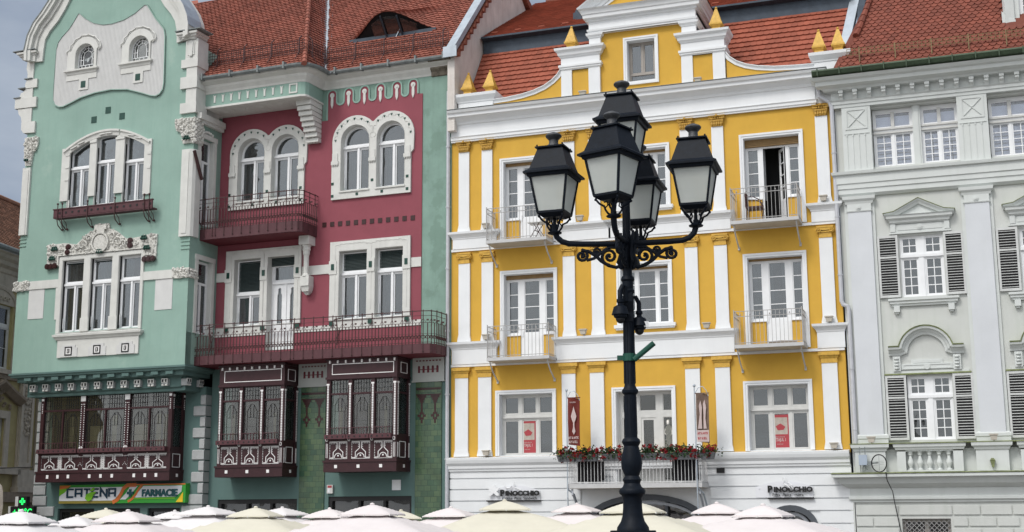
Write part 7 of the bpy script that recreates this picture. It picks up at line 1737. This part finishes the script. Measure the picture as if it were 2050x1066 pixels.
# statue in the balcony window: a draped plaster figure
mb = MB()
mb.lathe(-8.72, -.37, [(.14, 3.95), (.15, 4.0), (.12, 4.05), (.13, 4.25), (.10, 4.5), (.085, 4.62), (.115, 4.75), (.12, 4.84), (.05, 4.90), (.035, 4.93)], 12, sq=.45)
mb.lathe(-8.73, -.36, [(.02, 4.90), (.06, 4.94), (.07, 5.0), (.06, 5.06), (.02, 5.10)], 10)
mb.tube([(-8.80, 4.82, -.34), (-8.85, 4.7, -.33), (-8.78, 4.62, -.33), (-8.70, 4.72, -.33)], [.035, .03, .026, .02], 7); mb.tube([(-8.64, 4.82, -.34), (-8.6, 4.68, -.33), (-8.68, 4.58, -.33)], [.035, .03, .02], 7)
for k in range(7): mb.tube([(-8.83+k*.035, 4.5, -.34), (-8.85+k*.04, 4.25, -.325), (-8.86+k*.045, 4.0, -.325)], .015, 5)
solo('statue', 'white plaster figure standing behind the glass of the balcony window', 'statue', mb, M_STAT, FY, (-8.72, 3.95, -.37), smooth='auto')
# tables draped in black on the long balcony
def drape(label, u0, u1):
    t = Thing('draped_table', label, 'table', FY, (u0+u1)/2, 3.2, .5)
    m = MB(); n = 14; vs = []
    for i in range(n): x = u0+(u1-u0)*i/(n-1); z = .72+.03*(i % 2); vs += [(x+(.02 if i else 0), 3.26, z+.03), (x, 3.86, z)]
    m.add(vs, [(2*i, 2*i+2, 2*i+3, 2*i+1) for i in range(n-1)]); m.box(u0, u1, 3.86, 3.885, .32, .76); m.box(u0, u0+.01, 3.3, 3.86, .34, .72); m.box(u1-.01, u1, 3.3, 3.86, .34, .72); t.part('black_cloth', m, M_CLOTH)
    m = MB(); [m.lathe(x, .6, [(.06, 3.2), (.05, 3.25), (.02, 3.3)], 8) for x in (u0+.1, (u0+u1)/2, u1-.1)]; t.part('table_foot', m, M_FRM)
drape('table under a black cloth at the left end of the long balcony', -11.22, -10.52)
drape('table under a black cloth at the right end of the long balcony', -8.40, -7.72)
# geranium boxes along the balcony rail
gl = 'planter of red geraniums on the balcony rail, '
spots = [(-11.45, .30, 'leftmost of the row'), (-10.98, .22, 'second from the left banner'), (-10.70, .2, 'third from the left banner'), (-10.1, .30, 'just left of the lamp post'), (-9.0, .28, 'just right of the lamp post'), (-8.4, .3, 'in front of the balcony statue'), (-7.93, .3, 'over the right black table'), (-7.38, .26, 'at the corner by the brown banner')]
rnd = random.Random(12)
for k, (u, hw, tx) in enumerate(spots):
    t = Thing('geranium_planter', gl+tx, 'flower box', FY, u, 3.88, 1.03, 'geranium planters along the long balcony')
    wz = 1.05 if k != 7 else .85
    m = MB(); m.frus(u, wz, 3.84, 4.02, hw*.8, .08, hw*.95, .11); m.box(u-hw, u+hw, 4.02, 4.04, wz-.12, wz+.12); t.part('planter', m, M_POTG)
    lf = MB(); fl = MB()
    def quad(mm, p, s):
        a = Vector((rnd.uniform(-1, 1), rnd.uniform(-1, 1), rnd.uniform(-1, 1))).normalized(); b = a.cross(Vector((rnd.uniform(-1, 1), rnd.uniform(-1, 1), rnd.uniform(-1, 1)))).normalized(); p = Vector(p)
        mm.add([tuple(p+a*s), tuple(p+b*s), tuple(p-a*s*.8), tuple(p-b*s)], [(0, 1, 2, 3)])
    for i in range(int(430*hw/.3)):
        a = rnd.gauss(0, hw*.62); h = abs(rnd.gauss(0, .085)); dn_ = rnd.random() < .25
        quad(lf, (u+a, 4.05+(h if not dn_ else -rnd.random()*.15), wz+rnd.gauss(0, .08)+(.08 if dn_ else 0)), rnd.uniform(.018, .04))
    for c in range(int(15*hw/.3)):
        cx, cy, cz = u+rnd.uniform(-hw*1.05, hw*1.05), 4.02+rnd.choice([rnd.uniform(-.16, .12), rnd.uniform(.05, .24)]), wz+rnd.uniform(-.02, .16)
        for i in range(26): quad(fl, (cx+rnd.gauss(0, .026), cy+rnd.gauss(0, .024), cz+rnd.gauss(0, .03)), .023)
        lf.bar((cx, cy, cz), (cx*.7+u*.3, 4.04, wz), .006)
    t.part('leaves', lf, M_LEAF); t.part('red_blossoms', fl, M_FLOW)
# chair and folding table on the small balconies
t = Thing('balcony_chair', 'brown wicker armchair on the upper right balcony by the open door', 'chair', FY, -5.75, 10.68, .4)
m = MB()
for x, z in ((-6.0, .22), (-6.0, .6), (-5.58, .22), (-5.58, .6)): m.tube([(x+(x+5.8)*.12, 10.68, z), (x, 11.08, z)], .014, 6)
t.part('leg', m, M_IRON)
m = MB(); m.box(-6.03, -5.55, 11.07, 11.12, .18, .64); t.part('seat', m, M_IRON)
m = MB(); m.box(-6.05, -6.02, 11.12, 11.55, .2, .62); [m.tube([(-6.04, 11.5, .2+.07*k), (-6.02, 11.12, .2+.07*k)], .02, 5) for k in range(7)]; t.part('backrest', m, M_IRON)
m = MB(); [m.tube([(-6.03, 11.42, z), (-5.8, 11.4, z), (-5.62, 11.3, z), (-5.56, 11.1, z)], .015, 6) for z in (.2, .62)]; t.part('armrest', m, M_IRON)
t = Thing('folding_table', 'small grey folding table on the upper left balcony', 'table', FY, -12.5, 10.68, .4)
m = MB(); m.box(-12.78, -12.22, 11.18, 11.2, .15, .6); t.part('table_top', m, M_FRMG)
m = MB(); [m.bar((-12.72, 10.68, z), (-12.4, 11.18, z), .02) for z in (.2, .55)]; [m.bar((-12.30, 10.68, z), (-12.6, 11.18, z), .02) for z in (.2, .55)]; m.bar((-12.55, 10.95, .2), (-12.55, 10.95, .55), .02); t.part('leg', m, M_IRON)
t = Thing('doormat', 'dark rolled mat lying on the lower right balcony', 'mat', FY, -5.2, 7.06, .4); m = MB(); m.tube([(-5.55, 7.11, .5), (-5.2, 7.13, .48), (-4.75, 7.11, .5)], .05, 8); t.part('rolled_mat', m, M_TAND)
# antenna on the grey building's ledge
t = Thing('ring_antenna', 'ring antenna with a grey equipment box on the mossy ledge beside the downpipe', 'antenna', FY, -2.75, 3.43, .55)
m = MB(); m.box(-3.22, -3.0, 3.62, 3.90, .42, .55); m.k = 1; m.tube([(-3.19, 3.4, .48), (-3.19, 4.12, .48)], .012, 5); m.tube([(-3.05, 3.5, .48), (-3.05, 4.12, .48)], .012, 5); t.part('equipment_box', m, [pmat('blue_grey_box', (.36, .42, .50), .5, .05, 4, 0), M_GUT])
m = MB(); c = (-2.68, 3.66); m.tube([(c[0]+.2*math.cos(R(q)), c[1]+.235*math.sin(R(q)), .62+.04*math.cos(R(q))) for q in range(0, 360, 18)], .016, 6, closed=True); t.part('antenna_ring', m, M_BLK)
m = MB(); m.tube([(-3.1, 3.6, .5), (-2.95, 3.66, .55), (-2.7, 3.68, .56)], .02, 6); m.box(-2.98, -2.88, 3.6, 3.72, .48, .58); [m.bar((-2.86, 3.6+.05*k, .6), (-2.55, 3.64+.04*k, .6), .006) for k in range(3)]; m.bar((-2.68, 3.45, .6), (-2.68, 3.88, .6), .008); m.tube([(-3.15, 3.44, .5), (-3.1, 3.6, .5), (-3.0, 3.5, .5), (-3.12, 3.46, .5)], .012, 5); t.part('mount', m, M_GUT)
t = Thing('wall_lantern', 'small green lantern on the parapet of the pale grey mansion', 'lantern', FY, .24, 3.5, .33)
m = MB(); m.frus(.24, .36, 3.52, 3.7, .03, .03, .06, .05); m.frus(.24, .36, 3.7, 3.76, .07, .06, .03, .03); m.box(.22, .26, 3.56, 3.6, .3, .36); t.part('lantern_body', m, M_MOSS)
mb = MB(); mb.tube([(-2.52, 3.42, .56), (-2.5, 3.2, .5), (-2.38, 2.9, .38), (-2.36, 2.6, .12), (-2.3, 2.2, .06), (-2.24, 1.8, .05), (-2.24, 0, .05)], .012, 6)
solo('hanging_cable', 'black cable running down the front of the pale grey mansion from the ledge', 'cable', mb, M_BLK, FY, (-2.4, 0, .1))
mb = MB(); mb.tube([(-22, 4.0, 1.5), (-18, 3.98, 1.2), (-15.85, 4.05, .42)], .02, 5)
solo('overhead_wire', 'thin black wire crossing from the ochre house to the quoins', 'wire', mb, M_BLK, FG, (-18, 3.9, 1))
mb = MB(); mb.box(-7.25, -7.02, 3.48, 3.62, .055, .09); solo('vent_grille', 'small dark vent on the white wall right of the long balcony', 'vent', mb, M_BLK, FY, (-7.1, 3.48, .055))

# ================================================================ street lamp
LX, LY = -3.49, -24.44
FLp = Frame(LX, LY, R(14.4))       # u: to the camera's right, w: towards the camera
Lm = Thing('street_lamp', 'ornate black street lamp with five lanterns standing in front of the yellow townhouse', 'street lamp', FLp, 0, 0, 0)
mb = MB()
mb.lathe(0, 0, [(.30, 0), (.30, .15), (.26, .2), (.25, 1.9), (.28, 1.95), (.28, 2.05), (.22, 2.1)], 8, ph=R(22.5))
mb.frus(0, 0, 2.17, 2.205, .235, .235, .235, .235)
Lm.part('pedestal', mb, M_LAMP)
mb = MB(); mb.lathe(0, 0, [(.17, 2.205), (.165, 2.24), (.125, 2.30), (.108, 2.36), (.10, 2.44), (.10, 2.54), (.115, 2.57), (.135, 2.585), (.14, 2.61), (.13, 2.635), (.10, 2.655), (.085, 2.69), (.09, 2.71), (.098, 2.73), (.085, 2.75), (.075, 2.77), (.105, 2.84), (.112, 2.90), (.108, 2.96), (.085, 3.05), (.078, 3.08), (.09, 3.10), (.10, 3.125), (.09, 3.15), (.068, 3.17), (.064, 3.62), (.085, 3.64), (.088, 3.665), (.07, 3.69), (.058, 3.72), (.053, 4.70), (.07, 4.72), (.075, 4.74), (.06, 4.76), (.06, 4.84), (.075, 4.86), (.07, 4.885), (.05, 4.91), (.048, 5.1), (.06, 5.12), (.06, 5.32), (.045, 5.36), (.04, 6.1)], 20)
for k in range(12): mb.tube([(.064*math.cos(k*PI/6), 3.2, .064*math.sin(k*PI/6)), (.061*math.cos(k*PI/6), 3.6, .061*math.sin(k*PI/6))], .006, 4)
for k in range(10):
    mb.tube([(.058*math.cos(k*PI/5), 3.74, .058*math.sin(k*PI/5)), (.053*math.cos(k*PI/5), 4.69, .053*math.sin(k*PI/5))], .006, 4)
Lm.part('post', mb, M_LAMP, smooth='auto')
mb = MB()
for k in range(8):
    a = k*PI/4+.2; mb.tube([(.06*math.cos(a), 4.98, .06*math.sin(a)), (.095*math.cos(a), 5.06, .095*math.sin(a)), (.07*math.cos(a), 5.15, .07*math.sin(a)), (.10*math.cos(a), 5.26, .10*math.sin(a)), (.12*math.cos(a), 5.36, .12*math.sin(a)), (.105*math.cos(a), 5.40, .105*math.sin(a))], [.01, .025, .02, .026, .016, .01], 6)
Lm.part('leaf_collar', mb, M_LAMP, smooth='auto')
dirs = [(-.78, .06, 15), (.745, .12, 11), (-.13, .64, 31), (.16, -.66, 12)]   # arm ends in camera-facing axes
def lantern(u, w_, vb, yawd, s=1.0, name='lantern'):
    """square lantern: glass bottom at vb; yaw turns the front face"""
    ca, sa = math.cos(R(-yawd)), math.sin(R(-yawd))
    def tf(b):
        b.v = [(u+(x*ca+z*sa)*s, vb+y*s, w_+(-x*sa+z*ca)*s) for x, y, z in b.v]; return b
    r0, r1, H = .145, .21, .42
    m = MB()
    for sx in (-1, 1):
        for sz in (-1, 1): m.bar((sx*r0, 0, sz*r0), (sx*r1, H, sz*r1), .022)
    for r_, y in ((r0, .0), (r1, H)):
        for k in range(4):
            p = [(-r_, -r_), (r_, -r_), (r_, r_), (-r_, r_)]; a, b = p[k], p[(k+1) % 4]; m.bar((a[0], y, a[1]), (b[0], y, b[1]), .024)
    m.frus(0, 0, -.05, -.012, .10, .10, r0+.01, r0+.01)
    for sx, sz in ((-1, -1), (1, -1), (1, 1), (-1, 1)): m.ball(sx*(r0-.01), -.045, sz*(r0-.01), .014, 5)
    o = Lm.part(name, tf(m), M_LAMP)
    m = MB(); t = .004
    for a, b in (((-1, 1), (1, 1)), ((1, 1), (1, -1)), ((1, -1), (-1, -1)), ((-1, -1), (-1, 1))):
        k0, k1 = r0-.004, r1-.004
        m.add([(a[0]*k0, .01, a[1]*k0), (b[0]*k0, .01, b[1]*k0), (b[0]*k1, H-.01, b[1]*k1), (a[0]*k1, H-.01, a[1]*k1)], [(0, 1, 2, 3)])
    m.add([(-r0+.01, .004, -r0+.01), (r0-.01, .004, -r0+.01), (r0-.01, .004, r0-.01), (-r0+.01, .004, r0-.01)], [(0, 1, 2, 3)])
    Lm.part('frosted_glass', tf(m), M_FROST, o)
    m = MB(); e = .27
    m.frus(0, 0, H-.035, H+.0, r1+.02, r1+.02, e-.03, e-.03); m.frus(0, 0, H, H+.022, e, e, e, e)
    m.frus(0, 0, H+.022, H+.06, e-.005, e-.005, .215, .215); m.frus(0, 0, H+.06, H+.30, .215, .215, .14, .14)
    m.frus(0, 0, H+.30, H+.316, .165, .165, .165, .165)
    for sx in (-1, 1):
        for sz in (-1, 1): m.ball(sx*.145, H+.33, sz*.145, .011, 4)
    Lm.part('lantern_roof', tf(m), M_LAMP, o)
    m = MB(); m.lathe(0, 0, [(.10, H+.316), (.10, H+.33), (.065, H+.345), (.052, H+.37), (.052, H+.41), (.07, H+.43), (.088, H+.447), (.092, H+.46), (.08, H+.478), (.03, H+.50), (.005, H+.503)], 14)
    for k in range(10): m.ball(.095*math.cos(k*PI/5), H+.335, .095*math.sin(k*PI/5), .013, 4)
    Lm.part('lantern_finial', tf(m), M_LAMPT, o, smooth='auto')
    m = MB()        # cradle of four scrolled stays
    for k in range(4):
        a = PI/4+k*PI/2; q = lambda r_, y: (r_*math.cos(a), y, r_*math.sin(a))
        m.tube([q(.03, -.20), q(.06, -.185), q(.085, -.15), q(.10, -.11), q(.15, -.085), q(.185, -.045), q(.185, -.01)], .0115, 6)
        m.tube([q(.09, -.13), q(.06, -.10), q(.07, -.06), q(.10, -.07)], .008, 5)
    m.lathe(0, 0, [(.03, -.235), (.075, -.222), (.08, -.21), (.05, -.195), (.02, -.18), (.018, -.03)], 12)
    Lm.part('cradle', tf(m), M_LAMP, o, smooth='auto')
    return o
def frosted():
    mt = bpy.data.materials.new('frosted_lantern_glass'); mt.use_nodes = True; t = mt.node_tree; n = t.nodes; l = t.links; n.clear()
    o = n.new('ShaderNodeOutputMaterial'); d = n.new('ShaderNodeBsdfDiffuse'); tr = n.new('ShaderNodeBsdfTranslucent'); g_ = n.new('ShaderNodeBsdfGlossy'); tp = n.new('ShaderNodeBsdfTransparent')
    co = n.new('ShaderNodeTexCoord'); nz = n.new('ShaderNodeTexNoise'); nz.inputs['Scale'].default_value = 5; nz.inputs['Detail'].default_value = 5; r = n.new('ShaderNodeValToRGB')
    r.color_ramp.elements[0].color = (.62, .66, .62, 1); r.color_ramp.elements[1].color = (.86, .89, .85, 1); l.new(co.outputs['Object'], nz.inputs['Vector']); l.new(nz.outputs['Fac'], r.inputs['Fac']); l.new(r.outputs['Color'], d.inputs['Color'])
    tr.inputs['Color'].default_value = (.9, .94, .92, 1); g_.inputs['Roughness'].default_value = .25
    m1 = n.new('ShaderNodeMixShader'); m1.inputs['Fac'].default_value = .42; m2 = n.new('ShaderNodeMixShader'); m2.inputs['Fac'].default_value = .06; m3 = n.new('ShaderNodeMixShader'); m3.inputs['Fac'].default_value = .12
    l.new(d.outputs[0], m1.inputs[1]); l.new(tr.outputs[0], m1.inputs[2]); l.new(m1.outputs[0], m2.inputs[1]); l.new(g_.outputs[0], m2.inputs[2]); l.new(m2.outputs[0], m3.inputs[1]); l.new(tp.outputs[0], m3.inputs[2]); l.new(m3.outputs[0], o.inputs['Surface'])
    return mt
M_FROST = frosted()
for du, dw, yw in dirs:
    L_ = math.hypot(du, dw); ux, uz = du/L_, dw/L_
    m = MB(); z0 = 5.26
    m.tube([(ux*t*L_, z, uz*t*L_) for t, z in ((.05, z0), (.3, z0), (.6, z0), (.80, z0+.005), (.90, z0+.03), (.97, z0+.08), (1, z0+.15), (1, z0+.22))], .032, 10)
    Lm.part('arm', m, M_LAMP, smooth='auto')
    m = MB()      # scroll work under the arm
    def P(t, z): return (ux*t, z, uz*t)
    def spiral(ct, cz, r_, turns, st, dr, rr=.018):
        n = int(turns*12); m.tube([P(ct+dr*r_*(1-i/n*.85)*math.cos(st+i*2*PI/12*1), cz+r_*(1-i/n*.85)*math.sin(st+i*2*PI/12)) for i in range(n+1)], rr, 6); m.ball(*P(ct, cz), .018, 5)
    m.tube([P(.06, 5.02), P(.12, 5.0), P(.2, 5.02), P(.28, 5.07), P(.34, 5.13), P(.42, 5.18), P(.50, 5.19)], .021, 6)
    m.tube([P(.08, 5.22), P(.20, 5.22), P(.30, 5.15), P(.36, 5.10), P(.44, 5.08)], .018, 6)
    spiral(.19, 5.12, .095, 1.6, -PI/2, 1); spiral(.49, 5.13, .07, 1.6, PI/2, 1); spiral(.33, 5.175, .05, 1.5, -PI/2, -1, .014)
    m.ball(*P(.07, 5.0), .025, 5)
    Lm.part('scroll_bracket', m, M_LAMP, smooth='auto')
    lantern(du, dw, 5.60 if du < -.5 else (5.63 if du > .5 else 5.64), yw)
lantern(-.02, 0, 6.19, 14, 1.0)
m = MB(); m.tube([(0, 6.0, 0), (-.02, 6.2, 0)], .03, 8); Lm.part('post_top', m, M_LAMP)
# cameras and a flag holder hung on the post
def dome(label, u, w_, v, plate=False):
    t = Thing('dome_camera', label, 'security camera', FLp, u, v, w_, 'dome cameras on the lamp post')
    m = MB(); m.lathe(u, w_, [(.045, v), (.07, v+.02), (.072, v+.06), (.062, v+.085), (.03, v+.11), (.028, v+.17), (.038, v+.18), (.038, v+.21), (.025, v+.22)], 14); m.lathe(u, w_, [(.075, v+.055), (.095, v+.045), (.07, v+.13), (.03, v+.15)], 14); t.part('camera_housing', m, M_LAMP, smooth='auto')
    m = MB(); m.ball(u, v+.0, w_, .05, 8); t.part('camera_dome', m, M_BLK, smooth='auto')
    m = MB(); m.tube([(u, v+.2, w_), (u, v+.3, w_), (u*.7, v+.36, w_*.75), (u*.35, v+.36, w_*.5), (u*.2, v+.2, w_*.4)], .026, 8); m.box(-.05, .05, v+.08, v+.3, -.06, .06); t.part('camera_arm', m, M_LAMP, smooth='auto')
    if plate: m = MB(); m.box(u+.05, u+.10, v+.03, v+.09, w_+.04, w_+.06); t.part('white_tag', m, M_FRM)
dome('black dome camera hanging on the left of the lamp post', -.085, .12, 4.42)
dome('black dome camera with a white tag on the right side of the lamp post', .115, -.08, 4.32, True)
t = Thing('flag_holder_tube', 'dark green angled flag holder clamped round the lamp post', 'flag holder', FLp, 0, 4.0, 0)
m = MB(); m.lathe(0, 0, [(.07, 3.98), (.07, 4.06)], 14); m.box(-.13, -.06, 3.99, 4.04, -.02, .03); m.tube([(.05, 3.99, .05), (.265, 4.16, .09)], .03, 10); t.part('holder', m, M_GRNP)

# ================================================================ parasols
def canopy(half, drop, hem, seed, droop=.0, sagk=1.0):
    """square canopy with ribs to corners and mid sides; returns mesh builder in local (x, z, y)"""
    m = MB(); n = 16; r = random.Random(seed); ph = [r.uniform(0, 6.28) for _ in range(4)]
    def Z(x, y):
        q = max(abs(x), abs(y)); d = math.hypot(x, y); ang = math.atan2(y, x)
        sag = sagk*.05*(abs(math.sin(4*ang)))*q*(1-q*.3)
        return -drop*(.62*q+.38*q*q)-sag*half*.4+sagk*.012*math.sin(5*x+ph[0])*math.sin(4*y+ph[1])-droop*max(0, d-1)
    pts = [(-1+2*i/n, -1+2*j/n) for j in range(n+1) for i in range(n+1)]
    m.add([(x*half, Z(x, y), y*half) for x, y in pts], [(j*(n+1)+i, j*(n+1)+i+1, (j+1)*(n+1)+i+1, (j+1)*(n+1)+i) for j in range(n) for i in range(n)])
    if hem:
        ed = [(-1+2*i/n, -1) for i in range(n)]+[(1, -1+2*i/n) for i in range(n)]+[(1-2*i/n, 1) for i in range(n)]+[(-1, 1-2*i/n) for i in range(n)]
        k = len(ed); vs = [(x*half, Z(x, y), y*half) for x, y in ed]+[(x*half*1.003, Z(x, y)-hem*(1+.08*math.sin(i*1.3)), y*half*1.003) for i, (x, y) in enumerate(ed)]
        m.add(vs, [(i, (i+1) % k, k+(i+1) % k, k+i) for i in range(k)])
    return m
protos = {}
def parasol(label, x, y, z, half, mat, rot, cap=.68, drop=.60):
    fr = Frame(x, y, R(rot)); key = (mat.name, half, cap, drop)
    if key in protos:
        src = protos[key]; o = copy_tree(src); o.location = fr.world(0, z-2.65, 0); o.rotation_euler = (0, 0, R(rot)); o['label'] = label; return o
    t = Thing('parasol', label, 'parasol', fr, 0, 0, 0, 'square market parasols in front of the houses')
    m = canopy(half, drop, .14, len(protos)+3); m.v = [(a, 2.45+b, c) for a, b, c in m.v]; o = t.part('canopy', m, mat, smooth=True)
    m = canopy(cap, .19, .03, len(protos)+9, 0, .25); m.v = [(a, 2.60+b, c) for a, b, c in m.v]; m.ball(0, 2.60, 0, .05, 6, .6); t.part('vent_cap', m, mat, o, smooth='auto')
    m = MB()
    for k in range(8):
        a = k*PI/4; rr = cap*(1.414 if k % 2 else 1); m.bar((0, 2.57, 0), (rr*math.cos(a)*.98, 2.395, rr*math.sin(a)*.98), .02); m.ball(rr*math.cos(a), 2.385, rr*math.sin(a), .018, 4)
        r2_ = half*(1.414 if k % 2 else 1); m.bar((0, 2.36, 0), (r2_*math.cos(a)*.99, 2.42-drop-.02, r2_*math.sin(a)*.99), .022); m.bar((.05*math.cos(a), 1.75, .05*math.sin(a)), (r2_*.5*math.cos(a), 2.2, r2_*.5*math.sin(a)), .018)
    t.part('rib', m, M_FRMG)
    m = MB(); m.tube([(0, .1, 0), (0, 2.58, 0)], .035, 8); t.part('pole', m, M_FRMG)
    m = MB(); m.box(-.45, .45, 0, .10, -.45, .45); m.lathe(0, 0, [(.06, .1), (.05, .4)], 8); t.part('base', m, M_GUT)
    t.root.location = fr.world(0, z-2.65, 0); protos[key] = t.root; return t.root
import itertools
def ray(px, py, d):
    return None
PAR = [  # label, x, y, peak z, half, material, rotation, cap
 ('cream parasol in front of the restaurant sign with the white flower', -10.22, -9.80, 2.71, 1.82, 'c', 24, 0.54),
 ('cream parasol whose peak is hidden behind the lamp post', -5.97, -14.75, 2.64, 1.87, 'c', 3, 0.50),
 ('cream parasol below the left wooden bay of the raspberry wall', -15.73, -11.29, 2.59, 1.87, 'c', 10, 0.50),
 ('large pinkish-white parasol in front of the intercom box beside the tiled pier', -11.45, -14.10, 2.62, 1.87, 'p', 8, 0.52),
 ('pinkish-white parasol in front of the pharmacy sign', -16.04, -15.66, 2.52, 1.87, 'p', 8, 0.50),
 ('white parasol at the bottom left corner below the led display', -16.01, -18.80, 2.52, 1.72, 'w', 6, 0.46),
 ('small cream parasol behind the pinkish one at the right shop window', -14.44, -6.12, 2.51, 1.62, 'c', 30, 0.48),
 ('white parasol between the pharmacy sign and the raspberry shop window', -18.78, -8.47, 2.64, 1.72, 'w', 0, 0.62),
 ('white parasol right behind the cream one at the raspberry shop window', -18.16, -5.76, 2.61, 1.62, 'w', -8, 0.56),
 ('off-white parasol below the word on the left half of the pharmacy sign', -20.25, -10.69, 2.58, 1.72, 'c', 12, 0.50),
 ('pinkish parasol in front of the first green tiled pier', -15.19, -8.70, 2.56, 1.72, 'p', 5, 0.50),
 ('pinkish-white parasol in front of the downpipe between green and yellow houses', -11.92, -8.84, 2.57, 1.72, 'p', 4, 0.52),
 ('small white parasol at the left end of the pharmacy sign', -18.94, -13.46, 2.42, 1.52, 'w', 14, 0.46),
 ('small white parasol rising between pharmacy sign and quoins', -21.42, -6.01, 2.54, 1.52, 'w', 3, 0.50),
 ('pink parasol with its peak under the left banner', -10.12, -4.50, 2.66, 1.62, 'p', 0, 0.54),
 ('pinkish parasol under the brown banner at the end of the long balcony', -5.37, -10.01, 2.62, 1.82, 'p', 8, 0.50),
 ('pinkish parasol in front of the small arched window of the yellow house', -3.88, -13.30, 2.56, 2.02, 'p', -6, 0.46),
]
MM = {'c': M_UMC, 'p': M_UMP, 'w': M_UMW}
for lb, x, y, z, hf, mk, rot, cap in PAR: parasol(lb, x, y, z, hf, MM[mk], rot, cap)
# a closed parasol at the left edge
t = Thing('closed_parasol', 'closed beige parasol tied up beside the ochre house at the left edge', 'parasol', Frame(-19.62, -15.28, 0), 0, 0, 0)
m = MB(); pr = [(.05, 1.2), (.15, 1.25), (.12, 1.5), (.16, 1.9), (.12, 2.3), (.14, 2.6), (.12, 2.9), (.10, 3.0), (.04, 3.07), (.01, 3.09)]
m.lathe(0, 0, pr, 14); m.v = [(x*(1+.15*math.sin(9*math.atan2(w_, x+1e-6))), v, w_*(1+.15*math.sin(9*math.atan2(w_, x+1e-6)))) for x, v, w_ in m.v]; t.part('folded_canopy', m, pmat('beige_canvas', (.45, .40, .33), .9, .12, 6, .4, 20), smooth=True)
m = MB(); m.tube([(0, 0, 0), (0, 1.3, 0)], .03, 8); t.part('pole', m, M_FRMG)
